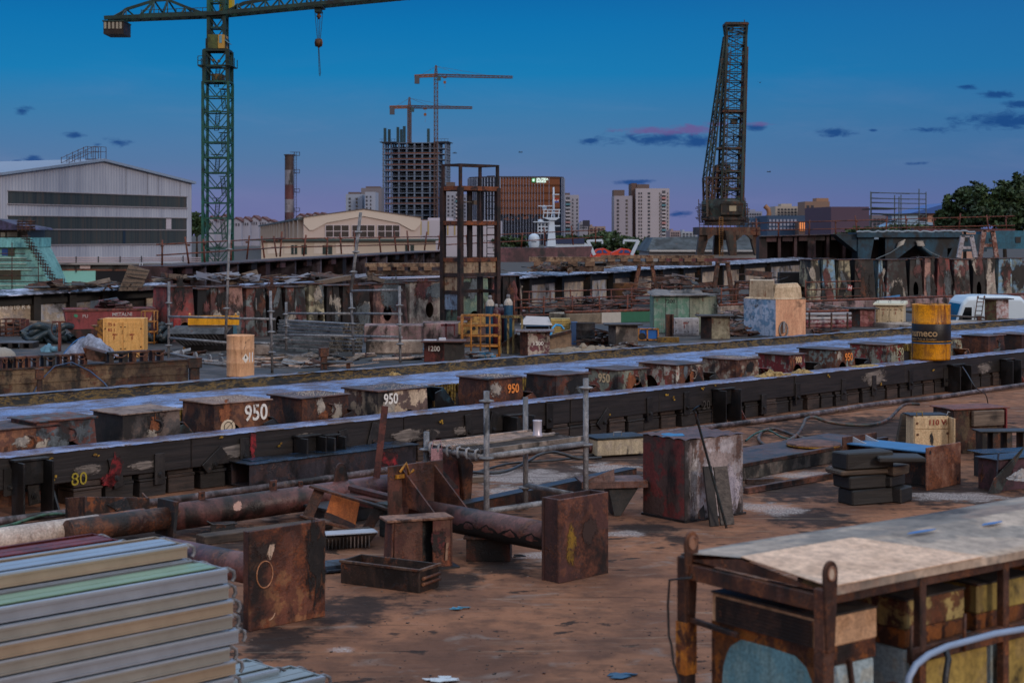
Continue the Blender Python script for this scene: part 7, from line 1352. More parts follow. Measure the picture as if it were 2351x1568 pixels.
hose2=MB();p=gd(1010,800);S('hose','bright blue hose hooked over the 1300 pillar','hose',gd(1262,800),0,MB().path([(0,-.1,.25),(.08,-.1,.55),(.16,0,.62),(.30,.1,.60),(.38,.1,.5)],.03,7),plain('#2f8fc4',.4))
# ---------------------------------------------------------------- hulls beyond the dock blocks
hullm=rust('#3f2a2c','#4a3438',.3,.5,.35,1.2,streak=.4,r1='#2a1a1a',r2='#5a3428');hulld=rust('#241b1c','#2e2224',.2,.4,.4,1.2);hgrey=rust('#5c5660','#4a4048',.25,.4,.25,1.5,streak=.5)
def hull_section(lb,x0,t0,b0,x1,t1,b1,Y0,Y1,nw,holes,rail=None,matf=None,slant=0):
 a=dp(x0,t0,Y0);c=dp(x1,t1,Y1);d=V3((c.x-a.x,c.y-a.y,0));L_=d.length;rz=math.atan2(d.y,d.x);zb=dp(x0,b0,Y0).z-1;zt0=a.z;zt1=c.z
 t=T('hull_section',lb,'hull section',(a.x,a.y,0),rz);D_=1.8;zt=lambda x:zt0+(zt1-zt0)*x/L_
 def sb(x0,x1,y0,y1,dz0,dz1,base=None):m=MB();return m.quadbox([(x0,y0,base if base is not None else zt(x0)+dz0),(x1,y0,base if base is not None else zt(x1)+dz0),(x1,y1,base if base is not None else zt(x1)+dz0),(x0,y1,base if base is not None else zt(x0)+dz0),(x0,y0,zt(x0)+dz1),(x1,y0,zt(x1)+dz1),(x1,y1,zt(x1)+dz1),(x0,y1,zt(x0)+dz1)])
 part(t,'deck_plate',sb(-.2,L_,-.35,D_,-.06,0),rust('#4a3434','#3a2c30',.3,.4,.3,1.5))
 part(t,'inner_wall',sb(0,L_,1.4,1.5,0,-.06,zb),hulld)
 part(t,'bottom_plate',sb(0,L_,-.1,D_,-.08,-.02).__class__().box(0,L_,-.1,D_,zb-.1,zb),hulld)
 for i in range(nw+1):
  x=L_*i/nw;w_=.10 if i%3 else .28
  m=MB();m.quadbox([(x-w_,-.05,zb),(x+w_,-.05,zb),(x+w_,1.4,zb),(x-w_,1.4,zb),(x-w_,-.05,zt(x)-.06),(x+w_,-.05,zt(x)-.06),(x+w_,1.4,zt(x)-.06),(x-w_,1.4,zt(x)-.06)]);part(t,'frame_web',m,matf or (hgrey if i%3 else hullm))
  if i<nw:
   xm=x+L_/nw*.5;m=MB();m.quadbox([(xm-.35,-.1,zt(xm)-.42),(xm+.35,-.1,zt(xm)-.42),(xm+.35,.1,zt(xm)-.42),(xm-.35,.1,zt(xm)-.42),(xm-.35,-.1,zt(xm)-.06),(xm+.35,-.1,zt(xm)-.06),(xm+.35,.1,zt(xm)-.06),(xm-.35,.1,zt(xm)-.06)]);m.quadbox([(x,1.3,zb),(x+L_/nw*.9,1.3,zb),(x+L_/nw*.9,1.36,zb),(x,1.36,zb),(x,1.3,zb+.35*(zt(x)-zb)),(x+L_/nw*.9,1.3,zb+.35*(zt(x)-zb)),(x+L_/nw*.9,1.36,zb+.35*(zt(x)-zb)),(x,1.36,zb+.35*(zt(x)-zb))]);part(t,'beam_end',m,matf or hullm)
   if i in holes:m=MB();m.prism([(xm+.3*math.cos(-q*.524),1.28,zb+(zt(xm)-zb)*.35+.45*math.sin(-q*.524)) for q in range(12)],(0,.03,0));part(t,'lightening_hole',m,dark_t)
 return t,L_,zt
def toprail(lb,pts0,pts1,Y0,Y1,n,seed,r=.035,cross=2,hgt=None):
 a=dp(*pts0,Y0);b_=dp(*pts1,Y1);t=T('pipe_railing',lb,'railing',a,0);d=b_-a;rr=random.Random(seed);h_=hgt or 1.1
 for i in range(n+1):c=d*(i/n)+V3((rr.uniform(-.3,.3),0,0));m=MB();m.tube(c,c+V3((rr.uniform(-.18,.18),rr.uniform(-.1,.1),h_*rr.uniform(.95,1.35))),r,6);m.lathe([(r,-.05),(r*2,0),(r,.05)],6,c+V3((0,0,h_*.9)));part(t,'post',m,rlm)
 for j in range(cross):z=h_*(.45+.5*j);m=MB();m.tube((-.4,0,z+rr.uniform(-.05,.05)),d+V3((.3,0,z+rr.uniform(-.1,.1))),r*.8,6);part(t,'rail',m,rlm)
hull_section('dark brown hull section with open frames and round holes behind the left block row',388,611,642,1010,576,628,74,112,11,(2,4,5,7))
toprail('bent pipe railing along the left part of the brown hull section',(380,610),(640,590),74,88,6,3,.045,2,1.0);toprail('bent pipe railing along the right part of the brown hull section',(640,590),(1012,574),88,112,9,5,.05,2,1.05)
toprail('drooping pipe railing behind the tower frame, above the brown bow plate',(1020,578),(1375,560),112,118,6,8,.05,2,1.05)
hull_section('dark brown open hull section at the right behind the blue flaking blocks',1752,542,600,1975,536,594,112,112,6,(1,3),matf=hullm)
toprail('long pipe railing on the brown hull section at the right',(1738,545),(2320,530),110,112,10,9,.05,2,1.0)
Yb=116;k=Yb/FPX;p=dp(1145,602,Yb);m=MB();m.prism([(-5*k,0,0),(205*k,0,0),(216*k,.3,36*k),(120*k,.3,33*k),(-5*k,.3,33*k)],(0,3,0));S('bow_plate','plain brown hull bow with faded primer stripes, right of the tower frame','hull',p,0,m,rust('#5a3438','#4a2c30',.1,.5,.2,.8,streak=.2,r1='#3a2428',r2='#6f6070'))
def crib(x0,x1,yt,yb,Y,lb,nb_):
 k=Y/FPX;p=dp(x0,yb,Y);w_=(x1-x0)*k;h_=(yb-yt)*k;t=T('timber_crib',lb,'timber crib',p,0);cw=wood('#8a6f58','#4a3226',.8)
 m=MB();m.box(0,w_,0,.35,h_*.68,h_);part(t,'top_timber',m,rust('#8a735c','#6a5444',.35,.5,.2,3));m=MB();m.box(w_*.02,w_*.98,0,.35,0,h_*.38);part(t,'bottom_timber',m,rust('#6a5a4c','#4a342a',.4,.5,.3,3))
 for i in range(nb_):x=w_*(.06+.9*i/nb_);m=MB();m.box(x,x+w_*.5/nb_,-.1,.5,h_*.38,h_*.68);part(t,'spacer',m,cw)
crib(838,1012,604,632,60,'stack of long rusty-stained timbers left of the tower frame',5);crib(1380,1640,586,610,74,'long row of stained timbers on spacer blocks right of the tower frame',8);crib(1215,1390,590,624,66,'darker end of the timber row, beside the tower frame',4)
Yt=108;k=Yt/FPX;p=dp(1940,600,Yt);teal=rust('#0f4258','#0d364a',.08,.4,.35,.8,rough=.5);teal2=rust('#1a6078','#17566c',.08,.4,.15,.8,rough=.5)
t=T('teal_hull','dark teal ship superstructure block lying on the dock at the right','hull section',p,0)
m=MB();m.box(28*k,270*k,0,3,55*k,66*k);part(t,'deck_edge',m,teal);m=MB();m.prism([(-20*k,.4,62*k),(28*k,.4,62*k),(40*k,.4,14*k),(20*k,.4,30*k)],(0,2,0));m.prism([(32*k,.3,0),(60*k,.3,0),(70*k,.3,55*k),(32*k,.3,55*k)],(0,2,0));part(t,'bow_panel',m,teal)
m=MB();m.prism([(95*k,.3,2*k),(118*k,.3,2*k),(168*k,.3,40*k),(215*k,.3,2*k),(235*k,.3,2*k),(262*k,.3,56*k),(95*k,.3,56*k)],(0,2,0));part(t,'gable_frame',m,teal)
m=MB();m.box(60*k,250*k,2.4,2.5,0,50*k);part(t,'inner_wall',m,hulld)
m=MB();m.box(238*k,330*k,.4,3,22*k,62*k);m.prism([(238*k,.3,0),(268*k,.3,0),(270*k,.3,30*k),(238*k,.3,30*k)],(0,2,0));part(t,'side_block',m,teal)
m=MB();m.box(330*k,480*k,.8,3,28*k,70*k);part(t,'long_girder',m,teal2);m=MB();m.box(400*k,412*k,.75,.8,42*k,56*k);m.box(340*k,348*k,.75,.8,44*k,52*k);m.box(278*k,286*k,.35,.4,46*k,54*k);part(t,'dark_opening',m,dark_t)
m=MB();rr=random.Random(3);m.path([((30+i*7)*k,.5,(66+rr.uniform(0,4))*k) for i in range(40)],.07,5);part(t,'chain',m,plain('#7a8894',.5))
for x_,s in ((128,1),(176,-1)):
 m=MB();[m.tube(((x_+s*q*1.2-8)*k,.15,(34+q*3-s*2)*k),((x_+s*q*1.2+8)*k,.15,(38+q*3+s*2)*k),.05,6) for q in range(4)];part(t,'rope_coil',m,plain('#a8a49c',.7));m=MB();m.path([((x_-s*2)*k,.1,34*k),((x_-s*22)*k,.1,20*k),((x_-s*58)*k,.1,4*k)],.03,5);part(t,'hanging_rope',m,plain('#6a7880',.7))
m=MB();m.prism([(165*k,1,68*k),(400*k,1,68*k),(402*k,1,74*k),(168*k,1,76*k)],(0,1,0));part(t,'red_coaming',m,rust('#5a2c30','#4a2428',.2,.4,.2,1))
def pedestal(x0,yb,w_px,h_px,Y,lb,mt):
 k=Y/FPX;p=dp(x0,yb,Y);t=T('steel_pedestal',lb,'pedestal',p,0);w_=w_px*k;h_=h_px*k
 for s,y_ in ((0,0),(1,0)):m=MB();m.bar((w_*(.1+.8*s),y_,0),(w_*(.3+.4*s),y_,h_),w_*.2,.2,up=(0,1,0));part(t,'leg',m,mt)
 m=MB();m.box(w_*.22,w_*.78,-.1,.3,h_*.95,h_);m.box(w_*.12,w_*.88,-.05,.2,h_*.40,h_*.52);part(t,'crosspiece',m,mt)
pedestal(2196,592,48,50,90,'pale A-shaped pedestal in front of the teal girder',rust('#a8a6ae','#8a8486',.25,.4,.1,3));pedestal(2245,592,48,62,90,'rusty pinkish A-shaped pedestal right of the pale one',rust('#a0847c','#7a4a3c',.4,.5,.15,3))
p=dp(2322,562,150);k=150/FPX;t=T('lattice_frame','white and pink lattice A-frame above the teal girder at the right edge','lattice frame',p,0);wm=plain('#b09a9c',.6)
m=MB();m.bar((0,0,20*k),(24*k,0,72*k),.3);m.bar((8*k,0,20*k),(30*k,0,72*k),.2);m.bar((60*k,0,10*k),(30*k,0,72*k),.3);part(t,'leg',m,wm);m=MB();[m.bar(((2+i*5)*k,0,(24+i*10)*k),((56-i*5)*k,0,(24+i*10)*k),.15) for i in range(4)];m.box(18*k,40*k,-.2,.2,70*k,74*k);part(t,'crosspiece',m,wm)
Ys=100;k=Ys/FPX;p=dp(0,672,Ys);shm=rust('#74a8a4','#649896',.04,.4,.05,1.2,rough=.5,r1='#4a6a68',r2='#7a9a94');t=T('ship_superstructure','pale turquoise ship superstructure wrapped in scaffold tubes at the far left','ship',p,0)
m=MB();m.prism([(-60*k,0,0),(130*k,0,0),(112*k,0,22*k),(96*k,0,60*k),(66*k,0,118*k),(-60*k,0,118*k)],(0,4,0));part(t,'lower_house',m,shm)
m=MB();m.box(-60*k,75*k,-.3,4,104*k,126*k);part(t,'bridge_deck',m,rust('#6fb0b4','#5fa0a8',.04,.4,.05,1.2));m=MB();m.box(-60*k,60*k,.3,4,126*k,144*k);part(t,'wheelhouse',m,plain('#22262a',.4));m=MB();m.prism([(-60*k,-.4,144*k),(85*k,-.4,144*k),(80*k,-.4,149*k),(40*k,-.4,156*k),(0,-.4,168*k),(-60*k,-.4,172*k)],(0,4,0));part(t,'roof',m,rust('#3f3c5c','#34344a',.1,.4,.2,1))
for (x0,z0,x1,z1,c) in ((5,85,18,101,'#1f4a8a'),(19,84,34,101,'#3a4038'),(-10,30,48,52,'#3c3e34'),(2,128,12,138,'#6a6a62'),(16,128,40,139,'#4a4c48')):m=MB();m.box(x0*k,x1*k,-.05,.3,z0*k,z1*k);part(t,'window',m,plain(c,.3))
m=MB();[m.box(-60*k,x*k,-.12,0,z*k,(z+1.2)*k) for x,z in ((62,79),(62,66),(110,16),(75,52))];part(t,'rubbing_band',m,plain('#b8c8c0',.5));m=MB();m.box(-60*k,150*k,-.6,4,-5*k,5*k);part(t,'hull_edge',m,plain('#c0c4b8',.5))
t=T('tube_scaffold','thin dark scaffold tubes on the stepped side of the turquoise ship','scaffold',p+V3((0,-1,0)),0);rr=random.Random(9);m=MB()
for x_ in (39,99,158,148,140):m.tube((x_*k,0,0),(x_*k,0,(115 if x_<60 else 70 if x_<120 else 34)*k),.03,5)
for z in (8,26,40,58,74,90):m.tube((-40*k,0,z*k),((150-z*.9)*k,0,z*k),.03,5)
for i in range(15):x_=148-i*5.2;z=8+i*8;m.tube((x_*k,-.2,(z-6)*k),(x_*k,-.2,(z+13)*k),.035,4);m.tube(((x_-12)*k,-.2,(z+4)*k),((x_+8)*k,-.2,(z+4)*k),.03,4);m.tube(((x_-12)*k,-.2,(z+9)*k),((x_+8)*k,-.2,(z+9)*k),.03,4)
for i in range(12):x_=52+i*3;m.tube((x_*k,0,140*k),(x_*k,.2,170*k),.03,4) if i%3==0 else m.tube((50*k,0,(142+i*2)*k),(90*k,.2,(142+i*2)*k),.03,4)
part(t,'tubes',m,rust('#3a2c2c','#4a3430',.4,.4,.2,3));
# ---------------------------------------------------------------- white corrugated hall
wall=bpy.data.materials.new('corrugated_cladding');wall.use_nodes=True;g=NT(wall.node_tree);b=wall.node_tree.nodes['Principled BSDF'];co=g.new('ShaderNodeTexCoord').outputs['Object'];sp=g.new('ShaderNodeSeparateXYZ');g.l.new(co,sp.inputs[0])
n=g.noise(g.vm('MULTIPLY',co,(1,1,.15)),.8,5,.6);wv_=g.math('SINE',g.math('MULTIPLY',g.math('ADD',sp.outputs[0],sp.outputs[1]),6.28/.42));g.l.new(g.mix(g.mr(n,.35,.7),lin('#a6aab6'),lin('#9498a6')),b.inputs['Base Color']);b.inputs['Roughness'].default_value=.6
bp=g.new('ShaderNodeBump');bp.inputs['Distance'].default_value=.02;g.l.new(wv_,bp.inputs['Height']);g.l.new(bp.outputs[0],b.inputs['Normal'])
bandm=bpy.data.materials.new('translucent_band');bandm.use_nodes=True;g=NT(bandm.node_tree);b=bandm.node_tree.nodes['Principled BSDF'];co=g.new('ShaderNodeTexCoord').outputs['Object']
n=g.noise(g.vm('MULTIPLY',co,(1.6,1,.02)),1.5,4,.8);g.l.new(g.ramp(n,[(.35,lin('#23282c')),(.5,lin('#39403f')),(.62,lin('#4a4038'))]),b.inputs['Base Color']);b.inputs['Roughness'].default_value=.45
o_=dp(2,600,150);ang_=R(63.2);d=V3((math.cos(ang_),math.sin(ang_),0));t=T('industrial_hall','big white corrugated hall with two dark window bands at the left','hall',(o_.x,o_.y,ZG),ang_)
Lh=28.4;zz=lambda v:v-ZG
m=MB();m.face([(0,0,0),(Lh,0,0),(Lh,0,zz(8.1)),(Lh*.49,0,zz(9.95)),(0,0,zz(8.1))]);m.face([(Lh,0,0),(Lh,40,0),(Lh,40,zz(8.1)),(Lh,0,zz(8.1))]);m.face([(0,40,0),(0,0,0),(0,0,zz(8.1)),(0,40,zz(8.1))]);part(t,'wall',m,wall)
m=MB();m.quadbox([(-.3,-.4,zz(8.05)),(Lh*.49,-.4,zz(9.95)),(Lh*.49,40,zz(9.95)),(-.3,40,zz(8.05)),(-.3,-.4,zz(8.3)),(Lh*.49,-.4,zz(10.2)),(Lh*.49,40,zz(10.2)),(-.3,40,zz(8.3))]);m.quadbox([(Lh*.49,-.4,zz(9.95)),(Lh+.3,-.4,zz(8.05)),(Lh+.3,40,zz(8.05)),(Lh*.49,40,zz(9.95)),(Lh*.49,-.4,zz(10.2)),(Lh+.3,-.4,zz(8.3)),(Lh+.3,40,zz(8.3)),(Lh*.49,40,zz(10.2))]);part(t,'roof',m,plain('#7f8fa4',.5))
for (z0,z1) in ((5.44,6.6),(1.55,4.26)):
 m=MB();m.box(.9,Lh-.9,-.04,.1,zz(z0),zz(z1));wn=part(t,'window_band',m,bandm);m=MB();m.box(.8,Lh-.8,-.14,-.04,zz(z1),zz(z1)+.08);m.box(.8,Lh-.8,-.14,-.04,zz(z0)-.1,zz(z0));
 if z1<5:m.box(.9,Lh-.9,-.12,-.04,zz(2.95),zz(3.05))
 part(wn,'frame',m,plain('#8a8488',.6))
m=MB();m.box(Lh*.845,Lh*.875,-.07,-.04,zz(3.1),zz(4.2));part(t,'light_panel',m,plain('#b0a8b0',.6));m=MB();m.box(Lh*.6,Lh*.615,-.07,-.04,zz(1.6),zz(2.9));part(t,'dark_panel',m,plain('#1a2a3a',.5))
m=MB();[m.box(Lh*f-.03,Lh*f+.03,-.03,0,zz(6.7),zz(9.9-abs(f-.49)*3.7)) for f in (.62,.74,.80,.93)];part(t,'seam',m,plain('#6a6a74',.6))
t2=T('roof_walkway','small railed walkway on the ridge of the white hall','walkway',(o_.x+d.x*Lh*.40,o_.y+d.y*Lh*.40,9.7),ang_);m=MB()
for y_ in (0,1.):
 for z in (.5,1.0):m.bar((-2.2,y_,z-.6),(1.4,y_,z+.7),.05);m.bar((1.4,y_,z+.7),(3.2,y_,z+.7),.05)
 [m.bar((x_,y_,-.6+(x_+2.2)*.36),(x_,y_,.5+(x_+2.2)*.36),.05) for x_ in (-2.2,-1.4,-.6,.2,1.)];[m.bar((x_,y_,.4),(x_,y_,1.7),.05) for x_ in (1.6,2.4,3.2)]
m.box(1.4,3.2,0,1.,.35,.45);part(t2,'railing',m,plain('#4a4450',.6))
Ya=140;k=Ya/FPX;p=dp(100,660,Ya);t=T('hall_annex','low dark annex with two mint sliding doors in front of the white hall','annex',(p.x,p.y,ZG),0);zb=ZG
hz=lambda y:dp(0,y,Ya).z-ZG
m=MB();m.box(0,292*k,0,6,0,hz(608));part(t,'wall',m,rust('#4a5458','#54585a',.15,.5,.3,.8));m=MB();m.box(-2*k,296*k,-.4,6,hz(608),hz(604));part(t,'roof_edge',m,plain('#8a8888',.6));m=MB();m.box(0,292*k,-.1,0,hz(622),hz(618));part(t,'door_rail',m,rust('#7a5040','#6a4a40',.4,.4,.1,1))
mint=plain('#7fc0b8',.5,var=.08)
m=MB();m.box(37*k,120*k,-.15,-.05,0,hz(622));part(t,'sliding_door',m,mint);m=MB();m.box(228*k,274*k,-.15,-.05,0,hz(622));part(t,'sliding_door',m,mint);m=MB();m.box(120*k,200*k,-.06,-.04,0,hz(622));part(t,'dark_doorway',m,plain('#080a14',.8));m=MB();m.box(84*k,108*k,-.12,-.1,hz(617),hz(609));part(t,'white_board',m,plain('#b8a8a8',.6))
for x_ in (224,230):m=MB();m.tube((x_*k,-.5,0),(x_*k,-.5,hz(603)),.05,6);part(t,'drainpipe',m,plain('#a8a4a8',.5))
t=T('pipe_rack','horizontal pipes on slim supports along the foot of the white hall','pipe rack',dp(110,600,138),0);k=138/FPX
for z in (-2,3,8):m=MB();m.tube((0,0,z*k),(340*k,12,z*k-.2),.07,6);part(t,'pipe',m,plain('#a09094',.5))
m=MB();[m.bar((x_*k,x_*k*.9,-1),(x_*k,x_*k*.9,10*k),.08) for x_ in range(10,340,42)];part(t,'support',m,darksteel)
# ---------------------------------------------------------------- cream gabled hall
Yc=280.;k=Yc/FPX;c0=dp(697,560,Yc);a_=R(10.6);t=T('gabled_hall','cream gabled factory hall with three windows in the gable and a pilastered side wall','hall',(c0.x,c0.y,ZG),a_)
G_=20.6;cm_=plain('#b4a49c',.8,var=.10,sc_=.5);cm2=plain('#c0b4a8',.8,var=.08,sc_=.5);z_=lambda y:dp(0,y,Yc).z-ZG;ze=z_(500);zp=z_(484)+.25
m=MB();m.face([(0,0,0),(G_,0,0),(G_,0,ze),(G_*.51,0,zp),(0,0,ze)]);m.face([(0,250,0),(0,0,0),(0,0,ze),(0,250,ze)]);m.face([(G_,0,0),(G_,60,0),(G_,60,ze),(G_,0,ze)]);part(t,'wall',m,cm_)
m=MB();m.prism([(0,-.25,ze),(0,-.25,ze-1.1),(1.0,-.25,ze-2.2),(1.6,-.25,ze-2.2),(4,-.25,ze-.9),(G_*.51,-.25,zp-1.2),(G_-4,-.25,ze-.9),(G_-1.6,-.25,ze-2.2),(G_-1,-.25,ze-2.2),(G_,-.25,ze-1.1),(G_,-.25,ze),(G_*.51,-.25,zp)][::-1],(0,.24,0));part(t,'gable_trim',m,cm2)
m=MB();m.quadbox([(-.4,-.4,ze-.05),(G_*.51,-.4,zp),(G_*.51,250,zp),(-.4,250,ze-.05),(-.4,-.4,ze+.1),(G_*.51,-.4,zp+.15),(G_*.51,250,zp+.15),(-.4,250,ze+.1)]);m.quadbox([(G_*.51,-.4,zp),(G_+.4,-.4,ze-.05),(G_+.4,60,ze-.05),(G_*.51,60,zp),(G_*.51,-.4,zp+.15),(G_+.4,-.4,ze+.1),(G_+.4,60,ze+.1),(G_*.51,60,zp+.15)]);part(t,'roof',m,plain('#5f5450',.8))
wz0,wz1=z_(545),z_(517);glass=plain('#3c3836',.15,var=.5,sc_=.8)
for f0,f1 in ((.185,.385),(.41,.605),(.63,.82)):
 xa,xb=G_*f0,G_*f1;m=MB();m.box(xa,xb,-.08,.0,wz0,wz1);w1=part(t,'window',m,glass);m=MB();
 for q in range(4):x_=xa+(xb-xa)*q/3;m.box(x_-.06,x_+.06,-.16,-.08,wz0,wz1)
 for q in (0,.5,1):z=wz0+(wz1-wz0)*q;m.box(xa,xb,-.15,-.08,z-.05,z+.05)
 part(w1,'frame',m,plain('#b8aeb4',.5))
for i in range(15):
 y_=2+i*16;m=MB();m.box(-.9,0,y_,y_+2,0,ze-.3);part(t,'pilaster',m,cm2);m=MB();m.box(-.06,0,y_+6,y_+12,ze-5.2,ze-1.6);part(t,'window',m,plain('#23363c',.2))
m=MB();m.box(-.95,0,0,250,ze-.35,ze);part(t,'eaves',m,plain('#4a5456',.7))
t=T('low_annex','long low cream building with a dark green roof edge before the gabled hall','building',(dp(600,600,235).x,235,ZG),R(4));k=235/FPX;z_=lambda y:dp(0,y,235).z-ZG;W_=400*k
m=MB();m.box(0,W_,0,8,0,z_(553));part(t,'wall',m,plain('#b4a89a',.8,var=.1,sc_=.6));m=MB();m.box(-1.6,W_+.5,-.8,8,z_(553),z_(549));part(t,'roof',m,plain('#3a4c4a',.7))
for x_,w_,c in ((14,34,'#c4bab0'),(52,24,'#bfb4a8'),(120,24,'#c0b6ac'),(170,40,'#c4bab0')):m=MB();m.box(x_*k,(x_+w_)*k,-.05,0,z_(583),z_(558));part(t,'panel',m,plain(c,.7))
for x_,w_ in ((68,14),(92,12),(140,22),(330,20)):m=MB();m.box(x_*k,(x_+w_)*k,-.1,0,z_(584),z_(563));wn=part(t,'window',m,plain('#2a3a3a',.2));m=MB();m.box((x_+w_*.45)*k,(x_+w_*.55)*k,-.16,-.1,z_(584),z_(563));part(wn,'frame',m,plain('#b8b0ac',.6))
t=T('white_annex','white low block with yellow window strips between the gabled hall and the tower frame','building',(dp(957,600,330).x,330,ZG),R(-4));k=330/FPX;z_=lambda y:dp(0,y,330).z-ZG
m=MB();m.box(0,180*k,0,20,0,z_(506));m.box(20*k,70*k,4,12,z_(506),z_(500));part(t,'wall',m,plain('#a8a4ae',.8,var=.08,sc_=.3))
for x_ in (8,25,70,86):m=MB();m.box(x_*k,(x_+3)*k,-.1,0,z_(540),z_(508));part(t,'window_strip',m,plain('#a08c58',.5))
# ---------------------------------------------------------------- houses, chimney, towers
def house(px,yb,w_,h_,Y,lb,roofc='#5c3838',wallc='#9496a6'):
 p=dp(px,yb,Y);t=T('terraced_house',lb,'house',(p.x,p.y,ZG),0,'white houses with red roofs on the hillside');k=Y/FPX;W_=w_*k;b0_=p.z-ZG;H_=b0_+h_*k
 m=MB();m.prism([(0,0,0),(W_,0,0),(W_,0,H_*1.0-.3*h_*k),(W_*.45,0,H_),(0,0,H_-.45*h_*k)],(0,12,0));part(t,'wall',m,plain(wallc,.8,var=.1,sc_=.2))
 m=MB();m.quadbox([(-.5,-.5,H_-.45*h_*k-.4),(W_*.45,-.5,H_),(W_*.45,12,H_),(-.5,12,H_-.45*h_*k-.4),(-.5,-.5,H_-.45*h_*k),(W_*.45,-.5,H_+.5),(W_*.45,12,H_+.5),(-.5,12,H_-.45*h_*k)]);m.quadbox([(W_*.45,-.5,H_),(W_+.5,-.5,H_-.3*h_*k-.3),(W_+.5,12,H_-.3*h_*k-.3),(W_*.45,12,H_),(W_*.45,-.5,H_+.5),(W_+.5,-.5,H_-.3*h_*k+.2),(W_+.5,12,H_-.3*h_*k+.2),(W_*.45,12,H_+.5)]);part(t,'roof',m,plain(roofc,.8))
 for q in range(3):m=MB();m.box(W_*(.15+.27*q),W_*(.27+.27*q),-.2,0,H_-h_*k*.75,H_-h_*k*.5);part(t,'window',m,plain('#3a3c48',.3))
for i,(px,yb,w_,h_) in enumerate([(478,520,14,22),(492,516,14,18),(508,514,14,20),(532,525,22,24),(554,524,20,24),(574,523,20,26),(594,522,20,22),(612,520,18,14),(682,505,16,12),(698,504,16,12),(716,502,16,12),(732,500,16,10)]):house(px,yb,w_,h_,620+i*4,'small white house with a red roof, %s in the row'%(['leftmost, seen through the green crane','second','third','fourth','fifth, right of the green crane','sixth','seventh','eighth','ninth, right of the chimney','tenth','eleventh','rightmost'][i]))
Y_=330.;k=Y_/FPX;p=dp(664,540,Y_);t=T('chimney','tall chimney painted in faded red and white bands, with a caged ladder','chimney',(p.x,p.y,ZG),0);z_=lambda y:dp(0,y,Y_).z-ZG
r_=10.2*k;bands=[(600,488,'#6a4a50',0),(488,458,'#7f7c86',1),(458,425,'#5c3438',2),(425,391,'#757580',3),(391,357,'#4a3a38',4)]
for yb,yt,c,i in bands:m=MB();m.lathe([(r_*(1.02-.005*i),z_(yb)),(r_*(1.015-.005*i),z_(yt))],20);part(t,'painted_band',m,rust(c,c,.15,.3,.25,.6,streak=.4,r1='#4a3434',r2='#6a5450'))
m=MB();m.lathe([(r_,z_(358)),(r_*1.18,z_(357)),(r_*1.18,z_(355)),(0,z_(355))],20);part(t,'rim',m,plain('#3a3030',.7))
m=MB();xl=r_+.08
for x_ in (xl,xl+.5):m.bar((x_,0,z_(500)),(x_,0,z_(350)),.08)
for i in range(40):z=z_(500)+(z_(352)-z_(500))*i/40;m.bar((xl,0,z),(xl+.5,0,z),.06)
for y_ in (350,390,434,478):m.bar((r_*.3 if y_==350 else xl,-.4,z_(y_+8)),(xl+1.2,-.4,z_(y_+8)),.12);m.bar((r_*.3 if y_==350 else xl,-.4,z_(y_)),(xl+1.2,-.4,z_(y_)),.1);m.bar((xl+1.2,-.4,z_(y_+8)),(xl+1.2,-.4,z_(y_)),.1);m.bar((xl+.2,-.4,z_(y_+8)),(xl+.2,-.4,z_(y_)),.1)
part(t,'caged_ladder',m,plain('#2a2c3a',.7))
def tower(name,lb,x0,x1,yt,Y,wallc,strips=(),rz=0,D_=18,cap=None,floors=12,balc=(),group=None):
 k=Y/FPX;p=dp(x0,545,Y);t=T(name,lb,'apartment tower',(p.x,p.y,ZG),R(rz),group);z_=lambda y:dp(0,y,Y).z-ZG;W_=(x1-x0)*k;H_=z_(yt)
 m=MB();m.box(0,W_,0,D_,0,H_);part(t,'wall',m,plain(wallc,.85,var=.10,sc_=.12))
 for (f0,f1,c) in strips:
  for q in range(floors):z=H_*(.08+.88*q/floors);m=MB();m.box(W_*f0,W_*f1,-.3,0,z,z+H_*.45/floors);part(t,'window',m,plain(c,.3))
 for (f0,f1,c) in balc:
  m=MB();m.box(W_*f0,W_*f1,-.1,.0,H_*.05,H_*.96);bk=part(t,'balcony_recess',m,plain('#40424c',.6))
  for q in range(floors):z=H_*(.06+.88*q/floors);m=MB();m.box(W_*f0-.2,W_*f1+.2,-1.3,-.1,z,z+H_*.42/floors);part(t,'balcony',m,plain(c[q%len(c)],.6))
 if cap:m=MB();[m.box(W_*a,W_*b_,D_*.2,D_*.8,H_,z_(y)) for a,b_,y in cap];part(t,'roof_hut',m,plain('#5a4c48',.8))
 return t
bal=['#a8a4ac','#a8a4ac','#9aa0aa','#4f7f8f','#a8a4ac','#a87a7c','#a8a4ac']
tower('apartment_tower','pale grey apartment tower leftmost of the group left of the concrete skeleton',794,832,446,800,'#8792a4',((.18,.3,'#3a4048'),(.6,.72,'#4a4844')),cap=((.1,.8,441),));tower('apartment_tower','brown-topped apartment tower between the leftmost tower and the concrete skeleton',829,876,432,830,'#6f6c74',((.3,.4,'#2c3038'),),cap=((.2,.9,428),));tower('apartment_tower','light fin-fronted apartment tower just left of the concrete skeleton',838,862,441,790,'#8f98aa',((.1,.25,'#3c424c'),(.5,.6,'#3c424c')))
tower('apartment_tower','apartment tower with stacked balconies seen between the skeleton and the tower frame',1024,1062,440,880,'#8f94a2',((.1,.2,'#3c4250'),(.35,.45,'#3c4250')),balc=((.6,.9,bal),),cap=((.0,.5,418),));tower('apartment_tower','plain pale tower right of the one with stacked balconies',1062,1076,446,900,'#8a90a4',((.3,.5,'#3c4250'),))
tower('apartment_tower','white apartment tower with balconies right of the bronze glass building',1296,1329,448,760,'#9494a0',((.55,.62,'#4a4c54'),(.85,.92,'#33363e')),balc=((.1,.38,bal),),cap=((0,.4,443),))
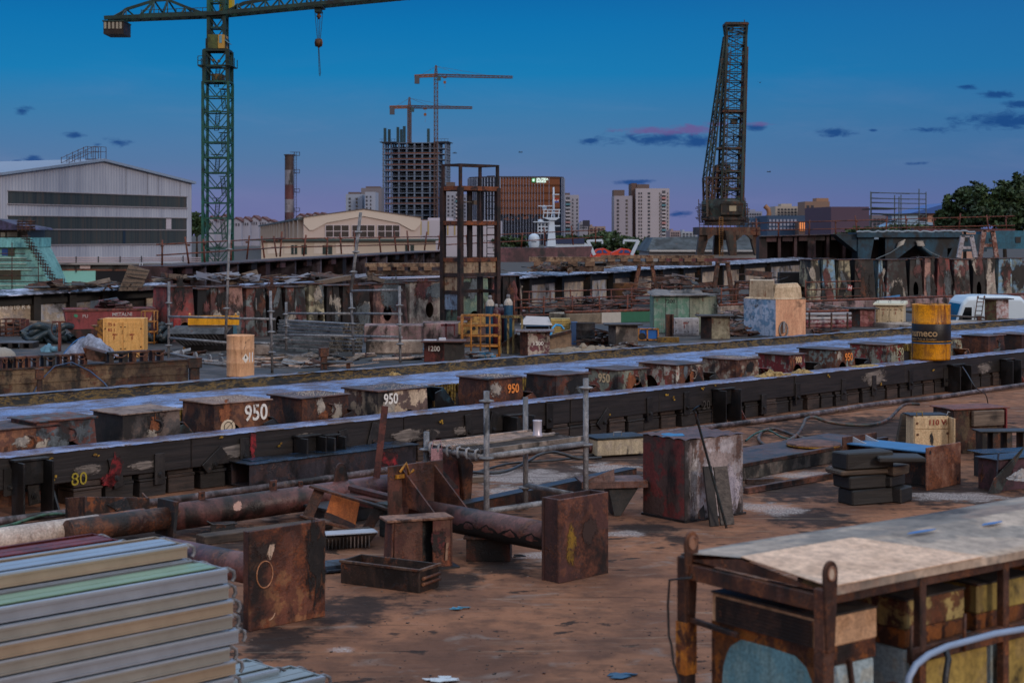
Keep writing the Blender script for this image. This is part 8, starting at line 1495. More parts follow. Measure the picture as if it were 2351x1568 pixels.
tower('apartment_tower','left white slab of the twin apartment tower',1410,1452,450,700,'#8f8c98',((.16,.26,'#33363e'),(.64,.74,'#4a4844')),cap=((.0,.6,436),));tower('apartment_tower','brown stair tower between the two halves of the twin apartment tower',1450,1462,421,702,'#5a4640',())
tower('apartment_tower','right half of the twin apartment tower with white fins and a balcony column',1460,1537,433,698,'#a09ca4',((.08,.11,'#33363e'),(.15,.18,'#33363e'),(.36,.42,'#2c3844'),(.70,.72,'#5a5448'),(.94,.96,'#4a4c54')),balc=((.78,.88,bal),),cap=((.05,.42,423),),floors=14)
# ---------------------------------------------------------------- concrete skeleton with its cranes
Y_=900.;k=Y_/FPX;p=dp(877,545,Y_);t=T('concrete_skeleton','unfinished concrete high-rise skeleton with open floors','high-rise',(p.x,p.y,ZG),R(-6));z_=lambda y:dp(0,y,Y_).z-ZG;W_=150*k;D_=16
cs=plain('#64748a',.85,var=.15,sc_=.1);H_=z_(328);nf=17;rb=plain('#7a4a34',.8)
for i in range(nf+1):z=3+(H_-3)*i/nf;m=MB();m.box(0,W_,0,D_,z-.42,z);sl_=part(t,'floor_slab',m,cs)
for i in range(9):
 for y_ in (.2,D_*.5,D_-1.0):x_=.3+(W_-1.4)*i/8;m=MB();m.box(x_,x_+.9,y_,y_+.9,0,H_);part(t,'column',m,cs)
m=MB();m.box(W_*.40,W_*.80,D_*.42,D_*.95,0,H_);m.box(W_*.1,W_*.38,D_*.8,D_*.9,0,H_*.97);part(t,'lift_core',m,plain('#20242c',.9))
for i in (1,3,6,7,10,12,13,14,15):z=3+(H_-3)*i/nf;m=MB();m.box(W_*(.05+.03*(i%3)),W_*(.75+.05*(i%4)),-.15,-.02,z+.05,z+.5);part(t,'safety_board',m,rb)
m=MB()
for i in range(nf):z=3+(H_-3)*i/nf;[m.box(0,W_,-.1,0,z+q,z+q+.1) for q in (.6,1.1)];[m.box(W_,W_+.1,0,D_,z+q,z+q+.1) for q in (.6,1.1)]
part(t,'edge_guard',m,plain('#5a6474',.8));m=MB();m.box(-1.2,W_*.22,-1.2,D_,H_+.1,H_+.5);m.box(W_*.80,W_+1.2,-1.2,D_,H_+.1,H_+.5);[m.box(x_*W_,x_*W_+.15,-1.1,-.95,H_+.5,H_+2) for x_ in (0,.05,.1,.15,.2,.82,.87,.92,.97,1.02)];m.box(-1.2,W_*.22,-1.1,-1,H_+1.8,H_+1.95);m.box(W_*.8,W_+1.2,-1.1,-1,H_+1.8,H_+1.95);part(t,'work_platform',m,plain('#3a4450',.8))
for x_,y_ in ((882,294),(892,297),(912,292),(920,297),(927,290),(983,296)):m=MB();xx=(x_-877)*k;m.box(xx-.7,xx+.7,2,3.4,H_,z_(y_));part(t,'column_formwork',m,plain('#23424c',.7))
def lattice(t,name,a,b_,w0,w1,n,r,mat,w0b=None):
 a=V3(a);b_=V3(b_);m=MB();d=(b_-a).normalized();up=V3((0,0,1)) if abs(d.z)<.9 else V3((0,1,0));s=d.cross(up).normalized();u=s.cross(d)
 C4=lambda f:[a.lerp(b_,f)+s*(w0+(w1-w0)*f)*.5*i+u*(w0+(w1-w0)*f)*.5*j for i,j in ((-1,-1),(1,-1),(1,1),(-1,1))]
 P,Q=C4(0),C4(1)
 for i in range(4):m.bar(P[i],Q[i],r*1.8)
 for q in range(n):
  A,B=C4(q/n),C4((q+1)/n)
  for i in range(4):
   j=(i+1)%4;m.bar(B[i],B[j],r)
   if q%2:m.bar(A[i],B[j],r)
   else :m.bar(A[j],B[i],r)
 return part(t,name,m,mat)
crm_=plain('#54403c',.7);crw=plain('#5a5450',.7);cro=plain('#7a4a28',.7)
def towercrane(lb,xm,yb,yj,ytop,xl,xr,yl,yr,Y,hx,hy):
 k=Y/FPX;p=dp(xm,yb,Y);t=T('tower_crane',lb,'tower crane',(p.x,p.y,0),0);g_=lambda x,y:V3(((x-xm)*k,0,dp(x,y,Y).z))
 lattice(t,'mast',g_(xm,yb),g_(xm,yj),1.9,1.9,34,.22,crm_);lattice(t,'cat_head',g_(xm,yj),g_(xm,ytop),1.6,.6,5,.2,crm_);lattice(t,'jib',g_(xm,yj),g_(xr,yr),1.5,1.1,36,.2,crm_);lattice(t,'counter_jib',g_(xm,yj),g_(xl,yl),1.2,1.2,8,.3,cro)
 m=MB();a=g_(xl,yl);m.box(a.x,a.x+2.6,-1,1,a.z-4,a.z);part(t,'counterweight',m,plain('#4a4c54',.8));m=MB();a=g_(xm,yj);m.box(a.x+.8,a.x+2.6,-1.2,.8,a.z-2.8,a.z-.4);part(t,'cab',m,plain('#2c4a50',.5))
 m=MB();T_=g_(xm,ytop+2);m.bar(T_,g_(xl+10,yl),.14);m.bar(T_,g_(xm+(xr-xm)*.38,yj+(yr-yj)*.38),.12);m.bar(T_,g_(xm+(xr-xm)*.78,yj+(yr-yj)*.78),.12);part(t,'tie_rod',m,crm_)
 m=MB();m.bar(g_(hx,yj+4),g_(hx,hy),.1);m.bar(g_(hx,hy),g_(hx+.5,hy+18),.08);a=g_(hx,hy);m.box(a.x-.7,a.x+.7,-.4,.4,a.z-.6,a.z+.8);a=g_(hx,yj+4);m.box(a.x-1,a.x+1,-.6,.6,a.z-.5,a.z+.5);part(t,'hook_block',m,cro)
towercrane('smaller construction tower crane left of the skeleton top',940,330,246,224,895,1084,247,248,885,976,264);towercrane('taller construction tower crane rising in front of the concrete skeleton',1001,500,174,151,952,1177,176,178,870,1021,190)
# ---------------------------------------------------------------- bronze glass building
Y_=700.;k=Y_/FPX;p=dp(1075,545,Y_);t=T('glass_building','rounded office block with bronze glass, white fins and a green lit bank sign','office building',(p.x,p.y,ZG),0);z_=lambda y:dp(0,y,Y_).z-ZG;W_=220*k;Ht=z_(408);Hs=z_(412)
def outline(o):
 pts=[(-.0-o,30)];r=9;pts+=[(0+14*(1-math.cos(q*math.pi/16))-o*math.cos(q*math.pi/16),14-14*math.sin(q*math.pi/16)-o*math.sin(q*math.pi/16)) for q in range(9)];pts+=[(W_-r+r*math.sin(q*math.pi/12)+o*math.sin(q*math.pi/12),r-r*math.cos(q*math.pi/12)-o*math.cos(q*math.pi/12)) for q in range(7)];pts+=[(W_+o,30)];return pts
def shell(z0,z1,mat,nm,f0=0.,f1=1.,o=0):
 pts=outline(o);m=MB();L=[0]
 for a,b_ in zip(pts,pts[1:]):L.append(L[-1]+math.dist(a,b_))
 tot=L[-1];m2=[(p_,l/tot) for p_,l in zip(pts,L)]
 for (a,la),(b_,lb_) in zip(m2,m2[1:]):
  if (a[0]+b_[0])/2<W_*f0 or (a[0]+b_[0])/2>W_*f1:continue
  m.face([(a[0],a[1],z0),(b_[0],b_[1],z0),(b_[0],b_[1],z1),(a[0],a[1],z1)])
 return part(t,nm,m,mat)
def glassm(c,rough,metal):
 m=bpy.data.materials.new('curtain_glass');m.use_nodes=True;g=NT(m.node_tree);b=m.node_tree.nodes['Principled BSDF'];co=g.new('ShaderNodeTexCoord').outputs['Object'];sp=g.new('ShaderNodeSeparateXYZ');g.l.new(co,sp.inputs[0])
 s=g.math('FRACT',g.math('MULTIPLY',sp.outputs[2],1/3.3));n=g.noise(g.vm('MULTIPLY',co,(.3,.3,1.2)),.3,4,.6)
 g.l.new(g.mix(g.math('GREATER_THAN',s,.72),g.mix(n,lin(c),tuple(x*.7 for x in lin(c)[:3])+(1,)),tuple(x*.45 for x in lin(c)[:3])+(1,)),b.inputs['Base Color']);b.inputs['Roughness'].default_value=rough;b.inputs['Metallic'].default_value=metal;return m
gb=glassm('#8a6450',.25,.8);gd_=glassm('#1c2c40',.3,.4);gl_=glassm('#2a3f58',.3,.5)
shell(0,Ht,gl_,'side_glazing');m=MB();m.box(W_*.34,W_*.955,-.06,.04,z_(492),Ht+.2);part(t,'bronze_glazing',m,gb);m=MB();m.box(W_*.34,W_*.955,-.06,.04,0,z_(492));part(t,'hill_reflection_glazing',m,gd_)  # dark reflection of hills put into the lower glazing colour
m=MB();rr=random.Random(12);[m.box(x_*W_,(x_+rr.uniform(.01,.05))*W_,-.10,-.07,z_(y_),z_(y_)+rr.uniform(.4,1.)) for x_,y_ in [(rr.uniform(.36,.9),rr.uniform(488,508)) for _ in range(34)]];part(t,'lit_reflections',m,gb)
m=MB();pts=outline(.5);acc=0
for a,b_ in zip(pts,pts[1:]):
 n_=max(1,int(math.dist(a,b_)/1.25))
 for q in range(n_):x_,y_=a[0]+(b_[0]-a[0])*q/n_,a[1]+(b_[1]-a[1])*q/n_;wd_=.16 if .34*W_<x_<.955*W_ else .42;m.box(x_-wd_/2,x_+wd_/2,y_-.1,y_+.35,0,Ht)
part(t,'fins',m,plain('#7c88a0',.6));m=MB();m.prism([(x_,y_,Ht) for x_,y_ in outline(.2)],(0,0,.5));m.box(W_*.3,W_*.65,6,16,Ht,z_(404));part(t,'roof',m,plain('#33313a',.7))
sg=plain('#1f8a4c',.4,emit=.55,var=0);sw_=plain('#d8f4e8',.4,emit=.75,var=0)
m=MB();xs_=146*k;m.box(xs_,xs_+8*k,-1.2,-.9,z_(419),z_(410));so_=part(t,'green_sign',m,sg);m=MB();m.path([(xs_+4*k+2.3*k*math.cos(a),-1.25,z_(414.5)+2.3*k*math.sin(a)) for a in [.6+i*.3 for i in range(17)]],.12,4);m.path([(xs_+4.5*k+1.1*k*math.cos(a),-1.25,z_(414.5)+1.1*k*math.sin(a)) for a in [i*.5 for i in range(13)]],.12,4);part(so_,'emblem',m,sw_)
text(t,'SPLITSKA',1.25,sw_,(xs_+10.5*k,-1.1,z_(412.3)),align='LEFT',bold=.05);text(t,'BANKA',1.25,sw_,(xs_+10.5*k,-1.1,z_(417.6)),align='LEFT',bold=.05)
# ---------------------------------------------------------------- green tower crane
Y_=130.;k=Y_/FPX;xm=500;p=dp(xm,600,Y_);t=T('tower_crane','big green lattice tower crane at the left with a striped counterweight box','tower crane',(p.x,p.y,0),0);g_=lambda x,y,dy=0:V3(((x-xm)*k,dy,dp(x,y,Y_).z))
grn=rust('#124c42','#18594c',.08,.4,.1,1.2,rough=.5,r1='#1c3a30',r2='#3a5a48');grd=rust('#123a36','#10332f',.1,.4,.2,1.2,rough=.5)
def xmast(y0,y1,x0,x1,n,r,mat,nm,x0t=None,x1t=None):
 m=MB();w_=(x1-x0)*k;x0t=x0 if x0t is None else x0t;x1t=x1 if x1t is None else x1t
 C4=lambda f:[g_(x0+(x0t-x0)*f,y0+(y1-y0)*f,-w_*.5),g_(x1+(x1t-x1)*f,y0+(y1-y0)*f,-w_*.5),g_(x1+(x1t-x1)*f,y0+(y1-y0)*f,w_*.5),g_(x0+(x0t-x0)*f,y0+(y1-y0)*f,w_*.5)]
 P,Q=C4(0),C4(1)
 for i in range(4):m.bar(P[i],Q[i],r*3.0,r*3.0)
 for q in range(n):
  A,B=C4(q/n),C4((q+1)/n)
  for i in range(4):
   j=(i+1)%4;m.bar(A[i],A[j],r*1.6,r*1.6);M_=(A[i]+A[j])/2;m.bar(M_,B[i],r);m.bar(M_,B[j],r)
 for i in range(4):m.bar(Q[i],Q[(i+1)%4],r*1.8,r*1.8)
 return part(t,nm,m,mat)
xmast(640,190,471,529,13,.068,grn,'mast');xmast(190,118,474,527,2,.10,grd,'slewing_section');xmast(118,92,480,519,1,.09,grd,'cab_base');xmast(92,40,482,518,2,.085,grd,'upper_mast');xmast(40,-60,482,518,3,.085,grn,'tower_head')
m=MB()
for i in range(9):y_=600-i*50;xx=492+(i%2)*18;m.bar(g_(xx,y_,.1),g_(xx+4-8*(i%2),y_-42,.1),.06);m.bar(g_(xx+9,y_,.1),g_(xx+13-8*(i%2),y_-42,.1),.06);[m.bar(g_(xx+(4-8*(i%2))*q/12,y_-42*q/12,.1),g_(xx+9+(4-8*(i%2))*q/12,y_-42*q/12,.1),.04) for q in range(12)];m.box((xx-6-xm)*k,(xx+16-xm)*k,-.5,.7,g_(0,y_-44).z,g_(0,y_-45).z)
part(t,'ladder',m,grd)
m=MB();a=g_(482,115,-1);b_=g_(510,83,.8);m.box(a.x,b_.x,-1,1,a.z,b_.z);part(t,'machine_box',m,rust('#4a5428','#3f4a24',.2,.4,.3,1));m=MB();m.box(g_(506,0).x,g_(521,0).x,-1.1,.6,g_(0,115).z,g_(0,84).z);cb=part(t,'cab',m,plain('#a8843a',.5));m=MB();m.box(g_(509,0).x,g_(515,0).x,-1.14,-1.1,g_(0,103).z,g_(0,86).z);m.prism([g_(519,92,-1.0),g_(530,102,-1.0),g_(529,103,-1.0),g_(518,94,-1.0)],(0,1.4,0));part(cb,'window',m,plain('#5a8a9c',.2))
m=MB()
for s,x0,x1 in ((-1,462,476),(1,524,538)):
 m.box(g_(x0,0).x,g_(x1,0).x,-1.4,1.4,g_(0,155).z,g_(0,153).z);[m.bar(g_(x0 if s<0 else x1,154,y_),g_(x0 if s<0 else x1,134,y_),.06) for y_ in (-1.4,0,1.4)];[m.bar(g_(x0,y2,-1.4),g_(x1,y2-1,-1.4),.05) for y2 in (134,144)];m.bar(g_(x0 if s<0 else x1,155,-1.4),g_(x1 if s<0 else x0,163,-1),.08)
part(t,'walkway',m,grd)
m=MB();[m.tube(g_(x_,y_,-1.1),g_(x_,y_,-.9),.12,10) for x_,y_ in ((496,142),(508,144))];m.box(g_(489,0).x,g_(513,0).x,-.7,.7,g_(0,188).z,g_(0,172).z);part(t,'slewing_gear',m,rust('#6a5424','#3a3428',.3,.4,.3,2))
m=MB();m.box(g_(497,0).x,g_(527,0).x,1.2,2.4,g_(0,24).z,g_(0,-60).z);part(t,'yellow_panel',m,plain('#b8a014',.6))
def chord(x0,y0,x1,y1,r,d_=0):m.bar(g_(x0,y0,d_),g_(x1,y1,d_),r)
m=MB()
for d_ in (-.9,.9):
 chord(246,45,500,35,.30,d_);chord(500,35,960,-10,.30,d_)
for i in range(12):f=i/11;x_=250+250*f;m.bar(g_(x_,45-10*f,-.9),g_(x_,45-10*f,.9),.12)
for i in range(22):f=i/21;x_=505+455*f;m.bar(g_(x_,35-41*f,-.9),g_(x_,35-41*f,.9),.12)
part(t,'jib_deck',m,grd)
m=MB();top=[(262,44),(290,22),(354,2),(385,0),(426,17),(462,30)]
for a,b_ in zip(top,top[1:]):m.bar(g_(*a),g_(*b_),.22)
for x_,y_ in top[1:5]:
 for dx_ in (-22,-5,5,22):
  if abs(dx_)==5 or 0:m.bar(g_(x_,y_,0),g_(x_+dx_,44-.04*(x_+dx_-250),-.9),.10)
  else :m.bar(g_(x_,y_,0),g_(x_+dx_,44-.04*(x_+dx_-250),.9),.10)
m.bar(g_(290,22,0),g_(262,44,-.9),.1);m.bar(g_(354,2),g_(325,42,-.9),.16)
for y2 in (26,34):m.bar(g_(330,y2+2,-.9),g_(480,y2-4,-.9),.05)
for i in range(8):x_=330+i*20;m.bar(g_(x_,42-.04*(x_-330),-.9),g_(x_,26-.02*(x_-330),-.9),.05)
part(t,'counter_jib_truss',m,grd)
m=MB();tp=[(520,28),(560,8),(640,-6),(760,-24),(960,-50)]
for a,b_ in zip(tp,tp[1:]):m.bar(g_(*a),g_(*b_),.26)
yb_=lambda x:35-45*(x-500)/460
for i in range(13):x_=545+i*32;yt_=8-(x_-560)*.135;[m.bar(g_(x_,yt_),g_(x_+dx_,yb_(x_+dx_),d_),.11) for dx_,d_ in ((-16,-.9),(16,-.9),(-5,.9),(5,-.9))]
part(t,'jib_truss',m,grd)
m=MB();a=g_(246,83,-1.4);b_=g_(292,54,1.4);m.box(a.x,b_.x,-1.2,1.2,a.z,b_.z);cw=part(t,'counterweight',m,rust('#2c1f1c','#241a18',.3,.4,.3,1));m=MB();[m.box(g_(x_,0).x,g_(x_+5,0).x,-1.26,-1.2,g_(0,71).z,g_(0,56).z) for x_ in (248,257,266,275,283)];part(cw,'pale_stripe',m,plain('#8f8a7c',.7));m=MB();m.box(g_(244,0).x,g_(293,0).x,-1.3,1.3,g_(0,55).z,g_(0,52).z);[m.bar(g_(x_,54,0),g_(x_,42,0),.15) for x_ in (250,268,286)];part(t,'hanger',m,grd)
m=MB();a=g_(720,28);m.box(g_(719,0).x,g_(744,0).x,-1,1,g_(0,20).z,g_(0,14).z);m.box(g_(724,0).x,g_(738,0).x,-.6,.6,g_(0,30).z,g_(0,20).z);part(t,'trolley',m,grd)
m=MB();[m.bar(g_(x0,28),g_(x1,96),.04) for x0,x1 in ((723,729),(729,731),(735,733),(741,735))];m.bar(g_(731,108),g_(733,172),.05);m.bar(g_(732,108),g_(736,168),.04);m.bar(g_(736,168),g_(734,176),.05);part(t,'rope',m,dark_t)
m=MB();m.lathe([(0,-.35),(.28,-.3),(.34,0),(.28,.3),(0,.35)],10,g_(731.5,99));m.lathe([(0,-.15),(.15,0),(0,.3)],8,g_(732,108));m.lathe([(0,-.3),(.22,0),(0,.3)],8,g_(732,38));part(t,'hook_block',m,rust('#7a4a14','#3a2a14',.3,.4,.3,3))
# ---------------------------------------------------------------- old portal crane
Y_=150.;k=Y_/FPX;xm=1662;p=dp(xm,590,Y_);t=T('portal_crane','old rusty portal crane with a tall leaning lattice jib, right of the centre','portal crane',(p.x,p.y,0),0);g_=lambda x,y,dy=0:V3(((x-xm)*k,dy,dp(x,y,Y_).z))
ptm=rust('#4a3a30','#3a3a34',.45,.5,.3,1.2,streak=.4,r1='#3a2418',r2='#6a4028');ltm=rust('#1c3634','#24302e',.3,.4,.2,1.2,r1='#2a221e',r2='#5a3c2a');ltr=rust('#3f3a34','#4a3428',.45,.4,.2,1.2)
for (xa,xb,y0,dy_) in ((1600,1612,585,-2),(1733,1722,585,-2),(1672,1665,585,-3.2),(1652,1660,585,2.5)):
 m=MB();m.quadbox([g_(xa-8,586,dy_-.5),g_(xa+8,586,dy_-.5),g_(xa+8,586,dy_+.5),g_(xa-8,586,dy_+.5),g_(xb-12,530,dy_-.5),g_(xb+12,530,dy_-.5),g_(xb+12,530,dy_+.5),g_(xb-12,530,dy_+.5)]);part(t,'portal_leg',m,ptm)
m=MB();m.box(g_(1598,0).x,g_(1735,0).x,-2.8,2.6,g_(0,540).z,g_(0,522).z);part(t,'portal_beam',m,rust('#5a4436','#4a342a',.5,.5,.2,.9,streak=.5))
m=MB();[m.prism([g_(xa,540,-2.9),g_(xa+s*14,540,-2.9),g_(xa,552,-2.9)][::s],(0,.8,0)) for xa,s in ((1616,1),(1656,-1),(1682,1),(1718,-1))];part(t,'knee',m,ptm)
m=MB();[m.bar(g_(x_,522,y_),g_(x_,512,y_),.06) for x_ in range(1598,1738,10) for y_ in (-2.7,)];m.bar(g_(1598,512,-2.7),g_(1737,512,-2.7),.06);m.bar(g_(1598,517,-2.7),g_(1737,517,-2.7),.06);part(t,'railing',m,ptm)
m=MB();m.lathe([(1.9,0),(1.9,.55)],24,g_(1664,518));m.lathe([(2.1,0),(2.15,.35),(0,.35)],24,g_(1662,506));part(t,'turntable',m,rust('#2a2824','#4a3a2c',.4,.4,.3,2))
hs=rust('#2f4642','#3a3c34',.35,.5,.3,1.4,streak=.4)
m=MB();m.lathe([(2.05,0),(2.1,.8),(2.1,1.5),(1.7,1.75),(0,1.8)],20,g_(1662,500));m.box(g_(1634,0).x,g_(1700,0).x,-1.4,1.6,g_(0,500).z,g_(0,466).z);part(t,'machine_house',m,hs)
m=MB();m.box(g_(1648,0).x,g_(1698,0).x,-2.4,-1.2,g_(0,494).z,g_(0,470).z);m.prism([g_(1646,470,-2.5),g_(1700,470,-2.5),g_(1690,464,-2.5),g_(1657,464,-2.5)],(0,1.3,0));cb=part(t,'cab',m,rust('#2a2a26','#3a3228',.4,.4,.3,2));m=MB();m.box(g_(1666,0).x,g_(1682,0).x,-2.46,-2.4,g_(0,486).z,g_(0,474).z);part(cb,'window',m,plain('#9a9078',.4));m=MB();[m.box(g_(x_,0).x,g_(x_+8,0).x,-2.44,-2.4,g_(0,488).z,g_(0,473).z) for x_ in (1652,1687)];part(cb,'dark_window',m,dark_t)
rr=random.Random(21);m=MB()
for s,xx in ((-1,1612),(-1,1622),(-1,1602),(1,1706),(1,1712),(1,1700)):x_=xx+rr.uniform(-2,2);m.tube(g_(x_,512,rr.uniform(-2,0)),g_(x_+rr.uniform(-1,1),462+rr.uniform(-12,12),-1),.045,5)
for i in range(14):y_=470+i*3;m.tube(g_(1596+rr.uniform(-4,8),y_,rr.uniform(-2,0)),g_(1634,y_+rr.uniform(-2,2),-1),.04,4);m.tube(g_(1694,y_,-1),g_(1712+rr.uniform(-4,6),y_+rr.uniform(-2,2),-1),.04,4)
part(t,'scaffold_tubes',m,ltr)
def leg4(nm,P,Q,wP,wQ,n,r,mat):
 m=MB()
 def C4(f):
  xl=P[0]+(Q[0]-P[0])*f;xr=P[1]+(Q[1]-P[1])*f;y=P[2]+(Q[2]-P[2])*f;d_=wP+(wQ-wP)*f;return [g_(xl,y,-d_),g_(xr,y,-d_),g_(xr,y,d_),g_(xl,y,d_)]
 A,B=C4(0),C4(1)
 for i in range(4):m.bar(A[i],B[i],r*2.4,r*2.4)
 for q in range(n):
  a,b_=C4(q/n),C4((q+1)/n)
  for i in range(4):j=(i+1)%4;m.bar(b_[i],b_[j],r);(m.bar(a[i],b_[j],r) if (q+i)%2 else m.bar(a[j],b_[i],r));(m.bar(a[j],b_[i],r*.7) if i==0 else None)
 return part(t,nm,m,mat)
leg4('jib',(1650,1696,500),(1667,1711,84),1.6,.7,20,.085,ltm);leg4('jib_head',(1667,1711,84),(1664,1713,55),.7,.9,3,.08,ltm)
leg4('inner_frame',(1632,1660,500),(1645,1672,380),1.3,.9,6,.08,ltr);leg4('counter_frame',(1618,1632,408),(1663,1668,84),1.3,.6,14,.06,ltm);leg4('rear_leg',(1620,1630,498),(1618,1632,408),1.3,1.3,4,.08,ltr);leg4('right_chord',(1697,1702,500),(1708,1714,110),1.0,.6,14,.07,ltr)
m=MB();[m.box(g_(x0,0).x,g_(x1,0).x,-1.3,1.3,g_(0,y_+4).z,g_(0,y_).z) for x0,x1,y_ in ((1630,1700,408),(1636,1700,432),(1640,1696,392),(1644,1700,340),(1655,1706,256),(1650,1700,456))];part(t,'platform',m,ltr)
m=MB();m.box(g_(1662,0).x,g_(1716,0).x,-1,1,g_(0,60).z,g_(0,56).z);[m.tube(g_(x_,55,-.3),g_(x_,55,.3),.14,10) for x_ in (1668,1677,1686,1695)];m.bar(g_(1709,58),g_(1709,46),.08);part(t,'sheaves',m,ltr)
m=MB();[m.bar(g_(x_,62),g_(x_+dx_,470),.035) for x_,dx_ in ((1676,-26),(1682,-22),(1690,-10),(1694,-6))];m.box(g_(1678,0).x,g_(1692,0).x,-.5,.5,g_(0,286).z,g_(0,275).z);m.bar(g_(1684,310),g_(1685,330),.12);part(t,'rope',m,ltr)
m=MB();[m.bar(g_(1652+i*.24,500-i*6.4,-1.7),g_(1658+i*.24,500-i*6.4,-1.7),.04) for i in range(60)];m.bar(g_(1652,500,-1.7),g_(1667,116,-1.2),.05);m.bar(g_(1658,500,-1.7),g_(1673,116,-1.2),.05);part(t,'ladder',m,ltr)
m=MB();[m.bar(g_(1642,y_,-3),g_(1650,y_,-3),.05) for y_ in range(500,588,5)];m.bar(g_(1642,500,-3),g_(1642,588,-3),.06);m.bar(g_(1650,500,-3),g_(1650,588,-3),.06);part(t,'yellow_ladder',m,plain('#7a5424',.7))
p=dp(1560,606,132);kk=132/FPX;t=T('rail_girder','rust-red girder under the portal crane','girder',p,0);m=MB();m.box(-30*kk,185*kk,0,1,2*kk,13*kk);part(t,'web_plate',m,rust('#6a3434','#5a2c2e',.3,.5,.2,1));m=MB();[m.box(x_*kk,(x_+6)*kk,.2,.8,-36*kk,2*kk) for x_ in (0,60,100,130,170)];part(t,'support',m,brownred)
# ---------------------------------------------------------------- white ship mast and radome, lifeboats
Y_=260.;k=Y_/FPX;p=dp(1262,600,Y_);wt=plain('#b4c4d4',.4,var=.05);t=T('ship_mast','white ship mast with radar bars and a small flag in front of the bronze building','ship mast',(p.x,p.y,0),0);g_=lambda x,y,dy=0:V3(((x-1262)*k,dy,dp(x,y,Y_).z))
m=MB();m.quadbox([g_(1256,566,-1.2),g_(1276,566,-1.2),g_(1276,566,1.2),g_(1256,566,1.2),g_(1262,500,-.6),g_(1272,500,-.6),g_(1272,500,.6),g_(1262,500,.6)]);m.prism([g_(1246,500,-1),g_(1286,500,-1),g_(1276,506,-1),g_(1262,506,-1)][::-1],(0,2,0));part(t,'mast_tower',m,wt)
m=MB();m.tube(g_(1271,500),g_(1271,430),.22,8,.12);part(t,'pole',m,wt);m=MB();[m.bar(g_(a,y_,-.5),g_(b_,y_,-.5),.18) for a,b_,y_ in ((1247,1286,489),(1246,1286,482),(1247,1283,501),(1268,1284,447),(1270,1286,519),(1234,1266,512),(1234,1264,521),(1234,1264,529),(1234,1264,536))];[m.bar(g_(x_,536,-.5),g_(x_,510,-.5),.16) for x_ in (1235,1243,1251,1259)];[m.bar(g_(x_,500,-.5),g_(x_+2,482,-.5),.14) for x_ in (1247,1256,1266,1282)];part(t,'platform',m,wt)
m=MB();m.box(g_(1235,0).x,g_(1268,0).x,-1,-.6,g_(0,474.5).z,g_(0,472.5).z);m.box(g_(1224,0).x,g_(1262,0).x,-1,-.6,g_(0,511).z,g_(0,509).z);m.lathe([(0,0),(.35,.1),(.35,.8),(0,.9)],10,g_(1250,484));m.lathe([(0,0),(.5,.1),(.5,.8),(0,.9)],10,g_(1242,516));part(t,'radar',m,wt)
for i,c in enumerate(('#a03030','#b8b8c0','#2f4fa0')):m=MB();m.box(g_(1272,0).x,g_(1283,0).x,-.1,-.05,g_(0,459+i*3.2).z,g_(0,455.8+i*3.2).z);part(t,'flag_stripe',m,plain(c,.7))
m=MB();[m.box(g_(1276+a*1.2,0).x,g_(1277.2+a*1.2,0).x,-.14,-.1,g_(0,458+b_*1.3).z,g_(0,456.7+b_*1.3).z) for a in range(3) for b_ in range(4) if (a+b_)%2==0];part(t,'flag_crest',m,plain('#a03030',.7))
t2=T('ship_deckhouse','white and dark blue deckhouse below the white ship mast','ship',(p.x,p.y+.5,0),0);m=MB();m.prism([g_(1252,570),g_(1360,570),g_(1352,562),g_(1340,556),g_(1252,556)],(0,5,0));part(t2,'house',m,wt);m=MB();m.box(g_(1262,0).x,g_(1342,0).x,-.2,5,g_(0,560).z,g_(0,548).z);part(t2,'blue_top',m,plain('#1a2c50',.5))
p=dp(1226,568,255);kk=255/FPX;t=T('radome','white domed radome with a small line of dark lettering','radome',p,0);m=MB();r_=12.6*kk;m.lathe([(r_*.85,0),(r_,6*kk),(r_*1.0,20*kk)]+[(r_*math.cos(a),20*kk+r_*.95*math.sin(a)) for a in [i*.157 for i in range(1,11)]],24);part(t,'dome',m,plain('#b0c0d0',.4,var=.03));m=MB();[m.box((-6+i*1.5)*kk,(-5+i*1.5)*kk,-r_-.05,-r_+.02,12*kk,(13.2+(i%3)*.4)*kk) for i in range(8)];part(t,'lettering',m,plain('#24344a',.6))
def lifeboat(xa,lb,flip=1,Y_=175.):
 k=Y_/FPX;p=dp(xa,590,Y_);t=T('lifeboat',lb,'lifeboat',p,0);q=lambda x,z:(x*k*flip,0,z*k)
 m=MB();m.prism([q(*v) for v in ((-26,0),(30,0),(26,8),(14,18),(-2,20),(-14,14),(-26,9))][::flip],(0,2.4,0));part(t,'hull',m,plain('#c03c24',.45));m=MB();m.prism([(v[0],-.08,v[2]) for v in (q(-10,9),q(-1,9),q(1,16),q(-4,16))][::flip],(0,.08,0));m.prism([(v[0],-.08,v[2]) for v in (q(3,9),q(18,9),q(12,15),q(4,16))][::flip],(0,.08,0));part(t,'window',m,plain('#2a4a80',.3))
 m=MB();m.bar(q(20,4),q(36,38),.35);m.bar(q(36,37),q(2,38),.25);m.bar(q(2,38),q(2,30),.18);part(t,'davit',m,wt)
lifeboat(1430,'larger orange lifeboat under a white davit above the timber row');lifeboat(1385,'smaller orange lifeboat left of the larger one under the other davit',-1,182.)
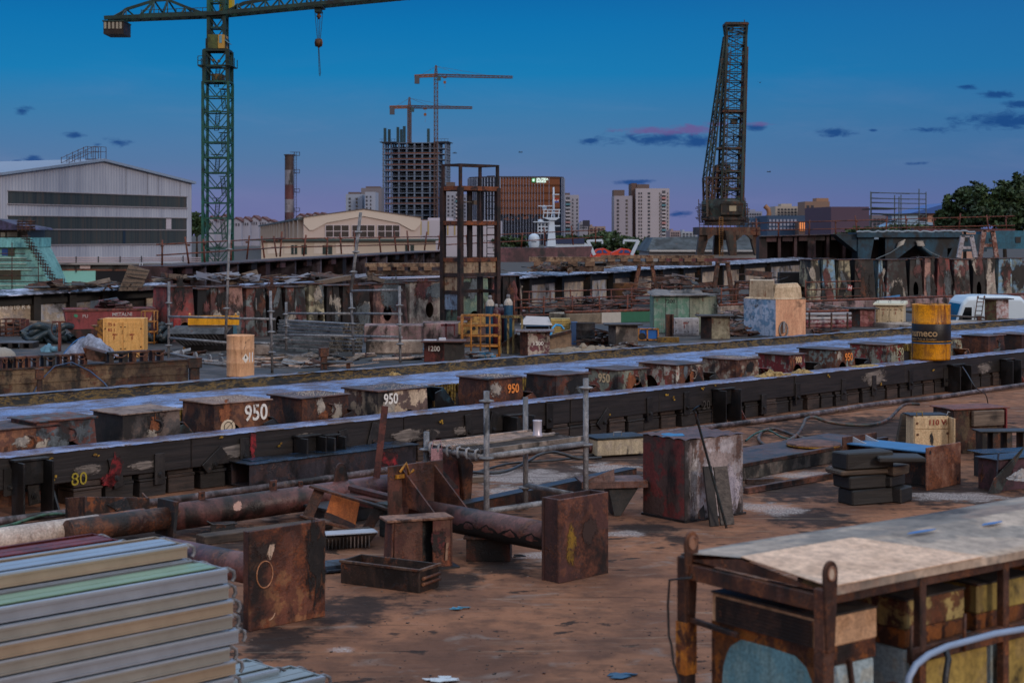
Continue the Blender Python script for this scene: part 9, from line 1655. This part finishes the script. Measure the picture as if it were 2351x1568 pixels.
# ---------------------------------------------------------------- grey hall behind the portal crane, right-hand town
p=dp(1490,590,260);kk=260/FPX;t=T('long_hall','long low grey-roofed hall behind the portal crane','hall',(p.x,p.y,ZG),0);z_=lambda y:dp(0,y,260).z-ZG;m=MB();m.box(0,300*kk,0,20,0,z_(576));part(t,'wall',m,plain('#8f9498',.8));m=MB();m.quadbox([(-.5,-1,z_(577)),(300*kk,-1,z_(577)),(300*kk,22,z_(577)),(-.5,22,z_(577)),(1,4,z_(546)),(290*kk,4,z_(541)),(290*kk,18,z_(541)),(1,18,z_(546))]);part(t,'roof',m,rust('#3a4248','#2c3438',.1,.4,.2,.5));m=MB();m.box(0,300*kk,-1.1,-1,z_(578),z_(574));part(t,'gutter',m,plain('#a8a8a8',.6))
def bld(x0,x1,yt,Y,c,lb,wins=(),name='town_building',cap=None,rz=0,roofc=None,wc='#2c3440'):
 k=Y/FPX;p=dp(x0,560,Y);t=T(name,lb,'building',(p.x,p.y,ZG),R(rz));z_=lambda y:dp(0,y,Y).z-ZG;W_=(x1-x0)*k;m=MB();m.box(0,W_,0,12+W_*.2,0,z_(yt));part(t,'wall',m,plain(c,.8,var=.1,sc_=.2))
 for (xa,xb,ya,yb,n,m_) in wins:
  for i in range(n):
   for j in range(m_):w_=(xb-xa)/n;h_=(yb-ya)/m_;m=MB();m.box((xa-x0+w_*(i+.2))*k,(xa-x0+w_*(i+.8))*k,-.15,0,z_(ya+h_*(j+.8)),z_(ya+h_*(j+.2)));part(t,'window',m,plain(wc,.25))
 if cap:m=MB();[m.box((a-x0)*k,(b_-x0)*k,2,9,z_(yt),z_(y)) for a,b_,y in cap];part(t,'roof_hut',m,plain(roofc or c,.8))
 return t
bld(1718,1750,486,520,'#7c8294','pale block with roof huts immediately right of the portal crane',((1720,1748,489,510,5,3),),cap=((1722,1736,481),));bld(1780,1842,474,560,'#9c948c','cream apartment block with dark window slots, right of the curved orange feature',((1784,1838,478,498,7,3),),cap=((1796,1820,468),))
bld(1848,1905,463,540,'#7a6458','brown office block with a raised centre tower',((1850,1870,470,490,2,2),),cap=((1877,1905,455),),roofc='#8a6c58');bld(1762,1912,495,300,'#2c4460','dark blue low building with scattered white windows',((1764,1830,502,530,8,3),(1850,1908,500,508,6,1)),wc='#8a90a4');bld(1712,1764,500,310,'#33506c','blue low building immediately right of the portal crane legs',((1716,1760,506,532,5,3),),wc='#8a90a4')
t=bld(1834,1897,509,296,'#5a4a48','building front glazed with panes reflecting the orange dusk',());kk=296/FPX;z_=lambda y:dp(0,y,296).z-ZG;m=MB();m.box(0,63*kk,-.2,-.05,z_(530),z_(511));gw=part(t,'dusk_glow_glazing',m,plain('#ff9a5c',.15,emit=.35,var=.2,sc_=.3));m=MB();[m.box(i*4.8*kk,i*4.8*kk+.12,-.3,-.2,z_(530),z_(511)) for i in range(14)];part(gw,'mullion',m,plain('#4a3a38',.6))  # dusk reflection on the panes put in as colour and glow
bld(1908,1998,475,230,'#4a3a4c','plain dark purple windowless building left of the roof scaffold',rz=6);bld(2000,2070,494,300,'#6a6470','mauve low building behind the roof scaffold',((2004,2066,500,520,7,2),));
p=dp(1762,505,330);kk=330/FPX;m=MB();m.path([(0,0,0),(4*kk,0,14*kk),(2*kk,0,24*kk),(-6*kk,0,32*kk)],.5,8);S('curved_sculpture','small curved orange and blue horn standing above the blue building','sculpture',(p.x,p.y,p.z),0,m,plain('#8a6448',.6))
for i,(x0,x1,yt,c,lb) in enumerate([(1330,1350,512,'#80828f','small pale house with a billboard right of the white tower'),(1352,1390,520,'#8a7870','low beige building with chimneys behind the round trees'),(1538,1562,530,'#8a7c80','small reddish-roofed building right of the twin tower'),(1564,1600,532,'#9098a4','small white building left of the portal crane')]):bld(x0,x1,yt,480+i*5,c,lb,((x0+2,x1-2,yt+3,yt+14,4,2),),cap=((x0+4,x0+9,yt-4),))
t=T('billboard','small dark billboard on the roof right of the white tower','billboard',dp(1338,524,470),0);kk=470/FPX;m=MB();m.box(0,16*kk,0,.5,4*kk,18*kk);part(t,'panel',m,plain('#222638',.5));m=MB();m.box(1*kk,2*kk,0,.4,-8*kk,4*kk);m.box(14*kk,15*kk,0,.4,-8*kk,4*kk);part(t,'post',m,darksteel)
p=dp(2130,560,260);kk=260/FPX;t=T('pavilion','pavilion with a pointed bright blue roof left of the big trees','building',(p.x,p.y,ZG),0);z_=lambda y:dp(0,y,260).z-ZG;m=MB();m.box(0,110*kk,0,12,0,z_(490));part(t,'wall',m,plain('#b08a78',.7));m=MB();m.prism([(-3,-1,z_(490)),(115*kk,-1,z_(490)),(44*kk,-1,z_(466))],(0,14,0));part(t,'roof',m,plain('#1f4f94',.5))
Y_=125.;k=Y_/FPX;p=dp(1998,560,Y_);t=T('tube_scaffold','large open tube scaffold above the teal structure at the right','scaffold',p,R(0));sm2=plain('#3a4448',.6);q=lambda x,y,d_=0:V3(((x-1998)*k,d_,(560-y)*k))
for x_,yt,d_ in ((1999,440,0),(2020,440,3),(2064,452,0),(2110,434,0),(2131,434,3),(2090,445,3),(2075,446,3),(2126,441,0)):
 if x_==2131:continue
 m=MB();m.tube(q(x_,562,d_),q(x_,yt,d_),.045,6);part(t,'post',m,sm2)
m=MB()
for y_ in (443,456,466,478,492,510,530):
 m.tube(q(1999,y_,0),q(2126,y_+2,0),.035,5);m.tube(q(2020,y_-3,3),q(2110,y_,3),.035,5)
 m.tube(q(1999,y_,0),q(2020,y_-3,3),.03,5)
m.tube(q(2064,540,0),q(2126,492,0),.035,5);m.tube(q(2020,540,0),q(2064,500,0),.035,5);part(t,'ledger',m,sm2);m=MB();m.box(0,60*k,0,3,(560-481)*k,(560-479)*k);m.box(50*k,112*k,0,3,(560-494)*k,(560-491)*k);part(t,'deck_board',m,dark_t)
p=dp(2010,560,180);kk=180/FPX;t=T('white_yacht','white yacht superstructure behind the large tube scaffold','boat',p,0);m=MB();m.prism([(0,0,20*kk),(170*kk,0,20*kk),(178*kk,0,34*kk),(140*kk,0,48*kk),(60*kk,0,56*kk),(30*kk,0,44*kk),(8*kk,0,36*kk)],(0,4,0));m.box(-3*kk,180*kk,.4,4.4,0,20*kk);m.box(40*kk,100*kk,.5,3.5,54*kk,66*kk);part(t,'hull',m,plain('#7f98b0',.35,var=.1));m=MB();m.box(40*kk,150*kk,-.05,.0,38*kk,43*kk);m.box(20*kk,165*kk,-.05,0,24*kk,27*kk);part(t,'window_band',m,plain('#1c3048',.15));m=MB();m.box(30*kk,110*kk,.3,3.6,66*kk,68*kk);part(t,'top_deck',m,plain('#33506a',.4))
# ---------------------------------------------------------------- trees
leafm=bpy.data.materials.new('leaves');leafm.use_nodes=True;g=NT(leafm.node_tree);b=leafm.node_tree.nodes['Principled BSDF'];co=g.new('ShaderNodeTexCoord').outputs['Object'];n=g.noise(co,.9,4,.6);g.l.new(g.ramp(n,[(.35,lin('#1c2c1a')),(.55,lin('#2f4624')),(.7,lin('#46582e'))]),b.inputs['Base Color']);b.inputs['Roughness'].default_value=.7
def tree(name,lb,px,yb,Y,blobs,n,leaf,trunk=True,seed=1,group=None):
 p=dp(px,yb,Y);k=Y/FPX;t=T(name,lb,'tree' if name!='bush' else 'bush',p,0,group);r=random.Random(seed);V=[];Fc=[]
 tot=sum(a[2]*a[3] for a in blobs)
 for (bx,by,rx,ry) in blobs:
  sub=[(r.gauss(0,.62),r.gauss(0,.6),r.gauss(0,.6)) for _ in range(26)]
  for i in range(int(n*rx*ry/tot)):
   sx_,sy_,sz_=r.choice(sub);s=.21;v=V3((sx_+r.gauss(0,s)*.8,sz_+r.gauss(0,s)*.8,sy_+r.gauss(0,s)*.7))
   if v.length>1.5:continue
   c=V3(((bx-px+v.x*rx)*k,v.y*rx*k,(yb-by+v.z*ry)*k));a=V3((r.gauss(0,1),r.gauss(0,1),r.gauss(0,1))).normalized()*leaf*r.uniform(.6,1.3);b_=a.cross(V3((r.gauss(0,1),r.gauss(0,1),r.gauss(0,1)))).normalized()*leaf*.7
   q=len(V);V+=[c-a,c+b_,c+a,c-b_];Fc.append([q,q+1,q+2,q+3])
 m=MB();m.v=V;m.f=Fc;m.sm=[False]*len(Fc);part(t,'crown',m,leafm)
 if trunk:
  m=MB();cx,cy=blobs[0][0],blobs[0][1];z0=(ZG-p.z);top=V3(((cx-px)*k,0,(yb-cy)*k));m.tube((0,0,z0),top*.6,.028*(yb-cy)*k+.12,8,.10*leaf+.08)
  for (bx,by,rx,ry) in blobs:m.tube(top*.35,((bx-px)*k,r.uniform(-.3,.3)*rx*k,(yb-by)*k),.16*leaf+.12,6,.03)
  part(t,'trunk',m,plain('#2a231e',.9))
tree('broadleaf_tree','round dark tree behind the larger lifeboat, biggest of the middle group',1420,585,300,[(1420,562,52,24),(1450,566,44,22),(1395,566,40,20),(1470,575,30,18)],9000,.45,seed=2,group='trees between the tower frame and the portal crane');tree('broadleaf_tree','tree immediately left of the biggest round one, behind the ship deckhouse',1350,585,320,[(1350,562,40,16),(1320,560,30,13),(1375,558,26,14)],5000,.45,seed=3,group='trees between the tower frame and the portal crane');tree('broadleaf_tree','low tree right of the white ship mast',1300,575,330,[(1300,556,26,12),(1285,560,16,10)],2600,.45,seed=4,group='trees between the tower frame and the portal crane')
tree('broadleaf_tree','low tree left of the radome at the foot of the bronze building',1200,575,330,[(1200,560,12,12),(1165,560,22,12),(1130,560,16,10)],2600,.45,seed=5);tree('broadleaf_tree','dark tree between the white hall and the green crane',452,560,260,[(452,512,16,20),(464,520,12,16),(446,525,12,14)],2600,.38,seed=6)
tree('broadleaf_tree','tallest spreading tree at the right edge',2310,560,130,[(2300,450,44,30),(2335,470,40,40),(2290,490,50,30),(2350,430,24,26),(2260,470,26,26),(2320,515,60,18)],15000,.20,seed=7,group='big trees at the right');tree('broadleaf_tree','tree with feathery branches left of the tallest one, by the blue roof',2215,560,135,[(2215,470,36,22),(2190,490,32,18),(2235,450,30,22),(2220,512,52,16),(2165,500,20,12)],11000,.20,seed=8,group='big trees at the right')
tree('bush','low hedge below the purple building at the right',2010,545,170,[(2010,530,40,9),(1970,534,36,9),(2060,528,40,8),(2130,526,50,9)],4500,.22,False,9);tree('bush','low dark bush right of the portal crane legs',1748,590,220,[(1748,570,12,20)],1600,.3,False,10)
for i,(x_,y_,lb) in enumerate([(1352,112,''),(1195,350,'between the two construction cranes and the cloud'),(1765,395,'right of the portal crane jib'),(1745,190,'high in the sky right of the portal crane jib'),(2105,600,''),(1044,352,'left of the tower frame top'),(1940,520,'')]):
 if not lb:continue
 p=dp(x_,y_,220);m=MB();m.face([(-.5,0,.18),(-.1,.05,.02),(0,.25,0),(-.06,-.12,0)]);m.face([(.5,0,.18),(.1,.05,.02),(0,.25,0),(.06,-.12,0)]);m.tube((0,-.3,0),(0,.3,0),.06,6);S('bird','tiny dark bird in flight %s'%lb,'bird',p,i,m,dark_t,'birds in the sky')
